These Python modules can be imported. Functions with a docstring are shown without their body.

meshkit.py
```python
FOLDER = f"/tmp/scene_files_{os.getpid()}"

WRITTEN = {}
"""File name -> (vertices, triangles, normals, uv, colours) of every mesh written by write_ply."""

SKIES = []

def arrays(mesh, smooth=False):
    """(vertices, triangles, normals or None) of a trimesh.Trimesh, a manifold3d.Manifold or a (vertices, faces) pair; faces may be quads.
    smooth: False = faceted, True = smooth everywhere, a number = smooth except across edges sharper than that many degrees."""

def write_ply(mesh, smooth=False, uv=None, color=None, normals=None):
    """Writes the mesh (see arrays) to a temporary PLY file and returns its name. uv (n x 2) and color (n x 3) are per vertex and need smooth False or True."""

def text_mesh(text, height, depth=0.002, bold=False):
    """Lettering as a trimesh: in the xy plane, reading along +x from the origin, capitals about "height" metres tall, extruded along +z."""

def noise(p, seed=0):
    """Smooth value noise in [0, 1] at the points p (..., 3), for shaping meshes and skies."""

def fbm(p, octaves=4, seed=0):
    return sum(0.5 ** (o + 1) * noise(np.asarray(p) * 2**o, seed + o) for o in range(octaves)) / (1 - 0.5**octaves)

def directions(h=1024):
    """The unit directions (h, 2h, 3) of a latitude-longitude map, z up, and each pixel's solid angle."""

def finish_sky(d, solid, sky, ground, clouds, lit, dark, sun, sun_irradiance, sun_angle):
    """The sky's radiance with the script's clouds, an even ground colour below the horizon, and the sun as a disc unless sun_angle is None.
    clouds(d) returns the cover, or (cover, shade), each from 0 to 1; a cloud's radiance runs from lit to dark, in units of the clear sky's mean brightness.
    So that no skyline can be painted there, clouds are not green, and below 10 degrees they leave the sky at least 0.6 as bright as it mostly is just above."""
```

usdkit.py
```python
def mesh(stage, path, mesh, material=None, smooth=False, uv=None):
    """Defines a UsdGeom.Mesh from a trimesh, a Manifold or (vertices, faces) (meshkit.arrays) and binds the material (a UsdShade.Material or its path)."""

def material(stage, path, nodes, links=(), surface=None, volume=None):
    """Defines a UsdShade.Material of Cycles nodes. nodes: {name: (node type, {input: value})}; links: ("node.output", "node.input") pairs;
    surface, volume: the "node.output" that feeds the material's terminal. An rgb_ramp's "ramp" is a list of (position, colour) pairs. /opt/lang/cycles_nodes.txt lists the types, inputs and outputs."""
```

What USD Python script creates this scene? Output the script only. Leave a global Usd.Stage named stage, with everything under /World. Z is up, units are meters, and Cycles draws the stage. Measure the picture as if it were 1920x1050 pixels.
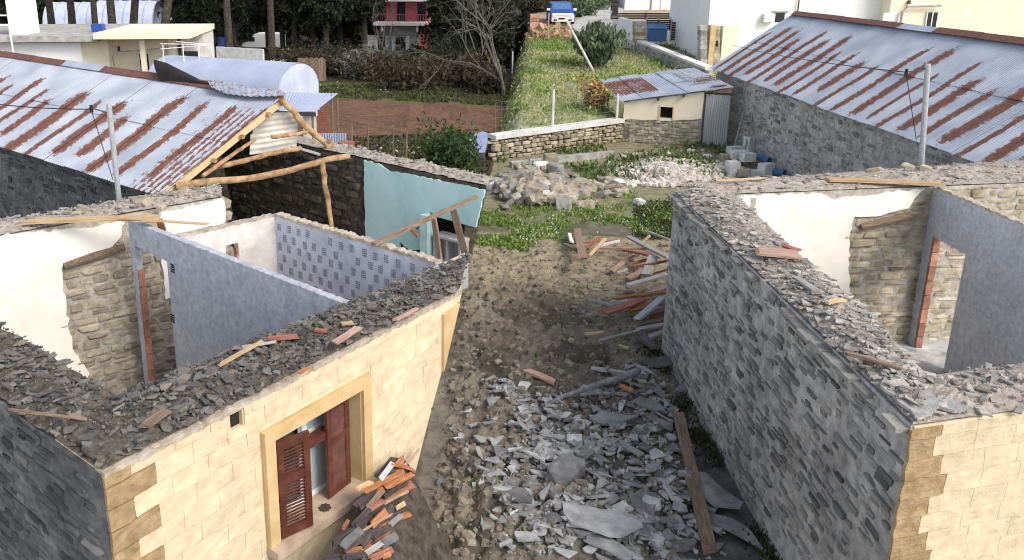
import math, random
import numpy as np
import trimesh
import shapely
from shapely.geometry import Polygon, Point, box as sbox
from scipy.spatial import ConvexHull
from pxr import Usd, UsdGeom, UsdLux, UsdShade, Sdf, Gf, Vt
import usdkit, meshkit

stage = Usd.Stage.CreateInMemory()
UsdGeom.SetStageUpAxis(stage, UsdGeom.Tokens.z)
UsdGeom.SetStageMetersPerUnit(stage, 1.0)
UsdGeom.Xform.Define(stage, '/World')
UsdGeom.Scope.Define(stage, '/World/Looks')

# ------------------------------------------------------------------ camera
CX, CY, F = 800., 350., 1500.          # principal point and focal length, in pixels of a 1920 x 1050 picture
HC = 7.1                               # eye height
PITCH = math.atan((CY + 60.) / F)
cp, sp = math.cos(PITCH), math.sin(PITCH)
cam = UsdGeom.Camera.Define(stage, '/World/camera')
cam.CreateFocalLengthAttr(F / 1920. * 36.)
cam.CreateHorizontalApertureAttr(36.)
cam.CreateVerticalApertureAttr(36. * 1050 / 1920)
cam.CreateHorizontalApertureOffsetAttr((960. - CX) / 1920. * 36.)
cam.CreateVerticalApertureOffsetAttr(-(525. - CY) / 1920. * 36.)
cam.CreateClippingRangeAttr(Gf.Vec2f(0.05, 2000.))
cam.CreateExposureAttr(0.9)
xc = UsdGeom.Xformable(cam)
xc.AddTranslateOp().Set(Gf.Vec3d(0, 0, HC))
xc.AddRotateXOp().Set(90. - math.degrees(PITCH))

# ------------------------------------------------------------------ sky and sun
SUN_AZ, SUN_EL = math.radians(128.), math.radians(44.)   # azimuth from +y towards +x
usdkit.material(stage, '/World/Looks/sky_light', {
    's': ('sky_texture', {'sky_type': 'single_scattering', 'sun_disc': False, 'sun_elevation': SUN_EL, 'sun_rotation': SUN_AZ, 'aerosol_density': 2.0}),
    'w': ('mix', {'mix_type': 'mix', 'fac': 0.62}),
    'b': ('rgb_to_bw', {}),
    'k': ('background_shader', {'strength': 0.15})},
    [('s.color', 'b.color'), ('s.color', 'w.color1'), ('b.val', 'w.color2'), ('w.color', 'k.color')], surface='k.background')
dome = UsdLux.DomeLight.Define(stage, '/World/sky')
UsdShade.MaterialBindingAPI.Apply(dome.GetPrim()).Bind(UsdShade.Material.Get(stage, '/World/Looks/sky_light'))
dome.GetPrim().SetCustomDataByKey('kind', 'structure')
sun = UsdLux.DistantLight.Define(stage, '/World/sun')
sun.CreateNormalizeAttr(True); sun.CreateIntensityAttr(0.26); sun.CreateAngleAttr(22.)
sun.CreateColorAttr(Gf.Vec3f(1.0, 0.88, 0.72))
sx_ = UsdGeom.Xformable(sun)
sx_.AddRotateZOp().Set(-math.degrees(SUN_AZ)); sx_.AddRotateXOp().Set(-(90. - math.degrees(SUN_EL)))

# ------------------------------------------------------------------ measuring: a sight line to a point of the place
def ray(u, v):
    a, b = (u - CX) / F, (CY - v) / F
    return np.array([a, cp + b * sp, -sp + b * cp])
def G(u, v, z=0.):
    r = ray(u, v); t = (z - HC) / r[2]
    return np.array([r[0] * t, r[1] * t, z])
def at(u, v, Y):
    r = ray(u, v); t = Y / r[1]
    return np.array([r[0] * t, Y, HC + r[2] * t])

# ------------------------------------------------------------------ helpers
_names = {}
def numbered(parent, name):
    k = (parent, name); n = _names.get(k, 0); _names[k] = n + 1
    return f'{parent}/{name}' if n == 0 else f'{parent}/{name}_{n:03d}'
def setdata(prim, label=None, cat=None, group=None, kind=None):
    for k, v in (('label', label), ('category', cat), ('group', group), ('kind', kind)):
        if v: prim.SetCustomDataByKey(k, v)
_loc = {'/World': np.zeros(3)}
_rot = {}
def thing(name, label, cat, loc=(0, 0, 0), group=None, kind=None):
    path = numbered('/World', name)
    x = UsdGeom.Xform.Define(stage, path); x.AddTranslateOp().Set(Gf.Vec3d(*map(float, loc)))
    setdata(x.GetPrim(), label, cat, group, kind); _loc[path] = np.array(loc, float)
    return path
def prim(parent, name, mesh, mat, label=None, cat=None, group=None, kind=None, loc=None, smooth=False, prims=None, world=True):
    """One Mesh prim; world=True: the vertices come in world coordinates."""
    v, f = (mesh.vertices, mesh.faces) if hasattr(mesh, 'faces') else mesh
    v = np.asarray(v, float)
    base = _loc[parent]
    path = numbered(parent, name)
    off = np.zeros(3) if loc is None else np.array(loc, float) - base
    if world: v = v - base - off
    m = usdkit.mesh(stage, path, (v, np.asarray(f, int)), '/World/Looks/' + mat, smooth=smooth)
    pc = None
    if isinstance(mesh, MB) and len(mesh.v) > 1: pc = np.concatenate([np.full(len(a), x) for a, x in zip(mesh.v, np.random.default_rng(len(v)).random(len(mesh.v)))])
    elif isinstance(mesh, tuple) and len(f) * 2 == len(v): pc = np.repeat(np.random.default_rng(len(v)).random(len(v) // 4 + 1), 4)[:len(v)]
    if pc is not None: prims = {**(prims or {}), 'piece': pc}
    if loc is not None: UsdGeom.Xformable(m).AddTranslateOp().Set(Gf.Vec3d(*map(float, off)))
    _loc[path] = base + off
    if prims:
        for k, a in prims.items():
            a = np.asarray(a, np.float32)
            t = Sdf.ValueTypeNames.Color3fArray if a.ndim == 2 else Sdf.ValueTypeNames.FloatArray
            pv = UsdGeom.PrimvarsAPI(m).CreatePrimvar(k, t, 'vertex')
            pv.Set(Vt.Vec3fArray.FromNumpy(a) if a.ndim == 2 else Vt.FloatArray.FromNumpy(a))
    setdata(m.GetPrim(), label, cat, group, kind)
    return path
def world_thing(name, mesh, mat, label, cat, group=None, kind=None, loc=None, **k):
    """A thing that is one mesh."""
    if loc is None:
        v = mesh.vertices if hasattr(mesh, 'faces') else mesh[0]
        v = np.asarray(v); c = (v.min(0) + v.max(0)) / 2; loc = (c[0], c[1], v[:, 2].min())
    return prim('/World', name, mesh, mat, label, cat, group, kind, loc, **k)
def dup(src, name, loc, rotz, scale, label, cat=None, group=None):
    path = numbered('/World', name)
    x = UsdGeom.Xform.Define(stage, path)
    x.AddTranslateOp().Set(Gf.Vec3d(*map(float, loc))); x.AddRotateZOp().Set(math.degrees(rotz))
    x.AddScaleOp().Set(Gf.Vec3f(*([scale] * 3 if np.isscalar(scale) else scale)))
    x.GetPrim().GetReferences().AddInternalReference(src); x.GetPrim().SetInstanceable(True)
    setdata(x.GetPrim(), label, cat, group)
    return path

class MB:
    def __init__(s): s.v = []; s.f = []; s.n = 0
    def add(s, v, f):
        v = np.asarray(v, float); f = np.asarray(f, int)
        if f.shape[1] == 4: f = np.vstack([f[:, [0, 1, 2]], f[:, [0, 2, 3]]])
        s.v.append(v); s.f.append(f + s.n); s.n += len(v); return s
    def tm(s, m): return s.add(m.vertices, m.faces)
    def box(s, c, size, ex=(1, 0, 0), ey=(0, 1, 0), ez=(0, 0, 1)):
        h = np.array(size, float) / 2
        q = np.array([[i, j, k] for i in (-1, 1) for j in (-1, 1) for k in (-1, 1)]) * h
        v = np.array(c, float) + q[:, :1] * np.array(ex) + q[:, 1:2] * np.array(ey) + q[:, 2:] * np.array(ez)
        return s.add(v, [[0, 1, 3, 2], [4, 6, 7, 5], [0, 4, 5, 1], [2, 3, 7, 6], [0, 2, 6, 4], [1, 5, 7, 3]])
    def tube(s, pts, r, n=8, caps=True):
        pts = np.array(pts, float); r = np.broadcast_to(np.asarray(r, float), (len(pts),))
        rings = []
        for i, p in enumerate(pts):
            d = pts[min(i + 1, len(pts) - 1)] - pts[max(i - 1, 0)]; d = d / (np.linalg.norm(d) + 1e-12)
            a = np.cross(d, [0, 0, 1.]) if abs(d[2]) < .9 else np.cross(d, [1., 0, 0]); a /= np.linalg.norm(a); b = np.cross(d, a)
            t = np.arange(n) / n * 2 * math.pi
            rings.append(p + r[i] * (np.cos(t)[:, None] * a + np.sin(t)[:, None] * b))
        v = np.vstack(rings); f = []
        for i in range(len(pts) - 1):
            for j in range(n):
                k = (j + 1) % n; f.append([i * n + j, i * n + k, (i + 1) * n + k, (i + 1) * n + j])
        s.add(v, f)
        if caps and n > 2:
            for o in (0, (len(pts) - 1) * n): s.add(v[o:o + n], [[0, j, j + 1] for j in range(1, n - 1)])
        return s
    def grid(s, P):
        P = np.asarray(P, float); a, b = P.shape[:2]
        i = np.arange(a * b).reshape(a, b)
        return s.add(P.reshape(-1, 3), np.stack([i[:-1, :-1], i[1:, :-1], i[1:, 1:], i[:-1, 1:]], -1).reshape(-1, 4))
    @property
    def vertices(s): return np.vstack(s.v)
    @property
    def faces(s): return np.vstack(s.f)

class Fr:
    """An upright plane from a to b (plan points); n points to the side that is looked at; z0 is its foot."""
    def __init__(s, a, b, towards=(0, 0), z0=0.):
        s.a = np.array([a[0], a[1], z0], float); d = np.array([b[0] - a[0], b[1] - a[1], 0.]); s.L = np.linalg.norm(d); s.x = d / s.L
        s.z = np.array([0, 0, 1.]); n = np.array([s.x[1], -s.x[0], 0]); t = np.array([towards[0] - a[0], towards[1] - a[1], 0])
        s.n = n if n @ t > 0 else -n
    def p(s, u, z, d=0.): return s.a + np.multiply.outer(u, s.x) + np.multiply.outer(z, s.z) + np.multiply.outer(d, s.n)
    def hit(s, u, v):
        r = ray(u, v); o = np.array([0, 0, HC]); t = ((s.a - o) @ s.n) / (r @ s.n); q = o + t * r - s.a
        return float(q @ s.x), float(q[2])
    def map(s, V):
        V = np.asarray(V, float); return s.a + V[:, :1] * s.x + V[:, 1:2] * s.z + V[:, 2:3] * s.n
    def ext(s, poly, d0, d1, mb=None, shift=None):
        """The polygon (along, up) as a solid from depth d0 to d1."""
        mb = mb or MB()
        for g in getattr(poly, 'geoms', [poly]):
            if g.is_empty or g.area < 1e-5: continue
            m = trimesh.creation.extrude_polygon(g, d1 - d0, engine='earcut'); V = m.vertices.copy(); V[:, 2] += d0
            if shift: V = shift(V)
            f = m.faces
            mb.add(s.map(V), f[:, ::-1] if np.cross(s.x, s.z) @ s.n < 0 else f)
        return mb

def ragged(pts, amp, step, seed, close=True):
    r = np.random.default_rng(seed); out = []
    P = list(map(np.array, pts)); n = len(P)
    for i in range(n if close else n - 1):
        a, b = P[i], P[(i + 1) % n]; L = np.linalg.norm(b - a); k = max(1, int(L / step))
        for j in range(k): out.append(a + (b - a) * j / k + (r.normal(0, amp, 2) if j else r.normal(0, amp * .3, 2)))
    return Polygon(out).buffer(0)

# unit stones, shards, clods
def hullmesh(p):
    h = ConvexHull(p); idx = np.unique(h.simplices); mp = -np.ones(len(p), int); mp[idx] = np.arange(len(idx)); f = mp[h.simplices].copy(); v = p[idx]
    c = v.mean(0)
    for i, t in enumerate(f):
        if np.cross(v[t[1]] - v[t[0]], v[t[2]] - v[t[0]]) @ (v[t].mean(0) - c) < 0: f[i] = t[::-1]
    return v, f
rg = np.random.default_rng(7)
STONES = []
for i in range(18):
    k, pts = rg.uniform(.6, .86), []
    for c in np.array(np.meshgrid([-.5, .5], [-.5, .5], [-.5, .5])).reshape(3, -1).T:
        c2 = c * rg.uniform(.8, 1.05, 3)
        for a in range(3):
            q = c2 * k; q[a] = c2[a]; pts.append(q + rg.normal(0, .025, 3))
    STONES.append(hullmesh(np.array(pts)))
FLAT = []
for i in range(18):
    k, pts = rg.uniform(.82, .95), []
    for c in np.array(np.meshgrid([-.5, .5], [-.5, .5], [-.5, .5])).reshape(3, -1).T:
        c2 = c * rg.uniform(.68, 1.08, 3)
        for a in range(3):
            q = c2 * k; q[a] = c2[a]; pts.append(q + rg.normal(0, .04, 3))
    FLAT.append(hullmesh(np.array(pts)))
SHARDS = []
for i in range(20):
    n = rg.integers(4, 8); t = np.sort(rg.uniform(0, 2 * math.pi, n)) + rg.uniform(0, .3); rr = rg.uniform(.3, .55, n)
    o = np.stack([np.cos(t) * rr, np.sin(t) * rr * rg.uniform(.5, 1)], 1)
    pts = np.vstack([np.c_[o, np.full(n, .5) + rg.normal(0, .12, n)], np.c_[o * rg.uniform(.9, 1.06, (n, 1)), np.full(n, -.5)]])
    STONE = hullmesh(pts); SHARDS.append(STONE)
def rotm(rng, tilt):
    a = rng.uniform(0, 2 * math.pi); t = rng.normal(0, tilt); b = rng.uniform(0, 2 * math.pi)
    return trimesh.transformations.rotation_matrix(t, [math.cos(b), math.sin(b), 0])[:3, :3] @ trimesh.transformations.rotation_matrix(a, [0, 0, 1])[:3, :3]
def shard(rng, size, thick, tilt=.25):
    v, f = SHARDS[rng.integers(len(SHARDS))]
    return (v * [size, size, thick]) @ rotm(rng, tilt).T, f
def rock(rng, size, flat=.7, tilt=.5):
    v, f = STONES[rng.integers(len(STONES))]
    return (v * np.array([size, size * rng.uniform(.6, 1), size * flat])) @ rotm(rng, tilt).T, f

# ------------------------------------------------------------------ materials
def mat(name, cols, scale=4., detail=6., rough=.85, bump=.35, bscale=45., bdist=.01, island=0., rand=0., spec=.25, metal=0., coord='pos', stretch=None, distortion=0., island_mix=None, mottle=0., mscale=1.2, extra=None):
    n = {'pa': ('attribute', {'attribute': 'piece'}), 'ps': ('math', {'math_type': 'add'}), 'pf': ('math', {'math_type': 'fraction'}), 'g': ('geometry', {}), 'oi': ('object_info', {}), 'tc': ('texture_coordinate', {}),
         'n': ('noise_texture', {'scale': scale, 'detail': detail, 'roughness': .6, 'distortion': distortion}),
         'r': ('rgb_ramp', {'ramp': cols}), 'p': ('principled_bsdf', {'roughness': rough, 'specular_ior_level': spec, 'metallic': metal}),
         'bn': ('noise_texture', {'scale': bscale, 'detail': 5., 'roughness': .65}), 'b': ('bump', {'strength': bump, 'distance': bdist})}
    src = 'g.position' if coord == 'pos' else 'tc.object'
    l = [('pa.fac', 'ps.value1'), ('oi.random', 'ps.value2'), ('ps.value', 'pf.value1')]
    if stretch is not None:
        n['mp'] = ('mapping', {'mapping_type': 'point', 'scale': stretch}); l.append((src, 'mp.vector')); src = 'mp.vector'
    l += [(src, 'n.vector'), (src, 'bn.vector'), ('n.fac', 'r.fac'), ('bn.fac', 'b.height'), ('b.normal', 'p.normal')]
    out = 'r.color'
    if island_mix:       # pieces of one mesh or one kind: colours picked per piece
        n['im'] = ('rgb_ramp', {'ramp': island_mix, 'interpolate': True}); n['mx'] = ('mix', {'mix_type': 'mix', 'fac': .65})
        l += [('pf.value', 'im.fac'), (out, 'mx.color1'), ('im.color', 'mx.color2')]; out = 'mx.color'
    if island:
        n['iv'] = ('map_range', {'from_min': 0., 'from_max': 1., 'to_min': 1 - island, 'to_max': 1 + island}); n['ih'] = ('hsv', {})
        l += [('pf.value', 'iv.value'), ('iv.result', 'ih.value'), (out, 'ih.color')]; out = 'ih.color'
    if rand:
        n['rv'] = ('map_range', {'from_min': 0., 'from_max': 1., 'to_min': 1 - rand, 'to_max': 1 + rand}); n['rh'] = ('hsv', {})
        l += [('oi.random', 'rv.value'), ('rv.result', 'rh.value'), (out, 'rh.color')]; out = 'rh.color'
    if mottle:
        n['mn'] = ('noise_texture', {'scale': mscale, 'detail': 7., 'roughness': .65}); n['mv'] = ('map_range', {'from_min': .3, 'from_max': .7, 'to_min': 1 - mottle, 'to_max': 1 + mottle, 'clamp': True}); n['mh'] = ('hsv', {})
        l += [('g.position', 'mn.vector'), ('mn.fac', 'mv.value'), ('mv.result', 'mh.value'), (out, 'mh.color')]; out = 'mh.color'
    l.append((out, 'p.base_color'))
    usdkit.material(stage, '/World/Looks/' + name, n, l, surface='p.BSDF')
def R(*c): return [(.32 + .36 * i / (len(c) - 1), x) for i, x in enumerate(c)]
def RU(*c): return [(i / (len(c) - 1), x) for i, x in enumerate(c)]
def grey(*g): return [(x, x * .99, x * .97) for x in g]
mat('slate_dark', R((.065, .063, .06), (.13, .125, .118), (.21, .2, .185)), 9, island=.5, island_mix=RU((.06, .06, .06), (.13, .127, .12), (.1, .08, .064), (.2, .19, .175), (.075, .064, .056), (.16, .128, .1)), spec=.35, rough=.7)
mat('slate_light', R((.19, .172, .155), (.3, .277, .25), (.41, .383, .35)), 9, island=.45, spec=.35, rough=.7)
mat('slate_yard', R((.19, .195, .205), (.285, .288, .29), (.38, .38, .375)), 6, island=.4, rand=.3, spec=.35, rough=.65)
mat('slate_shade', R((.12, .12, .125), (.18, .18, .185), (.25, .25, .25)), 6, rand=.35, rough=.7)
mat('rubble_bed_dark', R((.055, .046, .037), (.11, .093, .076), (.18, .156, .13)), 14, bump=.9, bscale=30, bdist=.03)
mat('rubble_bed_light', R((.24, .2, .17), (.38, .33, .285), (.5, .45, .4)), 11, bump=.9, bscale=30, bdist=.03)
mat('mortar_grey', R((.23, .226, .217), (.37, .362, .345), (.49, .478, .452)), 7, bump=.8, bscale=26, bdist=.02, mottle=.35, mscale=.9)
mat('mortar_underexposed', R((.08, .081, .084), (.14, .14, .14), (.21, .207, .2)), 7, bump=.8, bscale=26, bdist=.02, mottle=.45, mscale=.8)  # darker copy of the grey mortar; left side's lower exposure put into the colour
STONE_MIX = RU((.17, .166, .158), (.28, .272, .255), (.34, .33, .305), (.22, .215, .205), (.33, .322, .3), (.38, .37, .34), (.3, .275, .22), (.2, .196, .19), (.34, .33, .31))
STONE_UNDEREXPOSED = RU((.05, .052, .056), (.1, .1, .1), (.15, .148, .14), (.075, .076, .08), (.17, .165, .15))  # stone tones lowered for the dimmer exposure of the left side
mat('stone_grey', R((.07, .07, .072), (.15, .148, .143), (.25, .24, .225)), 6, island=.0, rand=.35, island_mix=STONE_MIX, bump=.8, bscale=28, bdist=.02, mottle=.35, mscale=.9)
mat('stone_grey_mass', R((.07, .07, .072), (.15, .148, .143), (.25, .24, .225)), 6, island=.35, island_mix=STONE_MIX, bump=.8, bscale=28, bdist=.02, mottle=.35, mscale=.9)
mat('stone_underexposed', R((.06, .06, .062), (.11, .11, .108), (.17, .165, .155)), 9, detail=9, rand=.3, island_mix=STONE_UNDEREXPOSED, bump=.9, bscale=34, bdist=.02, mottle=.4, mscale=1.6)  # darker copy of the grey stone; left side's lower exposure put into the colour
mat('stone_underexposed_mass', R((.06, .06, .062), (.11, .11, .108), (.17, .165, .155)), 9, detail=9, island=.3, island_mix=STONE_UNDEREXPOSED, bump=.9, bscale=34, bdist=.02, mottle=.4, mscale=1.6)
mat('stone_far', R((.19, .185, .17), (.3, .29, .265), (.4, .385, .35)), 5, rand=.35, bump=.7, bscale=18, bdist=.02, mottle=.3, mscale=.6)
mat('stone_far_mass', R((.19, .185, .17), (.3, .29, .265), (.4, .385, .35)), 5, island=.4, bump=.7, bscale=18, bdist=.02, mottle=.3, mscale=.6)
mat('stone_tan', R((.2, .165, .12), (.33, .285, .22), (.45, .4, .32)), 5, rand=.3, bump=.7, bscale=25, bdist=.02)
mat('stone_drywall', R((.21, .175, .115), (.36, .31, .22), (.48, .43, .34)), 4, rand=.35, bump=.7, bscale=16, bdist=.02)
mat('stone_brown', R((.045, .037, .03), (.1, .083, .066), (.17, .14, .11)), 5, rand=.4, bump=.7, bscale=22, bdist=.02)
mat('mortar_tan', R((.25, .22, .18), (.38, .35, .3), (.5, .47, .42)), 8, bump=.8, bscale=26, bdist=.02)
mat('earth_joint', R((.03, .025, .02), (.07, .058, .045), (.12, .1, .08)), 9, bump=.8, bscale=26, bdist=.02)
mat('plaster_cream', R((.78, .75, .66), (.84, .82, .74), (.86, .845, .78)), 1.6, bump=.12, bscale=18, bdist=.006, mottle=.05, mscale=.8)
mat('plaster_white', R((.7, .69, .67), (.82, .81, .8), (.86, .86, .86)), 2.5, bump=.15, bscale=18, bdist=.006, mottle=.08)
mat('plaster_blue', R((.3, .318, .36), (.385, .408, .455), (.47, .49, .53)), 11, detail=10, bump=.6, bscale=40, bdist=.01, mottle=.12, mscale=2.6)
mat('plaster_lilac', R((.38, .38, .44), (.47, .475, .54), (.55, .555, .6)), 2.2, detail=8, bump=.3, bscale=22, bdist=.006, mottle=.14, mscale=2.)
mat('plaster_pale', R((.5, .47, .44), (.63, .6, .57), (.72, .7, .67)), 2.6, detail=8, bump=.35, bscale=22, bdist=.008, mottle=.15, mscale=2.)
mat('plaster_teal', R((.36, .56, .55), (.445, .64, .625), (.5, .68, .665)), 1.8, detail=8, bump=.12, bscale=18, bdist=.005, mottle=.08)
mat('broken_edge', R((.28, .23, .17), (.42, .36, .29), (.54, .48, .41)), 8, bump=.8, bscale=30, bdist=.02)
mat('facade_block', R((.56, .455, .305), (.635, .525, .36), (.69, .58, .41)), 7, detail=8, rand=.05, bump=.7, bscale=16, bdist=.02, mottle=.11, mscale=.9)
mat('facade_joint', R((.5, .395, .26), (.62, .505, .34), (.69, .575, .405)), 6, bump=.5, bscale=25, bdist=.01)
mat('quoin', R((.25, .175, .085), (.35, .25, .135), (.44, .33, .195)), 7, rand=.08, bump=.9, bscale=18, bdist=.025)
mat('yellow_trim', R((.46, .32, .15), (.54, .39, .2), (.6, .45, .26)), 3, bump=.15, bscale=20, bdist=.005, mottle=.06)
mat('shutter_paint', R((.055, .017, .011), (.085, .026, .016), (.12, .042, .027)), 8, rough=.45, bump=.1, spec=.4)
mat('hole_shade_and_marks', R((.015, .013, .012), (.03, .026, .022)), 6)  # near-black: shade inside openings put into the colour; also dark marks and prints
mat('iron', R((.05, .045, .04), (.12, .09, .07)), 20, rough=.6, metal=.4)
mat('galvanised', R((.36, .38, .4), (.48, .5, .52)), 12, rough=.5, metal=.35, bump=.05)
mat('white_metal', R((.66, .66, .66), (.78, .78, .77)), 6, rough=.45, bump=.05)
mat('black_plastic', R((.01, .01, .011), (.02, .02, .021)), 6, rough=.5, bump=.05)
mat('white_paint', R((.78, .77, .75), (.85, .84, .82)), 1.5, bump=.08, rough=.8)
mat('cream_paint', R((.74, .66, .5), (.82, .74, .58)), 1.5, bump=.08, rough=.8)
mat('concrete', R((.24, .235, .225), (.36, .35, .335), (.47, .46, .44)), 3, bump=.5, bscale=25, mottle=.15)
mat('concrete_pale', R((.5, .49, .47), (.63, .62, .6), (.72, .71, .69)), 3, bump=.4, bscale=20, mottle=.1)
mat('floor_concrete', R((.2, .2, .2), (.36, .36, .36), (.5, .5, .49)), 2.6, bump=.5, bscale=20, mottle=.3, mscale=1.5)
mat('brick_red', R((.27, .12, .085), (.37, .18, .13), (.46, .26, .2)), 7, rand=.25, bump=.5)
mat('brick_orange', R((.34, .18, .11), (.46, .27, .18), (.55, .36, .26)), 7, rand=.25, bump=.5)
mat('pink_plaster', R((.4, .09, .11), (.5, .13, .15), (.55, .18, .2)), 3, bump=.1)
mat('glass_dark', R((.015, .02, .025), (.03, .035, .04)), 3, rough=.08, bump=0., spec=.6)
mat('curtain_grey', R((.3, .34, .38), (.4, .43, .46)), 3, stretch=(18., 18., 1.), bump=.2)
def woodmat(name, cols, rand=.25):
    mat(name, cols, 3.2, detail=7, coord='obj', stretch=(1.2, 14., 14.), rand=rand, bump=.5, bscale=8, bdist=.008, rough=.75)
woodmat('wood_fresh', R((.42, .27, .14), (.56, .39, .22), (.68, .52, .34)))
woodmat('wood_orange', R((.25, .095, .04), (.4, .17, .075), (.5, .25, .125)))
woodmat('wood_pink', R((.25, .145, .11), (.37, .235, .185), (.48, .34, .28)))
woodmat('wood_red', R((.17, .062, .042), (.29, .115, .08), (.38, .17, .125)))
woodmat('wood_brown', R((.12, .08, .055), (.2, .14, .1), (.29, .22, .165)))
woodmat('wood_grey', R((.24, .23, .22), (.35, .34, .33), (.46, .45, .44)))
woodmat('wood_bluegrey', R((.27, .31, .35), (.38, .42, .46), (.47, .51, .55)))
woodmat('wood_dark', R((.035, .03, .032), (.075, .06, .06), (.12, .1, .095)))
mat('log_bark', R((.2, .11, .055), (.38, .24, .13), (.52, .37, .22)), 6, detail=7, bump=.6, bscale=18, bdist=.012)
mat('log_grey', R((.1, .1, .115), (.2, .2, .22), (.32, .32, .34)), 7, detail=7, bump=.5, bscale=24, bdist=.008, rough=.55)
mat('trunk_bark', R((.028, .022, .018), (.06, .048, .04), (.1, .085, .07)), 5, bump=.9, bscale=10, bdist=.04)
mat('bare_branch', R((.07, .06, .05), (.13, .118, .1), (.2, .18, .16)), 4, bump=.4)
mat('blue_plastic', R((.06, .14, .3), (.09, .19, .38)), 4, rough=.4, bump=.05)
mat('blue_car', R((.02, .055, .26), (.03, .075, .32)), 3, rough=.3, bump=0., spec=.5)
mat('tarp_blue', R((.2, .24, .38), (.3, .35, .5)), 3, rough=.5, bump=.3, bscale=6)
mat('greenhouse_film', R((.42, .47, .62), (.56, .6, .72)), 1.2, rough=.45, bump=.25, bscale=3)
mat('zinc_new', R((.36, .41, .55), (.44, .49, .62)), .9, rough=.5, bump=.03, metal=.15, mottle=.05)
mat('zinc_pale', R((.5, .47, .41), (.66, .63, .57), (.73, .71, .66)), 2.5, rough=.55, bump=.1, metal=.1, mottle=.12)
mat('fence_slat', R((.035, .03, .032), (.06, .052, .052)), 5, rough=.6, bump=.1)
mat('weed', R((.05, .08, .022), (.095, .14, .04), (.15, .2, .06)), 3, island=.45, rough=.7, bump=0.)
mat('grass_bright', R((.1, .17, .035), (.17, .255, .055), (.26, .33, .1)), 1.3, island=.4, rough=.7, bump=0.)
mat('grass_dry', R((.2, .21, .09), (.31, .31, .15), (.42, .4, .22)), .35, island=.45, rough=.75, bump=0.)
mat('white_flower', R((.6, .6, .58), (.72, .72, .7)), 3, island=.1, bump=0.)
def leafmat(name, cols, sc=1.5):
    mat(name + '_solid', cols, sc, island=.5, bump=0., rough=.65)
    usdkit.material(stage, '/World/Looks/' + name, {'g': ('geometry', {}), 'n': ('noise_texture', {'scale': sc, 'detail': 4.}), 'r': ('rgb_ramp', {'ramp': cols}),
        'iv': ('map_range', {'from_min': 0., 'from_max': 1., 'to_min': .5, 'to_max': 1.5}), 'h': ('hsv', {}), 'p': ('principled_bsdf', {'roughness': .6, 'specular_ior_level': .2}),
        'pa': ('attribute', {'attribute': 'piece'}), 't': ('translucent_bsdf', {}), 'm': ('mix_closure', {'fac': .2})},
        [('g.position', 'n.vector'), ('n.fac', 'r.fac'), ('pa.fac', 'iv.value'), ('iv.result', 'h.value'), ('r.color', 'h.color'), ('h.color', 'p.base_color'), ('h.color', 't.color'), ('p.BSDF', 'm.closure1'), ('t.BSDF', 'm.closure2')], surface='m.closure')
leafmat('leaf_conifer', R((.012, .016, .009), (.024, .03, .016), (.045, .05, .026)))
leafmat('leaf_shrub', R((.018, .035, .012), (.04, .07, .022), (.07, .11, .035)))
leafmat('leaf_bush', R((.07, .1, .055), (.12, .155, .09), (.18, .21, .13)))
leafmat('leaf_scrub', R((.03, .026, .015), (.06, .05, .03), (.1, .085, .05)))
leafmat('leaf_rust', R((.3, .17, .06), (.46, .29, .12), (.58, .42, .22)))
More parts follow.
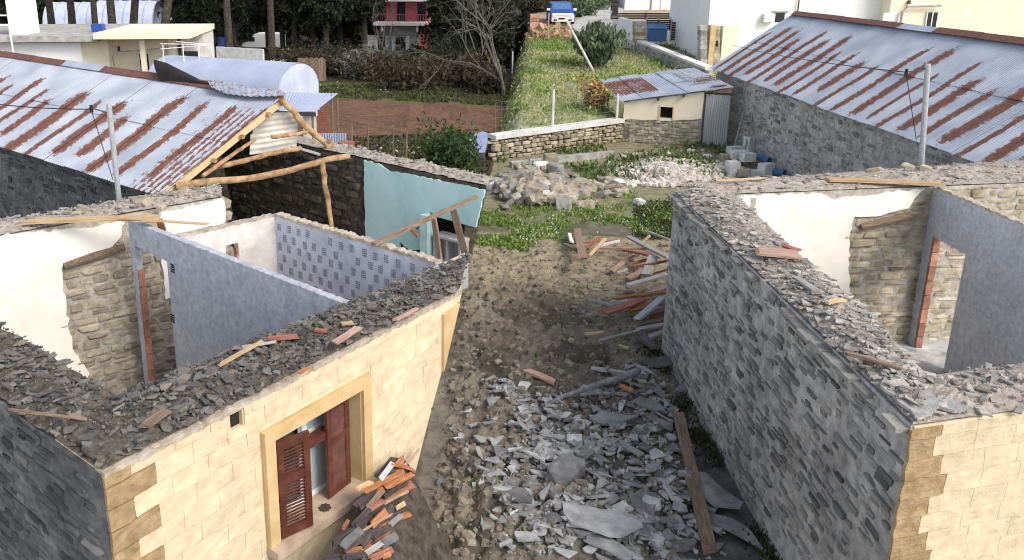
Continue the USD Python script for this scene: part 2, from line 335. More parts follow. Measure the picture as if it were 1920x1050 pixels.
# roof sheets: rust held in the vertices' own streaks, ragged by noise
usdkit.material(stage, '/World/Looks/roof_sheet', {
    'g': ('geometry', {}), 'a': ('attribute', {'attribute': 'rust'}), 'n': ('noise_texture', {'scale': 9., 'detail': 8., 'roughness': .7}), 'n2': ('noise_texture', {'scale': 1.1, 'detail': 4.}),
    's': ('math', {'math_type': 'subtract', 'value2': .5}), 'm': ('math', {'math_type': 'multiply_add', 'value2': 2.1}), 'f': ('map_range', {'from_min': .38, 'from_max': .62, 'to_min': 0., 'to_max': 1., 'clamp': True}),
    'z': ('rgb_ramp', {'ramp': R((.31, .35, .43), (.39, .43, .51), (.47, .51, .58))}), 'r': ('rgb_ramp', {'ramp': R((.075, .034, .026), (.15, .066, .049), (.22, .105, .08))}),
    'x': ('mix', {'mix_type': 'mix'}), 'rr': ('map_range', {'from_min': 0., 'from_max': 1., 'to_min': .5, 'to_max': .85}), 'mt': ('map_range', {'from_min': 0., 'from_max': 1., 'to_min': .2, 'to_max': 0.}), 'p': ('principled_bsdf', {'specular_ior_level': .35})},
    [('g.position', 'n.vector'), ('g.position', 'n2.vector'), ('n.fac', 's.value1'), ('s.value', 'm.value1'), ('a.fac', 'm.value3'), ('m.value', 'f.value'), ('n2.fac', 'z.fac'), ('n.fac', 'r.fac'),
     ('f.result', 'x.fac'), ('z.color', 'x.color1'), ('r.color', 'x.color2'), ('x.color', 'p.base_color'), ('f.result', 'rr.value'), ('rr.result', 'p.roughness'), ('f.result', 'mt.value'), ('mt.result', 'p.metallic')], surface='p.BSDF')
# ground: soil, turf and field each where it lies, grain by noise
usdkit.material(stage, '/World/Looks/ground_soil', {
    'g': ('geometry', {}), 'a': ('attribute', {'attribute': 'soil'}), 'n': ('noise_texture', {'scale': 3.5, 'detail': 9., 'roughness': .68}), 'v': ('map_range', {'from_min': .3, 'from_max': .7, 'to_min': .6, 'to_max': 1.45, 'clamp': True}),
    'h': ('hsv', {}), 'p': ('principled_bsdf', {'roughness': .95, 'specular_ior_level': .1}), 'bn': ('noise_texture', {'scale': 22., 'detail': 7., 'roughness': .7}), 'b': ('bump', {'strength': .9, 'distance': .035})},
    [('g.position', 'n.vector'), ('g.position', 'bn.vector'), ('n.fac', 'v.value'), ('v.result', 'h.value'), ('a.color', 'h.color'), ('h.color', 'p.base_color'), ('bn.fac', 'b.height'), ('b.normal', 'p.normal')], surface='p.BSDF')
mat('soil_clod', R((.13, .112, .09), (.22, .19, .15), (.31, .27, .215)), 6, island=.3, bump=.8, bscale=30, bdist=.02)
mat('rubble_pale', R((.38, .33, .29), (.52, .47, .42), (.64, .6, .56)), 4, island=.35, bump=.5)
mat('print_ink', R((.12, .12, .15), (.19, .19, .23), (.28, .28, .33)), 14, bump=0.)
mat('moss', R((.02, .026, .01), (.045, .055, .02), (.08, .09, .035)), 3, island=.45, rough=.8, bump=0.)
mat('rust_black', R((.008, .006, .006), (.016, .011, .01), (.03, .02, .017)), 7, rough=.7)
mat('sill_stone', R((.34, .25, .18), (.43, .325, .24), (.5, .39, .3)), 6, bump=.3)
mat('bank_weed', R((.03, .029, .014), (.055, .06, .024), (.09, .1, .036)), 2, island=.5, rough=.8, bump=0.)
mat('road', R((.3, .29, .28), (.42, .41, .4), (.5, .49, .48)), .8, bump=.3, bscale=10, mottle=.12, mscale=.25)

# ================================================================== SETTING: the ground
def smooth(x, a, b):
    t = np.clip((np.asarray(x, float) - a) / (b - a), 0, 1); return t * t * (3 - 2 * t)
def xb(y): return -1.505 + .1375 * np.asarray(y, float)          # the line between the two plots
def ywall(x): return 29.95 + .655 * (np.asarray(x, float) - 2.66)   # the retaining wall
def zleft(y):
    return -2.5 * smooth(y, 50, 100) + 16 * smooth(y, 118, 190)
def zright(y):
    return .95 + np.interp(y, [30, 36, 45, 60, 68, 76, 84, 100, 150], [0, .1, .35, 1.15, 1.75, 2.4, 4.2, 9.5, 17])
def terrain(x, y):
    x = np.asarray(x, float); y = np.asarray(y, float)
    up = np.where(x < 8.5, smooth(y - ywall(x), .1, .5), smooth(y, 36.2, 37.2))
    zr = up * zright(y)
    w = smooth(x - xb(y), 0., .9)
    return zleft(y) * (1 - w) + zr * w
YARD = Polygon([G(*p)[:2] for p in [(740, 1300), (800, 1050), (868, 545), (905, 440), (1255, 455), (1262, 690), (1500, 1050), (1560, 1300)]])
TURF = Polygon([G(*p)[:2] for p in [(895, 455), (905, 390), (960, 395), (1150, 350), (1262, 395), (1258, 440), (1130, 440), (1060, 452), (990, 470)]])
xs = np.unique(np.concatenate([np.linspace(-260, -20, 25), np.arange(-20, -1.4, .8), np.arange(-1.4, 5.6, .04), np.arange(5.6, 24, .5), np.linspace(24, 260, 25)]))
ys = np.unique(np.concatenate([np.linspace(-60, 5, 14), np.arange(5, 7.6, .2), np.arange(7.6, 20, .045), np.arange(20, 31, .12), np.arange(31, 38, .14), np.arange(38, 130, 1.), np.linspace(130, 400, 20)]))
X, Y = np.meshgrid(xs, ys, indexing='ij')
Z = terrain(X, Y)
q = np.stack([X, Y, np.zeros_like(X)], -1)
inyard = shapely.contains_xy(YARD.buffer(.25), X, Y)
ed = np.where(inyard, smooth(shapely.distance(YARD.buffer(.25).boundary, shapely.points(X, Y)), 0, .8), 0.)
clod = np.abs(meshkit.fbm(q * 3.3, 3, 5) - .5) * 2
lump = (1 - clod) ** 2 * .21 + (meshkit.fbm(q * 9., 2, 9) - .5) * .10 + (meshkit.fbm(q * .9, 2, 3) - .5) * .3
cal = np.clip(1.15 - smooth(X, 2.4, 4.2) * .8 - smooth(Y, 14., 19.) * .6 - smooth(8.6 - Y, -1.2, .8) * .5, .25, 1.15)
Z = Z + ed * lump * cal + .01 * np.where(inyard, 0, 1) * (meshkit.fbm(q * .8, 3, 4) - .5) * 8
for (u, v), rr, hh in (((1000, 365), 1.9, .28), ((1255, 318), 2.4, .42), ((1130, 350), 1.4, .12)):
    c = G(u, v); Z += hh * np.exp(-((X - c[0]) ** 2 + (Y - c[1]) ** 2) / (rr * .62) ** 2)
GZ = (xs, ys, Z)
from scipy.interpolate import RegularGridInterpolator
_gz = RegularGridInterpolator((xs, ys), Z, bounds_error=False, fill_value=0.)
_X0, _Y0 = xs.tolist(), ys.tolist()
import bisect
def gz(x, y):
    i = min(max(bisect.bisect_right(_X0, x) - 1, 0), len(_X0) - 2); j = min(max(bisect.bisect_right(_Y0, y) - 1, 0), len(_Y0) - 2)
    t = (x - _X0[i]) / (_X0[i + 1] - _X0[i]); u = (y - _Y0[j]) / (_Y0[j + 1] - _Y0[j])
    return float((Z[i, j] * (1 - t) + Z[i + 1, j] * t) * (1 - u) + (Z[i, j + 1] * (1 - t) + Z[i + 1, j + 1] * t) * u)
left = X < xb(Y)
nz = meshkit.fbm(q * .35, 4, 21); nz2 = meshkit.fbm(q * 1.6, 4, 22); nz3 = meshkit.fbm(q * .09, 3, 23)
C = np.zeros(X.shape + (3,)); C[:] = (.165, .142, .113)
def lerp(c, w): 
    global C
    C = C * (1 - w[..., None]) + np.array(c) * w[..., None]
lerp((.23, .2, .158), smooth(nz, .45, .7) * np.where(inyard, 1, 0))
lerp((.09, .08, .064), smooth(nz2, .48, .62) * .85 * np.where(inyard, 1, 0))
lerp((.34, .285, .195), np.where(inyard, smooth(Y, 14.5, 19.) * .8, 0))
lerp((.13, .13, .13), np.where(inyard, smooth(X, 1.2, 2.6) * smooth(12.6 - Y, 0, 1.6) * .75, 0))
tw = np.where(shapely.contains_xy(TURF.buffer(.2), X, Y), smooth(nz2, .3, .5), 0); lerp((.075, .11, .035), tw * .9)
# land beyond: turf right of the line, field and woodland floor left of it
far = smooth(Y, 21.5, 23.)
rr_ = (~left) & (Y > 21.5)
lerp((.24, .225, .14), np.where(rr_, far * .9, 0))
upper = (~left) & (Y > ywall(X) + .2)
lerp((.25, .27, .12), np.where(upper, 1., 0)); lerp((.10, .16, .035), np.where(upper, smooth(nz, .5, .62), 0)); lerp((.4, .39, .28), np.where(upper, smooth(nz2, .55, .7) * .7, 0))
lerp((.42, .32, .24), np.where(upper & (Y > 57), smooth(Y + nz * 14, 62, 67) * .85, 0))
lerp((.21, .19, .12), np.where(upper & (Y > 72), smooth(Y, 74, 78), 0))
lf = left & (Y > 17)
lerp((.085, .065, .045), np.where(lf, 1., 0)); lerp((.06, .075, .03), np.where(lf, smooth(nz2, .5, .65) * .6, 0))
fld = lf & (Y > 34.5 + .15 * X) & (Y < 43.5 - .28 * X) & (X > -12)
lerp((.165, .095, .064), np.where(fld, .95, 0)); lerp((.115, .072, .05), np.where(fld, smooth(nz2, .5, .6) * .8, 0))
strip = lf & (Y >= 43.5 - .28 * X) & (Y < 50 - .28 * X)
lerp((.075, .11, .03), np.where(strip, smooth(nz2, .38, .5), 0))
wood = lf & (Y >= 50 - .28 * X); lerp((.04, .036, .024), np.where(wood, 1., 0)); lerp((.06, .07, .03), np.where(wood, smooth(nz, .5, .6) * .7, 0))
Z = Z + np.where(fld, .06 * np.sin((X * .28 + Y) * 2 * math.pi / .9) + (meshkit.fbm(q * 3., 2, 8) - .5) * .15, 0)
mb = MB().grid(np.stack([X, Y, Z], -1))
prim('/World', 'ground', mb, 'ground_soil', kind='structure', smooth=True, prims={'soil': C.reshape(-1, 3)})

# the tarred lane going up past the houses on the right
lane = MB()
cl = [(1215, 88), (1190, 80), (1150, 66), (1120, 52), (1125, 38), (1145, 25), (1150, 14)]
L_, R_ = [(1130, 88), (1110, 76), (1078, 62), (1072, 48), (1090, 34), (1120, 20), (1140, 8)], [(1330, 112), (1240, 90), (1200, 68), (1175, 50), (1165, 36), (1168, 24), (1172, 10)]
def onland(u, v):
    r = ray(u, v); ts = np.arange(28, 150, .25) / r[1]
    P = np.array([0, 0, HC]) + ts[:, None] * r; d = P[:, 2] - terrain(P[:, 0], P[:, 1])
    i = int(np.argmax(d < 0)) if (d < 0).any() else len(ts) - 1
    return P[i]
rows = []
for a, b in zip(L_, R_):
    A, B = onland(*a), onland(*b); rows.append([A + (B - A) * t for t in np.linspace(0, 1, 13)])
rows = np.array(rows); fine = []
for i in range(len(rows) - 1):
    for t in np.linspace(0, 1, 9)[:-1]: fine.append(rows[i] * (1 - t) + rows[i + 1] * t)
fine.append(rows[-1]); fine = np.array(fine)
fine[..., 2] = terrain(fine[..., 0], fine[..., 1]) + .09
prim('/World', 'road', MB().grid(fine), 'road', kind='structure')
# the road beyond the trees on the left, where the van stands
rd = MB(); xx = np.linspace(-60, 2, 60)
P = np.stack([np.stack([xx, 93.5 + s * 6 + .02 * xx, terrain(xx, 93.5 + s * 6 + .02 * xx) + .12], -1) for s in (0, .5, 1)], 0)
prim('/World', 'road', rd.grid(P), 'road', kind='structure')

# ================================================================== stonework helpers
def courses(W, Hh, rng, hr, wr, gap, runs=0.):
    """(along, up, width, height) of coursed rubble."""
    out = []; z = 0.
    while z < Hh - .03:
        h = min(rng.uniform(*hr), Hh - z); s = -rng.uniform(0, wr[1])
        while s < W:
            w = rng.uniform(*wr)
            if rng.random() < .12 and h > hr[0] * 1.2:
                out += [(s + w / 2, z + h * .28, w - gap, h * .52), (s + w / 2, z + h * .78, w - gap, h * .4)]
            else: out.append((s + w / 2, z + h / 2, w - gap, h - gap * .8))
            s += w
        z += h
    return out
def lay(parent, fr, stones, rng, material, d0=0., proud=.03, deep=.1, mass=None, limit=300, key=None, jit=.012, name='stone', lib=None):
    """Every stone a part of parent; those past the limit one mass of stones."""
    if key: stones = sorted(stones, key=key)
    m = MB(); nm = 0
    for i, (s, z, w, h) in enumerate(stones):
        v, f = (lib or STONES)[rng.integers(18)]
        v = v * np.array([w, h, deep]) * np.array([rng.choice([-1, 1]), 1, 1])
        a = rng.normal(0, .03); v = np.c_[v[:, 0] * math.cos(a) - v[:, 1] * math.sin(a), v[:, 0] * math.sin(a) + v[:, 1] * math.cos(a), v[:, 2]]
        V = fr.map(v + [s + rng.normal(0, jit), z + rng.normal(0, jit * .6), d0 + proud - deep / 2 + rng.normal(0, jit)])
        if i < limit: prim(parent, name, (V, f), material)
        else: m.add(V, f); nm += 1
    if nm: prim(parent, name + '_infill', m, mass or material, kind='stuff')
def in_view(fr, s, z, m=30):
    p = fr.p(s, z); d = p[1] * cp - (p[2] - HC) * sp
    u = CX + F * p[0] / d; v = CY - F * (p[1] * sp + (p[2] - HC) * cp) / d
    return -m < u < 1920 + m and -m < v < 1050 + m
def rubble_top(quad, zb, rng, n, bedmat, shardmat, label_bed, house, amp=.1, size=(.03, .16), edge=.06):
    """The broken bed of mortar and earth along a wall's crown (a part) and the loose slates that lie on it."""
    P = Polygon(quad); mnx, mny, mxx, mxy = P.bounds
    # bed: a skin over a grid between the two long edges
    A, B, Cc, D = [np.array(p, float) for p in quad]       # A-B outer edge, D-C inner edge
    nl = max(6, int(np.linalg.norm(B - A) / .06)); nw = 14
    g = np.array([[(A + (B - A) * i / nl) * (1 - j / nw) + (D + (Cc - D) * i / nl) * j / nw for j in range(nw + 1)] for i in range(nl + 1)])
    q3 = np.c_[g.reshape(-1, 2), np.zeros(len(g.reshape(-1, 2)))].reshape(nl + 1, nw + 1, 3)
    e = np.minimum(np.arange(nw + 1), nw - np.arange(nw + 1)) / (nw / 2)
    hh = (meshkit.fbm(q3 * 2.2, 3, 31) * .75 + meshkit.fbm(q3 * 9., 3, 32) * .45) * amp * (.25 + .75 * np.clip(e, 0, 1))[None, :] + .004
    q3[..., 2] = zb + hh
    q3[..., :2] += (meshkit.fbm(np.dstack([g * 7, np.zeros(g.shape[:2])]), 2, 33)[..., None] - .5) * .07
    return g, q3
def scatter_on(q3, rng, n, size, thick=.018, tilt=.28):
    out = []
    a, b = q3.shape[:2]
    for _ in range(n):
        i = rng.integers(a - 1); j = rng.integers(b - 1); t, s = rng.random(2)
        p = (q3[i, j] * (1 - t) + q3[i + 1, j] * t) * (1 - s) + (q3[i, j + 1] * (1 - t) + q3[i + 1, j + 1] * t) * s
        sz = size[0] + (size[1] - size[0]) * rng.random() ** 5.
        v, f = shard(rng, sz, thick * rng.uniform(.6, 1.5), tilt)
        out.append((sz, p + [0, 0, .012 + .02 * rng.random()], v, f))
    return out
def lay_shards(items, nbig, m_big, m_small, label, group, name_s, label_s, cat='slate'):
    items = sorted(items, key=lambda t: -t[0])
    for sz, p, v, f in items[:nbig]:
        prim('/World', 'slate_shard', (v + p, f), m_big, label, cat, group, loc=p)
    m = MB()
    for sz, p, v, f in items[nbig:]: m.add(v + p, f)
    world_thing(name_s, m, m_small, label_s, 'rubble', kind='stuff')
def plank(p, q, w, t, mat_, label, cat, group=None, name='plank', roll=0., seed=0, broken=True):
    """A board from p to q, its ends broken off, in its own axes so that the grain runs along it."""
    r = np.random.default_rng(seed); p, q = np.array(p, float), np.array(q, float); d = q - p; L = np.linalg.norm(d); x = d / L
    y = np.cross([0, 0, 1.], x); y /= np.linalg.norm(y); z = np.cross(x, y)
    y, z = y * math.cos(roll) + z * math.sin(roll), z * math.cos(roll) - y * math.sin(roll)
    n = 6; ss = np.linspace(-L / 2, L / 2, n); pts = []; bow = r.normal(0, .006)
    V = []
    for i, s in enumerate(ss):
        ww = w * (1 + r.normal(0, .03)); 
        for k, (a, b) in enumerate([(-.5, -.5), (.5, -.5), (.5, .5), (-.5, .5)]):
            e = 0.
            if broken and i in (0, n - 1): e = (1 if i else -1) * r.uniform(-.12, .08) * min(1., L) * .6
            V.append([s + e, a * ww, b * t + bow * (1 - (2 * s / L) ** 2)])
    V = np.array(V); f = []
    for i in range(n - 1):
        for k in range(4):
            k2 = (k + 1) % 4; f.append([i * 4 + k, (i + 1) * 4 + k, (i + 1) * 4 + k2, i * 4 + k2])
    f += [[0, 1, 2, 3], [(n - 1) * 4 + 3, (n - 1) * 4 + 2, (n - 1) * 4 + 1, (n - 1) * 4]]
    path = numbered('/World', name)
    f = np.array(f); f = np.vstack([f[:, [0, 1, 2]], f[:, [0, 2, 3]]])
    m = usdkit.mesh(stage, path, (V, f), '/World/Looks/' + mat_)
    M = np.eye(4); M[0, :3], M[1, :3], M[2, :3], M[3, :3] = x, y, z, (p + q) / 2
    UsdGeom.Xformable(m).AddTransformOp().Set(Gf.Matrix4d(*M.ravel().tolist()))
    setdata(m.GetPrim(), label, cat, group)
    return path
def corrugated(o, ax, dn, w, L, pitch, amp, rust, nseg=10, skew=None):
    """A corrugated sheet from its upper corner o: across ax by w, down dn by L. Returns mesh and rust per vertex."""
    nx = max(4, int(round(w / pitch * 6))) + 1
    ss = np.linspace(0, w, nx); tt = np.linspace(0, L, nseg + 1); S, T = np.meshgrid(ss, tt, indexing='ij')
    n = np.cross(ax, dn); n = n if n[2] > 0 else -n
    W = amp * np.cos(S / pitch * 2 * math.pi)
    if skew is not None: W = W + skew(S, T)
    P = np.array(o) + S[..., None] * ax + T[..., None] * dn + W[..., None] * n
    return MB().grid(P), rust(S, T).ravel()

# ================================================================== THE LEFT HOUSE, roofless, with the shuttered window
HW = 3.2
def g2(u, v, z=HW): return G(u, v, z)[:2]
rng = np.random.default_rng(11)
O = g2(190, 890); EU = np.array([.629, .777]); EV = np.array([-.777, .629])
OI = g2(221, 747); OE = O + EV * 8.2; OEI = OI + EV * 6.2
FE, FEI = g2(861, 547), g2(882, 482)
house = thing('roofless_house', 'roofless half demolished house with yellow front, red shutters and open rooms', 'ruined house', (*O, 0))
# front wall
ff = Fr(O, FE, (0, 0))
def cutline(fr, v):                     # where the wall was torn off, a slanting break
    return fr.hit(1005 - 270 * v / 1050, v)
c0, c1 = cutline(ff, 560), cutline(ff, 1200)
k_ = (c1[0] - c0[0]) / (c1[1] - c0[1]); send = lambda z: c0[0] + k_ * (z - c0[1])
front = Polygon([(.02, 0), (send(0), 0), (send(1.6) - .015, 1.6), (send(2.6) + .01, 2.6), (send(HW), HW), (.02, HW)])
hx = [ff.hit(*p) for p in [(487, 810), (687, 700), (655, 905), (480, 1050)]]
WX0, WX1 = hx[0][0], hx[1][0]; WZ1 = (hx[0][1] + hx[1][1]) / 2
WZ0 = 1.5
fw = .125
opening = sbox(WX0 + fw, WZ0, WX1 - fw, WZ1 - fw)
nx, nzz = ff.hit(443, 787); notch = sbox(nx - .07, nzz - .09, nx + .07, nzz + .08)
SH = 1.15
def shear(V):
    V = V.copy(); w = np.clip((V[:, 0] - 2.5) / 2., 0, 1); V[:, 0] += w * SH * (-V[:, 2] / .78); return V
core = front.difference(opening).difference(notch)
prim(house, 'front_wall', ff.ext(core, -.78, 0., shift=shear), 'facade_joint')
fwall = house + '/front_wall'
# raised plaster blocks
x2 = ff.hit(825, 600)[0]
surround = sbox(WX0 - .02, WZ0 - .09, WX1 + .02, WZ1 + .02)
z = 0.; k = 0; RH = .205
while z < HW - .05:
    s = -.4 * (k % 2) * .5 + .2; 
    z1 = min(z + RH, HW - .02)
    qw = (.46, .24)[k % 2]
    # quoin
    qp = sbox(.0, z + .008, qw - .008, z1 - .006)
    m = ff.ext(qp, 0., .035)
    V = m.vertices.copy(); 
    mm = MB(); mm.box(ff.p(qw / 2 - .004, (z + z1) / 2, .02), (qw - .012, z1 - z - .014, .04), ff.x, ff.z, ff.n)
    mesh = trimesh.Trimesh(mm.vertices, mm.faces, process=False).subdivide().subdivide()
    V = mesh.vertices; V = V + ff.n * ((meshkit.fbm(V * 9, 3, 77)[:, None] - .5) * .045)
    prim(fwall, 'quoin', (V, mesh.faces), 'quoin')
    s = qw
    while s < max(send(z), send(z + RH)) - .02:
        w = rng.uniform(.36, .5); e = min(s + w, send((z + z1) / 2) - .01)
        b = sbox(s + .002, z + .002, min(s + w, e + .4) - .002, z1 - .002).difference(surround).difference(notch.buffer(.015)).intersection(front)
        if b.area > .006:
            for gpoly in getattr(b, 'geoms', [b]):
                if gpoly.area < .006: continue
                x0, y0, xm, ym = gpoly.bounds
                if abs(gpoly.area - (xm - x0) * (ym - y0)) < 1e-4:
                    mm = MB(); mm.box(ff.p((x0 + xm) / 2, (y0 + ym) / 2, .008), (xm - x0, ym - y0, .02), ff.x, ff.z, ff.n)
                    mesh = trimesh.Trimesh(mm.vertices, mm.faces, process=False).subdivide().subdivide()
                    V = mesh.vertices + ff.n * ((meshkit.fbm(mesh.vertices * 9, 3, 78)[:, None] - .5) * .034)
                    prim(fwall, 'plaster_block', (V, mesh.faces), 'facade_block')
                else: prim(fwall, 'plaster_block', ff.ext(gpoly, -.002, .018), 'facade_block')
        s += w
    z += RH; k += 1
# broken lip of the plaster along the top
lip = ragged([(0.01, HW - .035), (send(HW) - .02, HW - .035), (send(HW) - .02, HW + .012), (.01, HW + .012)], .009, .05, 5)
prim(house, 'plaster_lip', ff.ext(lip, -.12, .028), 'broken_edge')
# hole of a beam, filled by a near-black box for the shade inside
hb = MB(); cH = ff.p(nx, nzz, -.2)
prim(house, 'beam_hole', hb.box(cH, (.2, .22, .3), ff.x, ff.z, ff.n), 'hole_shade_and_marks')
# second window's surround at the broken end
s2 = ff.hit(828, 590); s2b = ff.hit(822, 700)
tr = Polygon([(s2[0] - .02, s2[1] + .02), (send(s2[1]) - .02, s2[1] + .06), (send(s2b[1]) - .01, s2b[1]), (s2[0] - .02, s2b[1] - .25)])
prim(house, 'window_surround', ff.ext(tr.buffer(0), .019, .06), 'yellow_trim')
# the window
win_loc = ff.p((WX0 + WX1) / 2, WZ0)
win = prim(house, 'window', ff.ext(sbox(WX0, WZ0, WX1, WZ1).difference(opening), .0, .075), 'yellow_trim')
rv = MB(); d = .42
for (a, b) in ((WX0 + fw, 1), (WX1 - fw, -1)): rv.box(ff.p(a + b * .006, (WZ0 + WZ1 - fw) / 2, -d / 2 + .03), (.012, WZ1 - fw - WZ0, d), ff.x, ff.z, ff.n)
rv.box(ff.p((WX0 + WX1) / 2, WZ1 - fw - .006, -d / 2 + .03), (WX1 - WX0 - 2 * fw - .03, .012, d), ff.x, ff.z, ff.n)
prim(win, 'reveal', rv, 'yellow_trim')
sl = MB().box(ff.p((WX0 + WX1) / 2, WZ0 - .04, -.15), (WX1 - WX0 + .02, .1, .66), ff.x, ff.z, ff.n)
prim(win, 'sill', sl, 'sill_stone')
wf = MB(); ox0, ox1, oz1 = WX0 + fw + .015, WX1 - fw - .015, WZ1 - fw - .015; dd = -.24
for a, b, c_, e in ((ox0 + .03, .06, (WZ0 + oz1) / 2, oz1 - WZ0), (ox1 - .03, .06, (WZ0 + oz1) / 2, oz1 - WZ0), ((ox0 + ox1) / 2, .07, (WZ0 + oz1) / 2, oz1 - WZ0)):
    wf.box(ff.p(a, c_, dd), (b, e, .06), ff.x, ff.z, ff.n)
for zc in (WZ0 + .035, oz1 - .03, oz1 - .36): wf.box(ff.p((ox0 + ox1) / 2, zc, dd - .003), (ox1 - ox0, .06, .052), ff.x, ff.z, ff.n)
prim(win, 'frame', wf, 'white_metal')
prim(win, 'pane', MB().box(ff.p((ox0 + ox1) / 2, (WZ0 + oz1) / 2, dd - .05), (ox1 - ox0, oz1 - WZ0, .012), ff.x, ff.z, ff.n), 'glass_dark')
prim(win, 'curtain', MB().box(ff.p((ox0 + ox1) / 2 + .14, (WZ0 + oz1) / 2, dd + .0), (.42, oz1 - WZ0 - .14, .01), ff.x, ff.z, ff.n), 'curtain_grey')
def shutter(hinge, dirx, z0, z1, wid, angle, outn):
    """A louvred leaf hung at hinge and swung open by angle."""
    ex = ff.x * dirx * math.cos(angle) + ff.n * math.sin(angle); en = np.cross(ex, [0, 0, 1.]); m = MB()
    P = lambda a, zz, dd_=0.: hinge + ex * a + np.array([0, 0, zz]) + en * dd_
    for a in (.035, wid - .035): m.box(P(a, (z0 + z1) / 2), (.07, z1 - z0, .04), ex, (0, 0, 1), en)
    zm = z0 + (z1 - z0) * .6
    for zz in (z0 + .045, zm, z1 - .045): m.box(P(wid / 2, zz), (wid - .14, .09, .034), ex, (0, 0, 1), en)
    for lo, hi in ((z0 + .09, zm - .045), (zm + .045, z1 - .09)):
        n_ = int((hi - lo) / .036)
        for i in range(n_):
            zz = lo + (i + .5) * (hi - lo) / n_; up = np.array([0, 0, math.cos(.62)]) + en * math.sin(.62)
            m.box(P(wid / 2, zz), (wid - .14, .052, .007), ex, up, np.cross(ex, up))
    return m
wid = .36
hl = ff.p(WX0 + fw + .02, 0, .05); hr = ff.p(WX1 - fw - .12, 0, -.06)
prim(win, 'shutter', shutter(hl - np.array([0, 0, 0]), 1, WZ0 + .03, WZ1 - fw - .04, wid, math.radians(14), 1), 'shutter_paint', label='half open left louvred shutter')
prim(win, 'shutter', shutter(hr, -1, WZ0 + .03, WZ1 - fw - .03, wid, math.radians(4), 1), 'shutter_paint', label='right louvred shutter swung open')
# top rail box between the shutters
prim(win, 'shutter_rail', MB().box(ff.p((ox0 + ox1) / 2 - .02, oz1 - .36, -.1), (.5, .08, .12), ff.x, ff.z, ff.n), 'shutter_paint')
t8 = np.arange(16) / 16 * 2 * math.pi; rr8 = np.where(np.arange(16) % 2, .05, .068)
oct_ = Polygon(np.c_[np.cos(t8) * rr8, np.sin(t8) * rr8])
om = trimesh.creation.extrude_polygon(oct_, .025, engine='earcut'); oc = ff.p((ox0 + ox1) / 2 + .02, WZ0 + .005, .04)
prim(win, 'shutter_catch', (om.vertices + oc, om.faces), 'iron')
# crown of the front wall, heaped with broken slate
gq, q3 = rubble_top([O + EV * .02, FE + EU * 0, FEI, OI], HW, rng, 0, '', '', '', '', amp=.2)
prim(house, 'front_wall_crown', MB().grid(q3), 'rubble_bed_dark')
lay_shards(scatter_on(q3, rng, 3800, (.018, .24), thick=.013, tilt=.22), 40, 'slate_dark', 'slate_dark', 'dark broken slate lying on the crown of the yellow front wall', 'loose slates on the yellow front wall', 'slate_rubble', 'heap of small dark slate chips along the top of the yellow front wall')
# side wall of grey rubble
fs = Fr(O, OE, (-6, 2))
side = Polygon([(.012, 0), (fs.L, 0), (fs.L, HW - .012), (.012, HW - .012)])
prim(house, 'side_wall', fs.ext(side, -.70, 0.), 'mortar_underexposed')
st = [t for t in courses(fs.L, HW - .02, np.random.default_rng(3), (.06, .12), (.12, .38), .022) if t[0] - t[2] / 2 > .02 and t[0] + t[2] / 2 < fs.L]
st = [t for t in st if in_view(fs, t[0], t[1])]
lay(house + '/side_wall', fs, st, np.random.default_rng(4), 'stone_underexposed', proud=.012, limit=300, mass='stone_underexposed_mass', lib=FLAT)
gq, q3s = rubble_top([OE, O + EV * .02, OI, OEI], HW, rng, 0, '', '', '', '', amp=.16)
prim(house, 'side_wall_crown', MB().grid(q3s), 'rubble_bed_dark')
sc = [t for t in scatter_on(q3s, rng, 2300, (.018, .26), thick=.013, tilt=.2) if t[1][0] > -6]
lay_shards(sc, 30, 'slate_dark', 'slate_dark', 'dark broken slate lying on the crown of the dark grey side wall', 'loose slates on the dark side wall', 'slate_rubble', 'scatter of dark slate chips along the top of the dark grey side wall')

# ---- inner walls
def torn_wall(parent, fr, L, thick, zones, plasters, seed, stonem, jointm, limit=160, hr=(.09, .2), wr=(.18, .45), lintel=None, top=None, name='back_wall', hole=None):
    """A stone wall bared where its plaster fell away. zones: polygons of bare stone; plasters: (polygon, material)."""
    body = top if top is not None else sbox(0, 0, L, HW)
    if hole is not None: body = body.difference(hole)
    w = prim(parent, name, fr.ext(body, -thick, 0.), jointm)
    zz = shapely.union_all([p.buffer(.07) for p in zones])
    r = np.random.default_rng(seed)
    ss = [t for t in courses(L, HW - .03, r, hr, wr, .035) if zz.contains(Point(t[0], t[1])) and (hole is None or not hole.buffer(.05).contains(Point(t[0], t[1])))]
    lay(w, fr, ss, r, stonem, proud=.025, deep=.12, limit=limit)
    for pl, mm in plasters: prim(w, 'plaster', fr.ext(pl, .002, .042), mm)
    return w
C0, C1 = g2(0, 443), g2(421, 370)
dC = (C1 - C0) / np.linalg.norm(C1 - C0); Cs = C0 - dC * 1.3
fc = Fr(Cs, C1, (0, 0))
def h_(fr, pts): return [fr.hit(*p) for p in pts]
bare = Polygon(h_(fc, [(118, 492), (180, 478), (230, 440), (250, 408), (296, 404), (296, 470), (420, 480), (420, 640), (230, 800), (175, 700), (160, 690), (130, 640), (118, 570)])).buffer(0)
bz = Polygon([(max(0, x), min(max(z, 0), HW)) for x, z in bare.exterior.coords]).buffer(0)
pl_l = ragged([(0, 0)] + [(x, max(z, .0)) for x, z in h_(fc, [(165, 720), (160, 690), (138, 660), (128, 620), (122, 575), (116, 545), (118, 492), (150, 484), (178, 478), (205, 470), (222, 446), (232, 416)])] + [(fc.hit(150, 434)[0], HW - .1), (fc.hit(80, 440)[0], HW - .02), (0, HW - .01)], .02, .09, 8)
pl_r = ragged([(x, min(max(z, 0), HW)) for x, z in h_(fc, [(297, 398), (340, 392), (375, 386), (405, 376), (416, 372), (420, 380), (420, 430), (400, 520), (310, 560), (300, 470)])], .015, .09, 9)
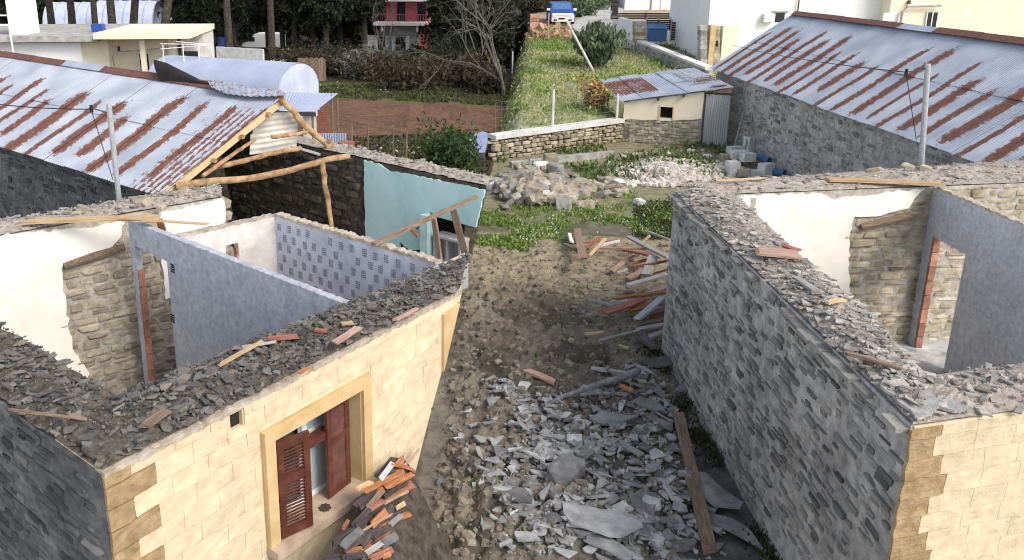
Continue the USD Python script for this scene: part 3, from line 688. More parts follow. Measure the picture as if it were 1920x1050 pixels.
bw = torn_wall(house, fc, fc.L, .62, [bz], [(pl_l, 'plaster_cream'), (pl_r, 'plaster_white')], 12, 'stone_tan', 'mortar_tan')
# oak lintel left over the walled-up doorway
la, lb = fc.hit(118, 492), fc.hit(232, 462)
prim(bw, 'lintel', MB().tube([fc.p(la[0], la[1] - .05, .03), fc.p((la[0] + lb[0]) / 2, (la[1] + lb[1]) / 2 - .02, .035), fc.p(lb[0], lb[1], .03)], [.06, .075, .065], 8), 'wood_brown')
# jambs and rounded broken end of that wall
e_ = MB()
rr = np.random.default_rng(44)
for i in range(14):
    z = .1 + i * .225; v, f = STONES[rr.integers(18)]
    prim(bw, 'stone', (fc.map(v * [.24, .2, .5] + [fc.L + .02 + rr.normal(0, .025), z, -.28]), f), 'stone_tan')
gC, q3C = rubble_top([g2(410, 348), Cs + (g2(0, 417) - C0), Cs, C1 - dC * .05], HW, rng, 0, '', '', '', '', amp=.14)
prim(house, 'back_wall_crown', MB().grid(q3C), 'rubble_bed_light')
lay_shards([t for t in scatter_on(q3C, rng, 600, (.035, .24)) if t[1][0] > -7], 12, 'slate_light', 'slate_light', 'grey brown slate lying on the crown of the cream back wall', 'loose slates on the cream back wall', 'slate_rubble', 'grey brown slate chips along the top of the cream back wall')
plank(G(45, 416, HW + .12), G(300, 408, HW + .14), .16, .05, 'wood_fresh', 'long fresh yellow split board lying along the top of the cream back wall', 'board', seed=3)
plank(G(225, 408, HW + .2), G(388, 420, HW + .02), .05, .03, 'wood_fresh', 'thin yellow stick jutting from the cream back wall over the white plaster', 'stick', seed=4)
plank(G(299, 412, HW + .1), G(306, 434, HW - .25), .1, .06, 'wood_orange', 'short brown wooden wedge leaning at the edge of the white plaster', 'wood block', seed=5)
for i, (u, v, z) in enumerate(((262, 378, .25), (270, 380, .2), (157, 392, .1), (345, 358, .15), (303, 388, .2))):
    r_ = rock(rng, .28 - .03 * i, .6, .2); world_thing('wall_stone', (r_[0] + G(u, v, HW + .08), r_[1]), 'stone_tan', 'loose tan stone left on the crown of the cream back wall', 'stone', 'loose stones on the cream back wall')
# blue partition with its doorway
PA, PB = g2(240, 415), g2(640, 570); fp = Fr(PA, PB, (-6, 6))
d0, d1 = fp.hit(252, 460), fp.hit(313, 490)
ds0, ds1, dz = d0[0], d1[0], min(d1[1], d0[1])
part = Polygon([(0, 0), (fp.L + .2, 0), (fp.L + .2, HW), (0, HW)]).difference(Polygon([(ds0, -.1), (ds1, -.1), (ds1, d1[1]), (ds0, d0[1])]))
pt = prim(house, 'partition_wall', fp.ext(ragged([(0, HW - .03), (fp.L + .2, HW - .03), (fp.L + .2, HW + .02), (0, HW + .012)], .004, .05, 3).union(part), -.11, 0), 'plaster_blue')
for i in range(8): prim(pt, 'brick', MB().box(fp.p(ds0 + .025, .16 + i * .3, -.055), (.045, .285, .1), fp.x, fp.z, fp.n), 'brick_red')
def grids(fr, cells, mb, s=.026, g=.012, rows=4, cols=3, sl=.0):
    for a, zc in cells:
        for i in range(cols):
            for j in range(rows):
                mb.box(fr.p(a + (i - (cols - 1) / 2) * (s + g) + sl * j, zc + (j - (rows - 1) / 2) * (s + g), .003), (s, s, .004), fr.x, fr.z, fr.n)
pm = MB(); grids(fp, [fp.hit(324, 503), fp.hit(324, 597)], pm); prim(pt, 'printed_pattern', pm, 'hole_shade_and_marks', kind='stuff')
# white cross wall with the little window, and the papered wall
WA, WB = g2(515, 405), g2(340, 445)
dw = (WB - WA) / np.linalg.norm(WB - WA); fw3 = Fr(WB + dw * .02, WA, (0, 0))
wx, wz = fw3.hit(437, 472)
hole3 = sbox(wx - .12, wz - .55, wx + .1, wz + .13)
w3 = prim(house, 'cross_wall', fw3.ext(sbox(0, 0, fw3.L, HW).difference(hole3), -.14, 0), 'plaster_pale')
for i in range(6): prim(w3, 'brick', MB().box(fw3.p(wx + .085, wz - .5 + i * .1, -.05), (.05, .09, .1), fw3.x, fw3.z, fw3.n), 'brick_red')
prim(w3, 'crown', fw3.ext(ragged([(0, HW - .01), (fw3.L, HW - .01), (fw3.L, HW + .02), (0, HW + .02)], .008, .045, 14), -.143, .003), 'broken_edge')
QB = g2(815, 495); fq = Fr(WA, QB, (0, 0)); fq = Fr(WA, QB, (-4, 8))
paper = Polygon([(-.1, 0), (fq.L - 1.5, 0), (fq.L - .6, HW - .9), (fq.L + .05, HW), (-.1, HW)])
pw = prim(house, 'papered_wall', fq.ext(paper, -.13, 0), 'plaster_lilac')
pm = MB(); cells = []
rr = np.random.default_rng(9)
for j in range(11):
    for i in range(15):
        a = .1 + i * .24 + (.12 if j % 2 else 0); zc = HW - .15 - j * .18
        if paper.buffer(-.06).contains(Point(a, zc)) and rr.random() > .06: cells.append((a + rr.normal(0, .012), zc + rr.normal(0, .012)))
grids(fq, cells, pm, .019, .013); prim(pw, 'printed_pattern', pm, 'print_ink', kind='stuff')
prim(pw, 'crown', fq.ext(ragged([(0, HW - .01), (fq.L, HW - .01), (fq.L, HW + .04), (0, HW + .04)], .012, .045, 15), -.134, .004), 'broken_edge')
# far stone wall, plastered teal at its right
D1_, D0_ = g2(912, 350), g2(690, 300); dd_ = (D0_ - D1_) / np.linalg.norm(D0_ - D1_)
DA = D0_ + dd_ * 6.2; fd = Fr(DA, D1_, (0, 0))
sT = fd.hit(685, 330)[0]; cT = cutline(fd, 480); cB = cutline(fd, 690)
body = Polygon([(0, 0), (cB[0], 0), (cT[0], cT[1]), (fd.L, HW), (0, HW)])
op = [fd.hit(*p) for p in [(818, 405), (930, 420), (900, 480), (870, 560), (818, 560)]]
fire = Polygon([(op[0][0], op[0][1]), (op[1][0], op[0][1]), (op[1][0], .6), (op[0][0], .6)])
shD = lambda V: np.c_[V[:, 0] + np.clip((V[:, 0] - sT - 1.) / 1., 0, 1) * V[:, 2] * 1.1, V[:, 1], V[:, 2]]
tw_ = prim(house, 'far_wall', fd.ext(body.difference(fire), -.55, 0, shift=shD), 'earth_joint')
r = np.random.default_rng(31)
sd = [t for t in courses(sT - .02, HW - .02, r, (.09, .2), (.2, .5), .03) if t[0] > .3 and t[1] > .5 and t[0] + t[2] / 2 < sT - .01]
lay(tw_, fd, sd, r, 'stone_brown', proud=.03, deep=.14, limit=300, jit=.02)
teal = ragged([(sT, .3), (cB[0], .0), (cT[0] - .01, cT[1]), (fd.L - .01, HW - .06), (sT + 1.3, HW - .09), (sT + .75, HW - .13), (sT + .5, HW - .03), (sT, HW - .01)], .007, .07, 18).difference(fire)
prim(tw_, 'plaster', fd.ext(teal, .002, .04), 'plaster_teal')
fl, fh = fd.hit(812, 400), fd.hit(845, 480)
prim(tw_, 'chimney_breast', MB().box(fd.p(op[0][0] - .14, 1.35, .1), (.2, 2.1, .24), fd.x, fd.z, fd.n), 'plaster_teal')
prim(tw_, 'niche_back', fd.ext(Polygon([(op[0][0] - .1, .5), (cB[0] - .05, .5), (cT[0] - .04, cT[1]), (cT[0] + .0, op[0][1] + .1), (op[0][0] - .1, op[0][1] + .1)]).buffer(0), -.52, -.45, shift=shD), 'hole_shade_and_marks')  # near-black panel; the shade inside the niche is put into its colour
cb = MB()
a0, a1 = op[0][0] + .02, cT[0] - .16
for zc in (op[0][1] - .36, op[0][1] - .86): cb.box(fd.p((a0 + a1) / 2, zc, -.02), (a1 - a0, .05, .3), fd.x, fd.z, fd.n)
for a in (a0 + .03, (a0 + a1) / 2, a1 - .03): cb.box(fd.p(a, op[0][1] - .86, -.02), (.05, 1., .26), fd.x, fd.z, fd.n)
cb.box(fd.p((a0 + a1) / 2, op[0][1] - .62, -.12), (a1 - a0, .46, .02), fd.x, fd.z, fd.n)
prim(tw_, 'shelf_unit', cb, 'wood_grey')
gD, q3D = rubble_top([DA + fd.n[:2] * -.55, D1_ + fd.n[:2] * -.55, D1_, DA], HW, rng, 0, '', '', '', '', amp=.14)
prim(house, 'far_wall_crown', MB().grid(q3D), 'rubble_bed_light')
lay_shards([t for t in scatter_on(q3D, rng, 420, (.04, .22)) if t[1][0] > -2.2], 8, 'slate_light', 'slate_light', 'pinkish grey slate lying on the crown above the teal plaster', 'loose slates above the teal plaster', 'slate_rubble', 'pinkish grey stone chips along the top of the far wall above the teal plaster')
# motifs painted on the teal plaster and its torn patch
tm_ = MB(); a, zc = fd.hit(790, 425); grids(fd, [(a - .07, zc), (a + .07, zc)], tm_, .03, .015, 3, 2)
tm2 = MB(); tm2.v = [v + fd.n * .042 for v in tm_.v]; tm2.f = tm_.f; tm2.n = tm_.n
prim(tw_, 'painted_motif', tm2, 'hole_shade_and_marks')
tq = ragged(h_(fd, [(752, 452), (770, 470), (792, 466), (800, 482), (786, 486), (760, 480)]), .01, .06, 3)
prim(tw_, 'torn_patch', fd.ext(tq, .043, .047), 'hole_shade_and_marks')
# floors
prim(house, 'floor', MB().grid(np.array([[[*(OI + EU * a + EV * b), .06] for b in np.linspace(-.2, 5.6, 8)] for a in np.linspace(-.2, 3.2, 8)])), 'floor_concrete')
# chips on the floor
fl_ = []
for i in range(160):
    u, v = rng.uniform(180, 330), rng.uniform(640, 740); p = G(u, v, .07); sv, sf = rock(rng, rng.uniform(.03, .16), .6); fl_.append((p, sv, sf))
m = MB(); [m.add(v + p, f) for p, v, f in fl_]; world_thing('floor_rubble', m, 'stone_tan', 'stone crumbs on the floor of the cream room of the left house', 'rubble', kind='stuff')
# fallen timbers in the teal room
plank(G(700, 458, HW + .1), at(893, 369, G(893, 369, HW)[1] - .6), .075, .05, 'wood_brown', 'long thin beam leaning diagonally across the teal plaster', 'beam', seed=21, broken=False)
Dm = fd.p(op[0][0] + .1, 0, .45)
plank(at(812, 400, Dm[1]), at(826, 500, Dm[1] - .3), .14, .04, 'wood_pink', 'pinkish brown upright plank leaning before the kitchen shelves', 'plank', seed=22, roll=1.4)
plank(at(850, 392, Dm[1] - .4), at(877, 495, Dm[1] - .6), .13, .04, 'wood_brown', 'grey brown upright plank leaning right of the kitchen shelves', 'plank', seed=23, roll=1.4)
plank(at(770, 428, Dm[1] + .4), at(784, 443, Dm[1] + .3), .08, .05, 'wood_red', 'short reddish block hanging under the diagonal beam', 'wood block', seed=24)
# boards and sticks lying on the front wall's slates
for i, (u1, v1, u2, v2, w, mm, lb_) in enumerate(((628, 642, 674, 612, .16, 'wood_pink', 'pale pinkish board lying on slates near the far end of the front wall'), (740, 600, 782, 578, .08, 'wood_pink', 'narrow grey pink board on slates by the notch in the front wall'), (412, 684, 492, 640, .09, 'wood_fresh', 'yellow batten lying on the inner edge of the front wall'), (500, 636, 560, 630, .16, 'wood_red', 'reddish broken board lying at the middle of the front wall'), (272, 800, 312, 770, .2, 'wood_brown', 'short brown board with a pale edge near the front corner'), (20, 768, 160, 785, .035, 'wood_brown', 'long grey stick lying along the side wall crown'), (640, 607, 662, 604, .1, 'wood_fresh', 'small bright yellow chip of wood on the front wall'), (590, 618, 612, 620, .12, 'wood_red', 'small red brown wood chip on the front wall'), (455, 650, 520, 640, .05, 'wood_grey', 'thin grey stick beside the reddish board on the front wall'), (560, 700, 580, 690, .08, 'wood_orange', 'small orange wood chip near the edge of the front wall'))):
    plank(G(u1, v1, HW + .17), G(u2, v2, HW + .17), w * .55, .02, mm, lb_, 'wood', name='wood_piece', seed=40 + i)

# ================================================================== THE LEFT BARN with the rusted roof
rng = np.random.default_rng(51)
ZE = 3.0
E1 = G(310, 358, ZE); E0 = G(0, 265, ZE); ev_ = (E0 - E1) / np.linalg.norm(E0 - E1); ev_[2] = 0
eu_ = np.array([-ev_[1], ev_[0], 0.]); eu_ = eu_ if eu_ @ [.6, .7, 0] > 0 else -eu_
gp = Fr(E1[:2], E1[:2] + eu_[:2], (0, 0)); rs, rz = gp.hit(530, 180)
RU, RZ = rs, rz                                   # the ridge: this far in and this high
LB = 21.
barn = thing('barn', 'old stone barn with rust streaked corrugated roof behind the roofless left house', 'barn', (E1[0], E1[1], 0))
slope = np.array([*(-eu_[:2] * RU), ZE - RZ - .06]); SL = np.linalg.norm(slope); slope /= SL
ridge0 = E1 + eu_ * RU + [0, 0, RZ - ZE]
centres = [ .95 + i * .93 + rng.normal(0, .06) for i in range(24)]
st_ = [(c, rng.uniform(.17, .37), rng.uniform(.14, .42) if i > 2 else rng.uniform(.05, .15), rng.uniform(.86, 1.05)) for i, c in enumerate(centres)]
def rustL(s0, t0):
    def f(S, T):
        s, t = S + s0, (T + t0) / SL; o = np.zeros_like(s)
        for c, w, a, b in st_:
            wob = .05 * np.sin(t * 9 + c * 5)
            o = np.maximum(o, np.clip(1.25 - np.abs(s + wob - c) / w, 0, 1) * smooth(t, a, a + .18) * (1 - smooth(t, b, b + .12)))
        o = np.maximum(o, (1 - smooth(s, .7, 1.7)) * (.5 + .25 * np.sin(s * 34)) * smooth(t, .05, .3))
        return o
    return f
SW = .93
for i in range(int(LB / SW)):
    for j, (t0, t1) in enumerate(((0, SL * .52), (SL * .46, SL + .12))):
        o = ridge0 + ev_ * (i * SW - .02) + slope * t0 + np.array([0, 0, .016 * (1 - j) + .008 * (i % 2) + .02])
        tilt = rng.normal(0, .004)
        m, rv_ = corrugated(o, ev_, slope + np.array([0, 0, tilt]), SW + .06, t1 - t0, .093, .016, rustL(i * SW, t0), nseg=14)
        prim(barn, 'roof_sheet', m, 'roof_sheet', smooth=True, prims={'rust': rv_})
# the far slope of the roof, out of sight but for its edge
for i in range(int(LB / 1.9)):
    m, rv_ = corrugated(ridge0 + ev_ * (i * 1.9 + (1.4 if i == 0 else 0)) + [0, 0, .02], ev_, np.array([*(eu_[:2] * .78), -.62]), 1.95 - (1.4 if i == 0 else 0), 1.7, .093, .011, lambda S, T: .5 + 0 * S, nseg=3)
    prim(barn, 'rear_roof_sheet', m, 'roof_sheet', smooth=True, prims={'rust': rv_})
for i in range(10):            # ridge caps
    a, b = 1.2 + i * 2., 1.2 + i * 2. + 2.08; nn = 9
    th = np.linspace(-1, 1, nn); P = []
    for s in np.linspace(a, b, 3): P.append([ridge0 + ev_ * s + eu_ * (.2 * t) + [0, 0, .1 - .13 * abs(t) + .012 * (i % 2)] for t in th])
    m = MB().grid(np.array(P)); r_ = .85 if i not in (3, 7) else .1
    prim(barn, 'ridge_cap', m, 'roof_sheet', prims={'rust': np.full(len(m.vertices), r_)})
wl = Fr((E1 + eu_ * .22)[:2], (E0 + eu_ * .22 + ev_ * 10)[:2], (-6, 2))
bwl = prim(barn, 'wall', wl.ext(sbox(0, 0, LB - 1, ZE - .02), -.5, 0), 'mortar_underexposed')
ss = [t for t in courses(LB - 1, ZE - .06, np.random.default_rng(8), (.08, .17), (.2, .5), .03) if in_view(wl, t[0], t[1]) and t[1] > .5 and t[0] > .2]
lay(bwl, wl, ss, np.random.default_rng(9), 'stone_underexposed', proud=.014, limit=300, mass='stone_underexposed_mass', lib=FLAT, key=lambda t: t[0])
# rafter board down the open gable, purlins, far gable wall
plank_loc = E1 + [0, 0, -.08]
rf = MB(); a = ridge0 + ev_ * .03 - [0, 0, .12]; b = E1 + ev_ * .03 - [0, 0, .1]; dr = (b - a) / np.linalg.norm(b - a)
rf.box((a + b) / 2, (np.linalg.norm(b - a), .06, .13), dr, ev_, np.cross(dr, ev_)); prim(barn, 'verge_board', rf, 'wood_fresh')
for k in range(4):
    c = ridge0 + slope * (SL * (.15 + .24 * k)) - np.array([0, 0, .1])
    prim(barn, 'purlin', MB().tube([c - ev_ * .1, c + ev_ * 6, c + ev_ * 12], .05, 6), 'log_bark')
prim(barn, 'end_wall', MB().box(E1 + ev_ * (LB - .4) + eu_ * 2. + [0, 0, -ZE / 2], (.5, 4.4, ZE), ev_, eu_), 'mortar_underexposed')
gw = Fr((E1 + ev_ * 2.6)[:2], (E1 + eu_ * RU + ev_ * 2.6)[:2], (0, 0))
prim(barn, 'cross_wall', gw.ext(Polygon([(.3, 0), (RU + .6, 0), (RU, RZ - .25), (.3, ZE - .2)]), -.3, 0), 'earth_joint')
# sheets torn loose at the ridge
P = []
c_ = [(290, 118), (300, 122), (330, 132), (365, 148), (400, 158)]
top = [at(u, v, ridge0[1] + 3.2 - (u - 290) * .012) for u, v in [(288, 112), (310, 118), (340, 133), (372, 149), (402, 156)]]
botm = [at(u, v, ridge0[1] + 2.7 - (u - 290) * .012) for u, v in [(300, 152), (318, 153), (345, 155), (375, 158), (404, 160)]]
g_ = np.array([np.array(top) * (1 - t) + np.array(botm) * t + np.array([0, -.12, .05]) * math.sin(math.pi * t) for t in np.linspace(0, 1, 8)])
m = MB().grid(g_); mb2 = MB().grid(g_ + [0.02, .03, 0]); world_thing('loose_roof_sheet', (np.vstack([m.vertices, mb2.vertices]), np.vstack([m.faces, mb2.faces + len(m.vertices)])), 'rust_black', 'black curled roof sheet standing up behind the barn ridge', 'roof sheet')
def strip(ptsA, ptsB, n, k, amp, per):
    A, B = np.array(ptsA), np.array(ptsB); tA = np.linspace(0, 1, len(A)); tt = np.linspace(0, 1, n)
    iA = np.stack([np.interp(tt, tA, A[:, c]) for c in range(3)], 1); iB = np.stack([np.interp(tt, tA, B[:, c]) for c in range(3)], 1)
    w = np.linspace(0, 1, k)[:, None, None]; P = iA[None] * (1 - w) + iB[None] * w
    P[..., 2] += amp * np.cos(np.linspace(0, per * 2 * math.pi, n))[None, :]
    return P
yR = ridge0[1]
P = strip([at(388, 150, yR + 1.4), at(420, 152, yR + 1.1), at(470, 163, yR + .6), at(528, 168, yR + .05), at(536, 176, yR)], [at(395, 163, yR + 1.0), at(425, 176, yR + .6), at(470, 181, yR + .1), at(520, 180, yR - .25), at(534, 180, yR - .3)], 80, 7, .012, 17)
m = MB().grid(P); world_thing('loose_roof_sheet', m, 'roof_sheet', 'bent corrugated sheet curling over the open end of the barn ridge', 'roof sheet', prims={'rust': .42 + .3 * (meshkit.fbm(m.vertices * 2, 3, 5) - .5)}, smooth=True)
# pale corrugated panel hung in the open gable
yP = E1[1] + 2.2
cr = [at(478, 215, yP), at(560, 207, yP + .3), at(556, 275, yP + .3), at(475, 290, yP)]
nn = 42; P = []
for t in np.linspace(0, 1, nn):
    a = cr[0] * (1 - t) + cr[3] * t; b = cr[1] * (1 - t) + cr[2] * t
    P.append([a * (1 - s) + b * s + np.array([0, -.012, .0]) * math.cos(t * 7 * 2 * math.pi) for s in np.linspace(0, 1, 5)])
P = np.array(P); P[:, 0] += [-.03, 0, 0]; P[20:, 0, 0] -= .05
world_thing('wall_panel', MB().grid(P), 'zinc_pale', 'pale cream corrugated panel hanging in the open barn gable', 'metal panel', smooth=True)
# logs: purlins of the stripped roof
def log(pts, r, label, mt='log_bark', seed=0, cat='log'):
    q = np.random.default_rng(seed); pts = np.array(pts); n = 14; t = np.linspace(0, 1, len(pts)); tt = np.linspace(0, 1, n)
    P = np.stack([np.interp(tt, t, pts[:, c]) for c in range(3)], 1)
    P[1:-1] = P[1:-1] * .5 + (P[:-2] + P[2:]) * .25
    P += q.normal(0, np.mean(r) * .12, P.shape); rad = np.interp(tt, [0, 1], r if np.ndim(r) else [r, r * .85]) if np.ndim(r) else np.linspace(r, r * .82, n)
    rad = rad * (1 + q.normal(0, .06, n))
    return world_thing('log', MB().tube(P, rad, 9), mt, label, cat, smooth=60)
y1 = E1[1]
log([at(330, 350, y1 + .1), at(390, 340, y1 + .3), at(470, 335, y1 + .9), at(540, 322, y1 + 1.3), at(600, 301, y1 + 1.6), at(655, 292, y1 + 1.9)], .075, 'long crooked debarked log bridging from the barn eave to the far wall', seed=1)
log([at(395, 316, y1 + 1.2), at(430, 308, y1 + 1.4), at(480, 296, y1 + 1.7), at(530, 283, y1 + 2.), at(565, 278, y1 + 2.2)], .06, 'shorter brown log behind the crooked one at the foot of the pale panel', seed=2)
log([at(523, 180, yR - .1), at(545, 203, yR - .05), at(570, 235, yR + .1), at(600, 262, yR + .3), at(622, 278, yR + .45), at(632, 290, yR + .5)], .075, 'forked rafter log sloping down from the barn ridge to the far wall', seed=3)
log([at(510, 257, y1 + 1.9), at(576, 248, y1 + 2.4)], .05, 'short pale pole sticking out beside the pale panel', 'log_bark', seed=4, cat='pole')
log([at(603, 300, y1 + 1.6), at(612, 360, y1 + 1.5), at(624, 432, y1 + 1.45)], .065, 'slim upright prop log standing before the dark stone wall', seed=5)
log([at(612, 272, yR + .4), at(620, 262, yR + .35)], .05, 'stub of a cut branch at the end of the rafter log', seed=6)
log([at(380, 330, y1 + .6), at(445, 283, y1 + 1.6), at(478, 262, y1 + 2)], .045, 'thin rafter along the torn edge of the barn roof', 'log_bark', seed=7, cat='rafter')
plank(at(545, 275, y1 + 2.3), at(600, 290, y1 + 2.3), .08, .04, 'wood_grey', 'grey lath lying on the dark stone wall behind the logs', 'plank', seed=90)
# pole and wire in front of the barn
pb = at(216, 300, 15.0)
m = MB().tube([[pb[0], pb[1], 0], [pb[0] - .01, pb[1], at(205, 195, 15.0)[2]]], .05, 10); po = thing('utility_pole', 'thin grey metal pole standing in front of the left barn roof', 'pole', (pb[0], pb[1], 0))
prim(po, 'shaft', m, 'galvanised'); tz = at(205, 195, 15.0)[2]
prim(po, 'bracket', MB().tube([[pb[0], pb[1], tz - .18], [pb[0] - .35, pb[1], tz - .08]], .012, 5), 'iron')
prim(po, 'insulator', MB().tube([[pb[0] - .35, pb[1], tz - .02], [pb[0] - .35, pb[1], tz - .16]], [.03, .035], 6), 'black_plastic')
def wire(pts, r, label, sag=0.):
    a, b = np.array(pts[0]), np.array(pts[-1]); t = np.linspace(0, 1, 20); P = a + (b - a) * t[:, None]; P[:, 2] -= sag * 4 * t * (1 - t)
    world_thing('cable', MB().tube(P, r, 5), 'black_plastic', label, 'cable')
wire([[pb[0] - .35, pb[1], tz - .1], at(-60, 188, 17.)], .011, 'thin dark cable running left from the pole before the left barn', .05)
wire([[pb[0] - .35, pb[1], tz - .12], at(212, 338, 14.9)], .008, 'slack black cable hanging down beside the left pole', .0)

# ================================================================== THE HEAP OF BOARDS below the shuttered window
hp = [ff.p(ff.hit(u, 900)[0], 0, 0) for u in (640, 860)]
P = []
for s in np.linspace(-.2, send(.4) - ff.L + ff.L, 26):
    row = []
    for d_ in np.linspace(0.02, 1.5, 12):
        p = ff.p(s, 0, d_); row.append([p[0], p[1], 0.])
    P.append(row)
P = np.array(P); ss_ = np.linspace(-.2, send(.4), 26)
dd_l = np.linspace(0.02, 1.5, 12)
for j_, d_ in enumerate(dd_l):
    k_q = max(0., (d_ - .12) / .75); pl_q = Fr(ff.p(0, 0, d_)[:2], ff.p(5, 0, d_)[:2], (0, 0))
    for i_, s_ in enumerate(ss_):
        lo, hi_ = -1., 3.
        for _ in range(22):
            mid_ = (lo + hi_) / 2; p_ = pl_q.p(s_, mid_); dq = p_[1] * cp - (p_[2] - HC) * sp
            v_ = CY - F * (p_[1] * sp + (p_[2] - HC) * cp) / dq; u_ = CX + F * p_[0] / dq
            if v_ > 840 + 200 * k_q: lo = mid_
            else: hi_ = mid_
        left_lim = 705 - 75 * min(k_q, 1.2); P[i_, j_, 2] = max(-.05, (mid_ - .1) * float(smooth(u_, left_lim - 60, left_lim + 25)) - .02)
P[..., 2] += (meshkit.fbm(P * 5, 3, 3) - .5) * .14
world_thing('debris_heap', MB().grid(P), 'earth_joint', 'dark mound of earth and slate under the boards below the window', 'rubble', kind='stuff')
def zz(x, y): return 440 + x * .2952, 740 + y * .2952
BL = [(815, 620, 1070, 490, 45, 'wood_orange'), (780, 600, 870, 555, 34, 'wood_fresh'), (990, 440, 1140, 480, 45, 'wood_orange'), (950, 590, 1130, 505, 50, 'wood_orange'), (940, 690, 1100, 610, 45, 'wood_pink'), (925, 540, 1000, 440, 42, 'wood_bluegrey'), (845, 715, 940, 610, 38, 'wood_brown'), (1030, 720, 1080, 690, 35, 'wood_fresh'), (870, 830, 960, 740, 55, 'wood_orange'), (805, 1030, 930, 945, 40, 'wood_grey'), (925, 955, 1030, 895, 62, 'slate_shade'), (860, 1045, 1000, 985, 45, 'wood_red'), (690, 850, 722, 800, 25, 'wood_red'), (985, 830, 1060, 765, 36, 'wood_grey'), (775, 890, 1000, 760, 10, 'wood_fresh'), (945, 1030, 985, 1015, 32, 'wood_orange'), (950, 650, 1090, 560, 30, 'wood_dark'), (760, 830, 860, 720, 45, 'wood_dark'), (690, 960, 800, 860, 60, 'slate_shade'), (1090, 440, 1170, 350, 28, 'wood_pink'), (700, 1040, 830, 1010, 50, 'wood_dark'), (880, 900, 990, 840, 40, 'wood_dark'), (1000, 640, 1090, 600, 30, 'wood_orange')]
LBL = ['orange board with a worn face, topmost left in the heap below the window', 'short squared light wooden block on the left of the boards below the window', 'thick orange board end at the top of the heap below the window', 'broad orange board second in the heap below the window', 'pinkish grey board with nail marks in the heap below the window', 'blue grey board leaning on the yellow wall behind the orange ones', 'brown narrow board slanting up left of the pinkish board', 'small light board end at the right rim of the board heap', 'cracked orange board chunk in the middle of the board heap', 'grey board low in the heap beside the slate slab', 'dark slate slab lying low among the boards', 'red painted board lowest in the heap under the window', 'small red stub at the left rim of the board heap', 'whitish board end at the right of the board heap', 'thin pale lath crossing the board heap', 'small orange offcut over the red painted board', 'dark board wedged between the orange boards', 'blackened board left of the cracked orange chunk', 'dark slate slab left of the grey board', 'pinkish board leaning on the wall at the top right of the heap', 'blackened board at the bottom of the heap', 'dark board under the whitish board end', 'thin orange board under the broad one']
for i, (x1, y1_, x2, y2, w, mm_) in enumerate(BL):
    u1, v1 = zz(x1, y1_); u2, v2 = zz(x2, y2)
    def onheap(u, v):
        k = np.clip((v - 840) / 200., 0, 1); dd = .12 + k * .75
        pl = Fr(ff.p(0, 0, dd)[:2], ff.p(5, 0, dd)[:2], (0, 0)); s, z = pl.hit(u, v); return pl.p(s, z)
    plank(onheap(u1, v1), onheap(u2, v2), w * .2952 * .0048 * 1.0, .026, mm_, LBL[i], 'slab' if 'slate' in mm_ else 'board', name='slate_slab' if 'slate' in mm_ else 'board', roll=rng.normal(.5, .3), seed=200 + i)

rb_ = np.random.default_rng(77)
for i in range(46):
    u = rb_.uniform(650, 772); v = rb_.uniform(872, 1075)
    if u < 770 - (v - 850) * .75 or u > 1005 - 270 * v / 1050 - 12: continue
    L_b = rb_.uniform(40, 95); a = rb_.normal(.62, .3); a_, b_ = onheap(u - L_b / 2 * math.cos(a), v + L_b / 2 * math.sin(a)), onheap(u + L_b / 2 * math.cos(a), v - L_b / 2 * math.sin(a))
    a_ = a_ - ff.n * .07; b_ = b_ - ff.n * .07
    plank(a_, b_, rb_.uniform(.06, .11), .022, ['wood_dark', 'wood_orange', 'wood_dark', 'wood_dark', 'wood_red'][i % 5], 'weathered broken board in the lower layers of the heap below the window', 'board', 'boards in the heap below the window', name='board', roll=rb_.normal(.5, .3), seed=700 + i)

# ================================================================== LEFT BACKGROUND
rng = np.random.default_rng(61)
class Bx(MB):
    """boxes in the axes of a building: x along its front, y inwards."""
    def __init__(s, o, ang): super().__init__(); s.o = np.array(o, float); s.ex = np.array([math.cos(ang), math.sin(ang), 0]); s.ey = np.array([-math.sin(ang), math.cos(ang), 0])
    def b(s, x0, x1, y0, y1, z0, z1):
        return s.box(s.o + s.ex * (x0 + x1) / 2 + s.ey * (y0 + y1) / 2 + np.array([0, 0, (z0 + z1) / 2]), (x1 - x0, y1 - y0, z1 - z0), s.ex, s.ey)
# flat roofed white house
Yh = 44.; oA = at(188, 100, Yh); oA[2] = 0; zr_ = at(188, 66, Yh)[2]
wb = thing('flat_roofed_house', 'white flat roofed house with a cream porch behind the left barn roof', 'house', oA)
def B(*bs, o=oA, ang=math.radians(4)):
    m = Bx(o, ang)
    for b in bs: m.b(*b)
    return m
prim(wb, 'wall', B((-14, -1.0, 0, 9, 0, zr_ - .3)), 'white_paint'); prim(wb, 'porch_side_wall', B((-.996, .35, .3, 9, 0, zr_ - .3)), 'cream_paint'); prim(wb, 'porch_wall', B((.354, 3.4, 1.2, 9, 0, zr_ - .3)), 'cream_paint')
prim(wb, 'roof_slab', B((-14.5, .1, -.55, 9.4, zr_ - .297, zr_)), 'concrete'); prim(wb, 'porch_roof', B((.104, 5.1, -1.2, 6, zr_ - .12, zr_ + .2)), 'cream_paint')
prim(wb, 'column', B((3.404, 3.65, 1., 1.25, 0, zr_ - .123)), 'cream_paint'); prim(wb, 'column', B((2.3, 2.55, -.6, -.35, 0, zr_ - .123)), 'cream_paint')
prim(wb, 'window', B((1.75, 2.25, 1.15, 1.19, 1.2, 2.45)), 'glass_dark'); prim(wb, 'window', B((3.8, 4.6, 3, 3.05, .9, 2.4)), 'glass_dark'); prim(wb, 'wall_recess', B((3.66, 5.0, 3.06, 6, 0, zr_ - .123)), 'plaster_pale')
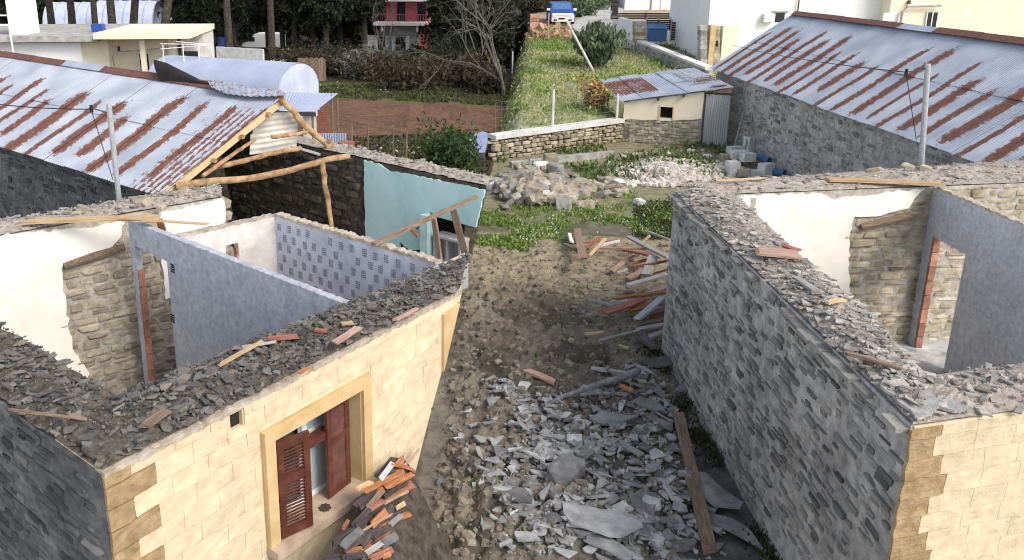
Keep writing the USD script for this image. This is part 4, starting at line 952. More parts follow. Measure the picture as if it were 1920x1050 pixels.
prim(wb, 'window_frame', B((1.7, 1.748, 1.12, 1.185, 1.2, 2.5), (2.252, 2.3, 1.12, 1.185, 1.2, 2.5), (1.7, 2.3, 1.121, 1.184, 2.452, 2.51)), 'white_paint')
prim(wb, 'garage_door', B((-.55, .3, .26, .297, 0, 1.9)), 'white_metal'); prim(wb, 'lamp', B((.62, .72, 1.08, 1.197, zr_ - 1, zr_ - .7)), 'iron')
prim(wb, 'stair_head', B((-4.9, -4.0, .6, 2.4, zr_ + .003, zr_ + 2.6)), 'white_paint'); prim(wb, 'stair_rail', B((-8, -4.95, .6, .68, zr_ + .5, zr_ + .58), (-8, -4.95, .6, .68, zr_ + 1., zr_ + 1.08)), 'white_metal')
dr = MB(); a = at(17, 52, Yh - 1); dr.tube([a, [a[0] + .08, a[1], a[2] - 2.4]], .05, 6); prim(wb, 'drain_pipe', dr, 'white_metal')
world_thing('cable', MB().tube([oA + [.5, .6, 1.2 + .0], oA + [.45, .5, zr_ - 1.2], oA + [.7, .4, zr_ - .95], oA + [3.4, .6, zr_ - .75]], .04, 5), 'concrete', 'grey cable bundle running across the cream porch wall', 'cable')
pg = MB(); 
for u in (305, 343, 372, 397): a = at(u, 112, 40); b = at(u, 84, 40); pg.tube([[a[0], a[1], 0], b], .025, 5)
for (u1, v1, u2, v2) in ((300, 82, 397, 84), (300, 92, 397, 84), (330, 78, 397, 84)): pg.tube([at(u1, v1, 40), at(u2, v2, 40)], .022, 5)
world_thing('pergola_frame', pg, 'white_metal', 'bare white pergola frame of thin pipes beside the flat roofed house', 'pergola')
# junk on the flat roof
world_thing('roof_box', B((-1.0, -.4, 2, 2.6, zr_ + .005, zr_ + .45)), 'blue_car', 'small dark blue crate on the flat concrete roof', 'crate')
world_thing('roof_plank', B((.8, 3.2, 2.5, 2.62, zr_ + .21, zr_ + .28)), 'white_metal', 'white plank lying on the porch roof', 'plank')
# greenhouses far behind
for i, (u0, u1, vt, vb, yy) in enumerate(((78, 200, 6, 34, 112.), (172, 285, 3, 40, 106.), (280, 350, 10, 40, 118.))):
    a, b = at(u0, vb, yy), at(u1, vb, yy); zt = at(u0, vt, yy)[2]; zb_ = -2.6; W = 7.; g_ = []
    for x in np.linspace(a[0], b[0], 13): g_.append([[x, yy + W / 2 - W / 2 * math.cos(t), zb_ + (zt - zb_) * math.sin(t) ** .7 + .02 * math.sin(x * 3)] for t in np.linspace(0.02, math.pi - .02, 15)])
    gh = thing('greenhouse', ('white film tunnel greenhouse farthest left behind the trunks', 'largest pale tunnel greenhouse in the middle behind the trunks', 'small pale tunnel greenhouse at the right behind the leaning trunk')[i], 'greenhouse', (a[0], yy, zb_))
    prim(gh, 'film', MB().grid(np.array(g_)), 'greenhouse_film', smooth=True)
    hoops = MB()
    for x in np.linspace(a[0], b[0], 7): hoops.tube([[x, yy + W / 2 - (W / 2 + .05) * math.cos(t), zb_ + (zt + .05 - zb_) * math.sin(t) ** .7] for t in np.linspace(0.02, math.pi - .02, 15)], .05, 5)
    prim(gh, 'hoops', hoops, 'galvanised')
# barrel roofed shed and the lean-to in front of it
yb = 38.
a = at(318, 128, yb + 3.5); b = at(560, 150, yb); dv = b - a; dv[2] = 0; Ls = np.linalg.norm(dv); dv /= Ls; nv = np.array([dv[1], -dv[0], 0]); nv = nv if nv[1] < 0 else -nv
wid_ = 2.0; zt = at(520, 118, yb)[2]; zb_ = at(590, 168, yb)[2]; th = np.linspace(0, math.pi, 18); mid = b - nv * 0
sh = thing('barrel_roofed_shed', 'shed with pale blue barrel vault roof and ribbed white gable', 'shed', (mid[0], mid[1], 0))
def arc(s, k=1.): return [mid - dv * s + nv * wid_ * .85 * math.cos(t) * k + [0, 0, -mid[2] + zb_ + (zt - zb_) * math.sin(t) * k] for t in th]
prim(sh, 'roof', MB().grid(np.array([arc(s) for s in np.linspace(-.03, Ls, 9)])), 'zinc_new', smooth=True)
ga = MB(); A_ = np.array(arc(0, .98)); base_ = A_.copy(); base_[:, 2] = 0.2; n_ = 60; tt = np.linspace(0, 1, n_)
ta = np.linspace(0, 1, len(A_)); top_ = np.stack([np.interp(tt, ta, A_[:, c]) for c in range(3)], 1); off = dv * (.03 * np.cos(np.arange(n_) * 2.1))[:, None]
bot_ = top_.copy(); bot_[:, 2] = .0
prim(sh, 'gable', ga.grid(np.stack([top_ + off, bot_ + off], 1)), 'greenhouse_film')
prim(sh, 'side_wall', MB().box(mid - dv * Ls / 2 + nv * wid_ * .8 + [0, 0, -mid[2] + zb_ / 2], (Ls, .1, zb_), dv, nv), 'zinc_pale')
yl = 32.; q4 = [at(505, 172, yl + 2.2), at(636, 175, yl + 1.6), at(592, 209, yl - .6), at(505, 205, yl)]
lt = thing('lean_to', 'open lean-to with a light blue corrugated roof before the barrel roofed shed', 'shed', (q4[2][0], q4[2][1], 0))
rows_ = []
for t in np.linspace(0, 1, 90):
    rows_.append([(q4[0] * (1 - t) + q4[1] * t) * (1 - s) + (q4[3] * (1 - t) + q4[2] * t) * s + [0, 0, .02 * math.cos(t * 22 * 2 * math.pi)] for s in np.linspace(0, 1, 5)])
prim(lt, 'roof', MB().grid(np.array(rows_)), 'zinc_new', smooth=True)
for p in (q4[2] + [-.15, .1, 0], q4[1] + [-.3, -.2, 0], q4[3] + [.3, .1, 0]): prim(lt, 'post', MB().tube([[p[0], p[1], -.1], [p[0], p[1], p[2] - .03]], .05, 6), 'wood_brown')
prim(lt, 'fascia', MB().box((q4[3] + q4[2]) / 2 - [0, 0, .12], (np.linalg.norm(q4[2] - q4[3]), .06, .16), (q4[2] - q4[3]) / np.linalg.norm(q4[2] - q4[3]), (0, 1, 0)), 'wood_dark')
a = at(588, 245, yl); prim(lt, 'wall_sheet', MB().box([a[0] - .15, a[1], .75], (.55, .04, 1.5)), 'zinc_pale'); prim(lt, 'back_panel', MB().box([a[0] + .35, a[1] + .3, .8], (.4, .05, 1.45)), 'wood_red')
a = at(560, 255, yl); prim(lt, 'stacked_boards', MB().box([a[0] - .4, a[1] + .4, .9], (1., .5, .06)).box([a[0] - .4, a[1] + .4, .98], (1.1, .4, .05)).box([a[0] - .4, a[1] + .4, 1.3], (1., .5, .05)), 'wood_bluegrey')
world_thing('corrugated_fence', MB().grid(np.array([[[G(u, 290)[0] , G(640, 292)[1] + .03 * math.cos(u * 1.4), z] for z in (0, .9)] for u in np.linspace(590, 652, 60)])), 'zinc_new', 'low corrugated metal fence behind the end of the log bridge', 'fence')
a = at(649, 262, 29.); world_thing('barrel', MB().tube([[a[0], a[1], 0.02], [a[0], a[1], .3], [a[0], a[1], .31], [a[0], a[1], .62], [a[0], a[1], .63], [a[0], a[1], .9]], [.3, .3, .32, .3, .32, .3], 16), 'wood_red', 'dark rusty barrel standing by the wire fence of the field', 'barrel')
# wire fence along the field
for i, (u, vt, vb) in enumerate(((634, 185, 262), (660, 235, 292), (690, 232, 296), (737, 240, 302), (762, 245, 305), (800, 255, 310), (832, 262, 312))):
    b = G(u, vb); z = at(u, vt, b[1])[2]; world_thing('fence_post', MB().tube([[b[0], b[1], -.05], [b[0] + .02, b[1], z]], .035 if i else .05, 6), 'wood_brown', 'thin dark stake of the wire fence along the brown field', 'fence post', 'stakes of the field fence')
for k in range(4):
    a, b = G(634, 262), G(832, 312); world_thing('fence_wire', MB().tube([[*(a + (b - a) * t)[:2], .3 + .3 * k] for t in np.linspace(0, 1, 12)], .006, 4), 'iron', 'thin wire strung between the stakes of the field fence', 'wire', 'wires of the field fence')
# tarpaulin roofed stack and laurel bush behind the far wall
a, b, c, d = at(820, 285, 27), at(855, 262, 28), at(915, 250, 29), at(912, 282, 26.5)
P = np.array([[(a * (1 - t) + d * t) * (1 - s) + (b * (1 - t) + c * t) * s for s in np.linspace(0, 1, 10)] for t in np.linspace(0, 1, 16)]); P[..., 2] += (meshkit.fbm(P * 1.5, 3, 4) - .5) * .5
P[..., 0] = np.minimum(P[..., 0], xb(P[..., 1]) - .15)
tpn = thing('wood_stack', 'stack covered by a crumpled blue grey tarpaulin behind the dark bush', 'covered stack', (*P.mean((0, 1))[:2], 0)); prim(tpn, 'tarpaulin', MB().grid(P), 'tarp_blue', smooth=True)
sk = MB()
for i in range(6):
    u = i / 5; sk.tube([[P[2, 2, 0] + u * 1.2, P[2, 2, 1] + .3, .2 + (i % 2) * .3], [P[2, 2, 0] + u * 1.2 + .1, P[2, 2, 1] + 2.0, 2.0 * 0 + .2 + (i % 2) * .3]], .15, 8)
prim(tpn, 'logs', sk, 'trunk_bark')
def leaves(cs, n, size, rng, spread=None, up=.3, flat=False):
    """n leaf-sized faces about the points cs."""
    cs = np.asarray(cs, float); c = cs[rng.integers(len(cs), size=n)]
    p = c + (rng.normal(0, 1, (n, 3)) * (spread if spread is not None else .1))
    a = rng.normal(0, 1, (n, 3)); a[:, 2] += up; a /= np.linalg.norm(a, axis=1)[:, None]; b = np.cross(a, rng.normal(0, 1, (n, 3))); b /= np.linalg.norm(b, axis=1)[:, None]
    s = size * rng.uniform(.6, 1.4, (n, 1)); V = np.stack([p - a * s, p + b * s * .42, p + a * s, p - b * s * .42], 1).reshape(-1, 3)
    i = np.arange(n)[:, None] * 4; return V, np.vstack([i + [0, 1, 2], i + [0, 2, 3]])
def shrub(u, v, Y, w, h, n, leaf, mt, label, name='shrub', cat='shrub', z=None, depth=None, stems=True, upright=False, clip=None):
    b = at(u, v, Y); z0 = terrain(b[0], b[1]) if z is None else z; z0 = float(z0)
    t = thing(name, label, cat, (b[0], b[1], z0)); r = np.random.default_rng(int(u * 7 + v))
    ends = []; sm = MB()
    for k in range(26):
        a = r.uniform(0, 2 * math.pi); rad = math.sqrt(r.random()) * (.5 if not upright else .35); hh = h * r.uniform(.45, 1.)
        e = np.array([b[0] + math.cos(a) * rad * w, b[1] + math.sin(a) * rad * (depth or w), z0 + hh * (1 - .35 * (rad / .5) ** 2)])
        st0 = np.array([b[0] + math.cos(a) * .08 * w, b[1] + math.sin(a) * .08 * w, z0 - .05])
        if clip and e[0] > xb(e[1]) - .3: continue
        sm.tube([st0, (st0 + e) / 2 + r.normal(0, .03, 3), e], [.02 * h, .014 * h, .006 * h], 4)
        for q_ in np.linspace(.25, 1, 5): ends.append(st0 + (e - st0) * q_ + r.normal(0, .03 * w, 3))
    V, f = leaves(ends, n, leaf, r, .13 * w * (1 if not upright else .5), 1.5 if upright else .4)
    keep = V.reshape(-1, 4, 3); ok = keep[:, :, 2].min(1) > z0 - .05
    if clip: ok &= keep[:, :, 0].max(1) < xb(keep[:, 0, 1]) - clip
    V = keep[ok].reshape(-1, 3); i = np.arange(ok.sum())[:, None] * 4; f = np.vstack([i + [0, 1, 2], i + [0, 2, 3]])
    if stems: prim(t, 'stem', sm, 'trunk_bark')
    prim(t, 'foliage', (V, f), mt); return t
shrub(888, 345, 22.5, 2.6, 2.95, 12000, .085, 'leaf_shrub', 'dark green laurel bush behind the teal room, next to the tarpaulin', clip=.05)
# brick box, pink balcony house, van, car, drum
Yk = 56.; a = at(790, 134, Yk); b = at(838, 134, Yk); zt = at(800, 106, Yk)[2]
kl = thing('brick_shed', 'small box shaped brick store among dark scrub below the pink house', 'brick shed', ((a[0] + b[0]) / 2, Yk, terrain(a[0], Yk)))
zk = float(terrain(a[0], Yk)) - .1
prim(kl, 'core', MB().box([(a[0] + b[0]) / 2, Yk + .6, (zk + zt) / 2], (b[0] - a[0] - .02, 1.17, zt - zk - .02)), 'brick_orange')
nr = 8
for j in range(nr):
    for i in range(5):
        w = (b[0] - a[0]) / 5; prim(kl, 'brick', MB().box([a[0] + w * (i + .5 + (.2 if j % 2 else 0)) - .06, Yk, zk + (zt - zk) * (j + .5) / nr], (w - .03, .04, (zt - zk) / nr - .025)), 'brick_orange')
Yp = 86.; a = at(700, 95, Yp); zg = float(terrain(a[0], Yp)) - .3; oP = np.array([a[0], Yp, 0.]); zf1 = at(760, 41, Yp)[2]; zf2 = at(760, 2, Yp)[2]
ph = thing('balcony_house', 'two storey house with raspberry pink upper floor and long white balcony', 'house', (oP[0], Yp, zg))
Bp = lambda *bs: B(*bs, o=oP, ang=math.radians(-6))
prim(ph, 'lower_wall', Bp((.6, 4.9, .0, 6, zg, zf1 - .3)), 'concrete'); prim(ph, 'pink_wall', Bp((1.2, 6.3, 1.2, 6, zf1 + .003, zf2)), 'pink_plaster'); prim(ph, 'pink_side', Bp((4.904, 6.1, .3, 6, zg, zf1 - .3)), 'pink_plaster')
prim(ph, 'balcony', Bp((.2, 6.0, -1.2, 1.6, zf1 - .297, zf1)), 'white_paint'); prim(ph, 'roof', Bp((.9, 6.8, -.5, 6.5, zf2 + .003, zf2 + .28)), 'white_paint')
for x in (1.0, 4.7): prim(ph, 'bracket', Bp((x, x + .25, -1.0, -.75, zf1 - .9, zf1 - .3)), 'white_paint')
rl = Bp((.2, 6.0, -1.18, -1.14, zf1 + .85, zf1 + .9)); 
for x in np.linspace(.2, 5.95, 24): rl.b(x, x + .04, -1.18, -1.14, zf1, zf1 + .85)
prim(ph, 'railing', rl, 'pink_plaster')
for x in (2.4, 4.6): prim(ph, 'balcony_door', Bp((x, x + .9, 1.15, 1.2, zf1 + .01, zf1 + 2.0)), 'glass_dark')
for x, w in ((.75, .5), (2.4, .5), (2.95, .5)): prim(ph, 'window', Bp((x, x + w, -.05, -.003, zg + 1., zg + 2.4)), 'glass_dark')
for x in (2.0, 3.5, 1.3): prim(ph, 'shutter', Bp((x, x + .38, -.08, -.052, zg + .9, zg + 2.5)), 'white_paint')
prim(ph, 'lace_panel', Bp((-.6, .55, -.3, -.25, zg + .3, zg + 2.6)), 'white_metal')
def vehicle(loc, ang, L, W, Hh, prof, name, label, cat, paint, van=True, glass=None):
    """A road vehicle: body lofted over a side profile, with wheels, lamps, windows and bumpers. It points along its own +x."""
    loc = np.array(loc, float); ex = np.array([math.cos(ang), math.sin(ang), 0]); ey = np.array([-math.sin(ang), math.cos(ang), 0])
    T = lambda V: loc + np.asarray(V)[:, :1] * ex + np.asarray(V)[:, 1:2] * ey + np.asarray(V)[:, 2:] * np.array([0, 0, 1.])
    t = thing(name, label, cat, loc); P = np.array(prof, float) * [L, Hh]
    n = len(P); secs = [(-.5, .82), (-.46, .95), (-.38, 1), (.38, 1), (.46, .95), (.5, .82)]; V = []
    c = P.mean(0)
    for y, k in secs:
        top = np.clip((P[:, 1] / Hh - .5) * 2, 0, 1) * .12
        V.append(np.c_[c[0] + (P[:, 0] - c[0]) * (.97 + .03 * k), np.full(n, y * W) * (1 - top), c[1] + (P[:, 1] - c[1]) * k])
    V = np.vstack(V); f = []
    for i in range(len(secs) - 1):
        for j in range(n): f.append([i * n + j, i * n + (j + 1) % n, (i + 1) * n + (j + 1) % n, (i + 1) * n + j])
    m = MB().add(V, f)
    for o in (0, (len(secs) - 1) * n):
        pl = trimesh.creation.triangulate_polygon(Polygon(P), engine='earcut')[1]; m.add(V[o:o + n], pl)
    prim(t, 'body', (T(m.vertices), m.faces), paint, smooth=40)
    return t, T
a = at(460, 85, 92.); zv = float(terrain(a[0] + 2, 92)) + .14
van, T = vehicle([at(495, 85, 92.)[0], 92., zv], math.pi - .08, 4.6, 1.9, 2.25, [(-.5, .12), (.5, .12), (.5, .38), (.44, .5), (.3, .58), (.18, .95), (.1, 1.), (-.46, 1.), (-.5, .9)], 'van', 'white panel van parked on the road behind dark tree trunks', 'van', 'white_paint')
for s in (-1, 1):
    for x in (-1.35, 1.4):
        wt = prim(van, 'wheel', (T(MB().tube([[x, s * .78, .34], [x, s * .98, .34]], .34, 14).vertices), MB().tube([[x, 0, 0], [x, 1, 0]], .34, 14).faces), 'black_plastic')
    prim(van, 'side_window', (T(MB().box([1.15, s * .925, 1.55], (.75, .04, .5)).vertices), MB().box([0, 0, 0], (1, 1, 1)).faces), 'glass_dark')
    prim(van, 'side_skirt', (T(MB().box([0, s * .955, .42], (4.3, .03, .5)).vertices), MB().box([0, 0, 0], (1, 1, 1)).faces), 'black_plastic')
prim(van, 'windscreen', (T(MB().box([1.2, 0, 1.75], (.05, 1.5, .75), (.86, 0, .5), (0, 1, 0), (-.5, 0, .86)).vertices), MB().box([0, 0, 0], (1, 1, 1)).faces), 'glass_dark')
CARP = [(-.5, .2), (.5, .2), (.5, .42), (.46, .52), (.28, .6), (.14, .97), (-.2, 1.), (-.36, .92), (-.47, .6), (-.5, .5)]
a = at(605, 88, 84.); car, T = vehicle([a[0], 84., float(terrain(a[0], 84)) + .02], math.pi, 3.3, 1.6, 1.3, CARP, 'parked_car', 'small dark blue car half hidden by trunks right of the van', 'car', 'blue_car')
for s in (-1, 1):
    for x in (-1., 1.05): prim(car, 'wheel', (T(MB().tube([[x, s * .66, .28], [x, s * .82, .28]], .28, 12).vertices), MB().tube([[0, 0, 0], [0, 1, 0]], .28, 12).faces), 'black_plastic')
    prim(car, 'side_window', (T(MB().box([-.1, s * .73, 1.0], (1.1, .1, .3)).vertices), MB().box([0, 0, 0], (1, 1, 1)).faces), 'glass_dark')
a = at(412, 78, 80.); world_thing('drum', MB().tube([[a[0], 80, -1.6], [a[0], 80, -.8], [a[0], 80, -.78], [a[0], 80, .5]], [.75, .75, .8, .78], 18), 'blue_car', 'large dark blue drum under the trees left of the van', 'drum')
# pale wall and rubbish by the road
fr = Fr(at(405, 90, 62)[:2], at(492, 96, 60)[:2], (0, 0), -.8); world_thing('garden_wall', fr.ext(sbox(0, 0, fr.L, at(440, 90, 61)[2] + .8), -.2, 0), 'concrete_pale', 'low pale concrete wall behind the barrel roofed shed', 'wall')
m = MB()
for i in range(420):
    u, v = rng.uniform(490, 600), rng.uniform(100, 122); p = G(u, v); p[2] = gz(p[0], p[1]) + rng.uniform(0, .35); sv, sf = rock(rng, rng.uniform(.1, .45), .6); m.add(sv + p, sf)
world_thing('dumped_rubble', m, 'concrete_pale', 'pale dumped rubble at the wood edge right of the barrel roofed shed', 'rubble', kind='stuff')
fr = Fr(at(560, 150, 52)[:2], at(612, 152, 52)[:2], (0, 0)); bf = thing('board_fence', 'short grey board fence at the back of the barrel roofed shed', 'fence', fr.a)
for i in range(11): prim(bf, 'board', fr.ext(sbox(i * fr.L / 11, 0, (i + .92) * fr.L / 11, 1.5 + .05 * math.sin(i * 3)), -.03, 0), 'wood_brown')
# trees: three kinds of conifer, tall and dark
def conifer(seed, h, w, dens, low):
    r = np.random.default_rng(seed); tr = MB(); cr = []; br = MB()
    tr.tube([[0, 0, -.3], [r.normal(0, .1), r.normal(0, .1), h * .4], [r.normal(0, .2), r.normal(0, .2), h * .75], [0, 0, h]], [.3, .24, .13, .03], 8)
    for z in np.linspace(low * h, h * .97, int(h * 3.2)):
        k = (z / h - low) / (1 - low); rad = w * (1 - k) ** .75 * (.45 + .55 * min(1, k * 4 + .3))
        for _ in range(r.integers(3, 6)):
            a = r.uniform(0, 2 * math.pi); l_ = rad * r.uniform(.55, 1.12); e = np.array([math.cos(a) * l_, math.sin(a) * l_, z - l_ * r.uniform(.1, .5)])
            br.tube([[0, 0, z], [e[0] * .5, e[1] * .5, z + .05 * l_], e], [.035, .022, .008], 3, False)
            for q_ in np.linspace(.3, 1., 5): cr.append(np.array([e[0] * q_, e[1] * q_, z + (e[2] - z) * q_ ** 1.6]))
    V, f = leaves(cr, dens, .24, r, .22, -.6); return tr, br, V, f
protos = []
spots = [(365, 60, 74), (335, 40, 88), (395, 70, 92), (470, 60, 104), (655, 98, 84), (680, 96, 90), (560, 60, 106), (700, 60, 101), (642, 60, 104), (600, 60, 108), (420, 60, 108), (880, 108, 88), (915, 100, 84), (845, 100, 92), (940, 110, 90), (958, 96, 86), (900, 60, 104), (968, 60, 108), (820, 50, 105), (770, 50, 108), (735, 40, 106), (960, 118, 78), (930, 120, 70), (870, 118, 72), (836, 100, 80), (905, 124, 64), (948, 130, 62), (500, 50, 112), (380, 40, 112)]
spots += [(u, 30, 120 + 6 * (i % 3)) for i, u in enumerate(range(-40, 990, 46))]
for i, (u, v, yy) in enumerate(spots):
    x = at(u, v, yy)[0]; z = float(terrain(x, yy))
    if yy < 100 and x > xb(yy) - 2.6: x = xb(yy) - 2.6
    if yy >= 100 and x > xb(yy) - 3: x = xb(yy) - 3
    k = i % 3; lab = ('dark dense conifer with drooping boughs in the wood behind the field', 'slim dark conifer in the wood behind the field', 'broad ragged dark conifer in the wood behind the field')[k]; gp_ = ('drooping conifers in the wood', 'slim conifers in the wood', 'broad conifers in the wood')[k]
    if i < 3:
        h, w, dn, lo = ((13, 2.6, 9000, .1), (15, 2.0, 8000, .16), (11, 3.2, 9500, .07))[k]
        t = thing('conifer', lab, 'tree', (x, yy, z), gp_); tr, br, V, f = conifer(70 + k, h, w, dn, lo)
        prim(t, 'trunk', tr, 'trunk_bark', world=False); prim(t, 'branches', br, 'trunk_bark', world=False); prim(t, 'crown', (V, f), 'leaf_conifer', world=False); protos.append(t)
    else: dup(protos[k], 'conifer', (x, yy, z), rng.uniform(0, 6.28), rng.uniform(.85, 1.2), lab, 'tree', gp_)
hi = None
for i, (u, v, yy) in enumerate(((440, 86, 80), (503, 92, 86), (531, 92, 80), (553, 96, 78), (588, 98, 80), (612, 98, 76), (640, 98, 82), (684, 98, 80))):
    x = at(u, v, yy)[0]; z = float(terrain(x, yy)); lab = 'dark conifer with a bare lower trunk near the parked van'
    if hi is None:
        hi = thing('conifer', lab, 'tree', (x, yy, z), 'bare trunked conifers near the van'); tr, br, V, f = conifer(99, 13, 2.6, 8000, .31); prim(hi, 'trunk', tr, 'trunk_bark', world=False); prim(hi, 'branches', br, 'trunk_bark', world=False, kind='stuff'); prim(hi, 'crown', (V, f), 'leaf_conifer', world=False)
    else: dup(hi, 'conifer', (x, yy, z), rng.uniform(0, 6.28), rng.uniform(.95, 1.1), lab, 'tree', 'bare trunked conifers near the van')
# trunks standing behind the flat roofed house: pines whose crowns are above
pinep = None
for i, (u, vb, yy, lean) in enumerate(((97, 46, 66, 0.0), (135, 48, 64, .02), (211, 56, 58, .01), (245, 56, 60, .12), (301, 58, 56, .16), (60, 50, 72, .0), (178, 50, 76, .02), (430, 88, 66, .0), (510, 92, 70, .01))):
    x = at(u, vb, yy)[0]; z = float(terrain(x, yy)); r = np.random.default_rng(90 + i); h = 12.
    t = thing('pine_tree', ('dark straight pine trunk at the far left above the flat roof', 'dark pine trunk second from the left above the flat roof', 'thick dark pine trunk in front of the middle greenhouse', 'slim pine trunk leaning right above the porch', 'pine trunk bent strongly right above the porch roof end', 'thin pine trunk beside the stair head of the flat roof', 'slim pine trunk between the two left greenhouses', 'dark pine trunk left of the parked van', 'dark pine trunk in front of the parked van')[i], 'tree', (x, yy, z))
    top = np.array([x + lean * h, yy, z + h]); m = MB(); m.tube([[x, yy, z - .2], [x + lean * 1.5, yy, z + 3], [x + lean * 6.5, yy, z + 6.5], top], [.34, .3, .25, .1], 9); prim(t, 'trunk', m, 'trunk_bark')
    c = [top + r.normal(0, 1, 3) * [1.6, 1.6, 1.] - [0, 0, .3] for _ in range(50)]; br = MB()
    for q_ in c[:20]: br.tube([top - [0, 0, 1.5], q_], [.06, .02], 4)
    prim(t, 'branches', br, 'trunk_bark'); V, f = leaves(c, 2500, .22, r, .4); prim(t, 'crown', (V, f), 'leaf_conifer')
# bare tree with pale limbs
def limb(m, p, d, L, r, depth, rr, tips):
    n = 5; pts = [p]; dd = d.copy()
    for i in range(n):
        dd = dd + rr.normal(0, .13, 3) + np.array([0, 0, .02]); dd /= np.linalg.norm(dd); pts.append(pts[-1] + dd * L / n)
    m.tube(pts, np.linspace(r, r * .55, n + 1), 6 if r > .03 else 4, False)
    if depth == 0: return
    for k in range(rr.integers(2, 4)):
        i = rr.integers(2, n + 1); nd = dd + rr.normal(0, .5, 3); nd /= np.linalg.norm(nd); limb(m, pts[i], nd, L * rr.uniform(.55, .85), r * .55, depth - 1, rr, tips)
for i, (u, v, yy, tips_, label) in enumerate(((944, 180, 46, [(-.45, 0, .9), (-.75, .1, .6), (-.15, .1, 1.), (-.65, -.1, .95)], 'bare tree with pale grey limbs spreading left at the edge of the field'), (905, 160, 52, [(-.5, 0, .9), (.0, 0, 1.), (-.25, .2, 1)], 'bare tree with thin pale branches standing behind the first bare tree'), (722, 112, 66, [(-.2, 0, 1), (.35, 0, 1), (.1, 0, 1.)], 'small forked bare tree in front of the pink balcony house'))):
    b = at(u, v, yy); b[2] = float(terrain(b[0], yy)) - .1; t = thing('bare_tree', label, 'tree', b); rr = np.random.default_rng(33 + i); tm = MB(); bm = MB()
    fk = b + np.array([-.1, 0, .9]); tm.tube([b, (b + fk) / 2 + [.05, 0, 0], fk], [.13, .11, .1], 8); prim(t, 'trunk', tm, 'bare_branch')
    for dv_ in tips_:
        dv_ = np.array(dv_, float); limb(bm, fk, dv_ / np.linalg.norm(dv_), (3.4, 3., 2.2)[i], (.075, .055, .05)[i], 4, rr, None)
    V = bm.vertices; prim(t, 'branches', (V, bm.faces), 'bare_branch')
# scrub along the wood edge
SC = [(575, 128, 58, 3., 1.3, 'leaf_scrub', 'brown leafless scrub right of the dumped rubble'), (640, 140, 56, 4., 1.1, 'leaf_scrub', 'wide brown scrub below the forked bare tree'), (680, 138, 54, 2.6, 1.9, 'bare_branch', 'greyish pink twiggy bush at the wood edge'), (740, 152, 53, 4.5, 1.1, 'leaf_scrub', 'dark brown scrub in front of the brick store'), (800, 160, 52, 4., 1.2, 'leaf_scrub', 'dark scrub right under the brick store'), (850, 150, 54, 3.6, 2.0, 'leaf_conifer', 'dark evergreen bush right of the brick store'), (893, 170, 50, 3.6, 1.6, 'leaf_scrub', 'brown scrub under the bare tree branches'), (690, 128, 62, 3., 1.1, 'leaf_conifer', 'dark green thicket below the pink house'), (785, 118, 66, 2.0, 1.5, 'leaf_conifer', 'dark green bush beside the brick store'), (850, 128, 60, 4., 2.4, 'leaf_conifer', 'large dark bush behind the brick store'), (930, 192, 47, 2.6, 1.1, 'leaf_scrub', 'low scrub at the foot of the bare tree'), (620, 120, 64, 4., 1.1, 'leaf_conifer', 'dark thicket below the blue car'), (540, 118, 66, 3.4, .8, 'leaf_scrub', 'brown weeds behind the dumped rubble'), (430, 84, 72, 3, .8, 'leaf_scrub', 'brown scrub at the roadside before the van'), (780, 172, 49, 5, 1., 'leaf_scrub', 'low brown scrub at the far edge of the field'), (570, 92, 78, 4., .9, 'leaf_conifer', 'dark undergrowth under the conifers right of the van')]
for (u, v, yy, w, h, mt, lb) in SC: shrub(u, v, yy, w, h, 2600, .17 if 'scrub' in mt else .15, mt, lb, depth=w * .5, clip=.3, name='scrub', cat='bush')
# weeds and litter on the bank and before the field
ta = []
for i in range(26000):
    u, v = rng.uniform(590, 960), rng.uniform(160, 335); p = G(u, v)
    if p[0] > xb(p[1]) - .1: continue
    infield = (p[1] > 34.5 + .15 * p[0]) and (p[1] < 43.5 - .28 * p[0])
    if infield or (p[1] < 34 and rng.random() > .3): continue
    ta.append(p)
ta = np.array(ta); ta[:, 2] = _gz(ta[:, :2])
V, f = leaves(ta, len(ta), .13, rng, .02, 2.2); world_thing('bank_grass', (V, f), 'bank_weed', 'green and brown weeds on the bank beyond and before the brown field', 'grass', kind='stuff')
m = MB()
for i in range(150):
    u, v = rng.uniform(600, 950), rng.choice([rng.uniform(120, 175), rng.uniform(265, 320)]); p = G(u, v)
    if p[0] > xb(p[1]) - .3: continue
    p[2] = gz(p[0], p[1]) + .05; sv, sf = shard(rng, rng.uniform(.08, .3), .04, .5); m.add(sv + p, sf)
world_thing('litter', m, 'concrete_pale', 'pale scraps of litter strewn along the wood edge', 'litter', kind='stuff')

# ================================================================== THE RIGHT HOUSE, its long grey wall and bare rooms
rng = np.random.default_rng(81)
RA, RB = g2(1710, 800), g2(1265, 360); eF = np.array([.975, .222])
RBI = g2(1378, 365); RAI = RA + eF * .66 + np.array([0.02, .75])
rh = thing('grey_walled_house', 'roofless house with long grey rubble wall and yellow quoins at the corner', 'ruined house', (*RA, 0))
fg = Fr(RB, RA, (0, 5))
gwl = prim(rh, 'long_wall', fg.ext(sbox(0, -.4, fg.L - .012, HW), -.62, 0, shift=lambda V: np.c_[V[:, 0] + np.where(V[:, 0] > fg.L - 1, V[:, 2] * .26, 0), V[:, 1], V[:, 2]]), 'mortar_grey')
st = [t for t in courses(fg.L, HW - .03, np.random.default_rng(14), (.05, .105), (.1, .31), .02) if t[0] - t[2] / 2 > .02 and t[0] + t[2] / 2 < fg.L - .01 and in_view(fg, t[0], t[1])]
rr = np.random.default_rng(15); st = [t for t in st if rr.random() < .9]
lay(gwl, fg, st, np.random.default_rng(16), 'stone_grey', proud=.007, lib=FLAT, limit=300, mass='stone_grey_mass', key=lambda t: -t[0] + 0 * t[1], jit=.02)
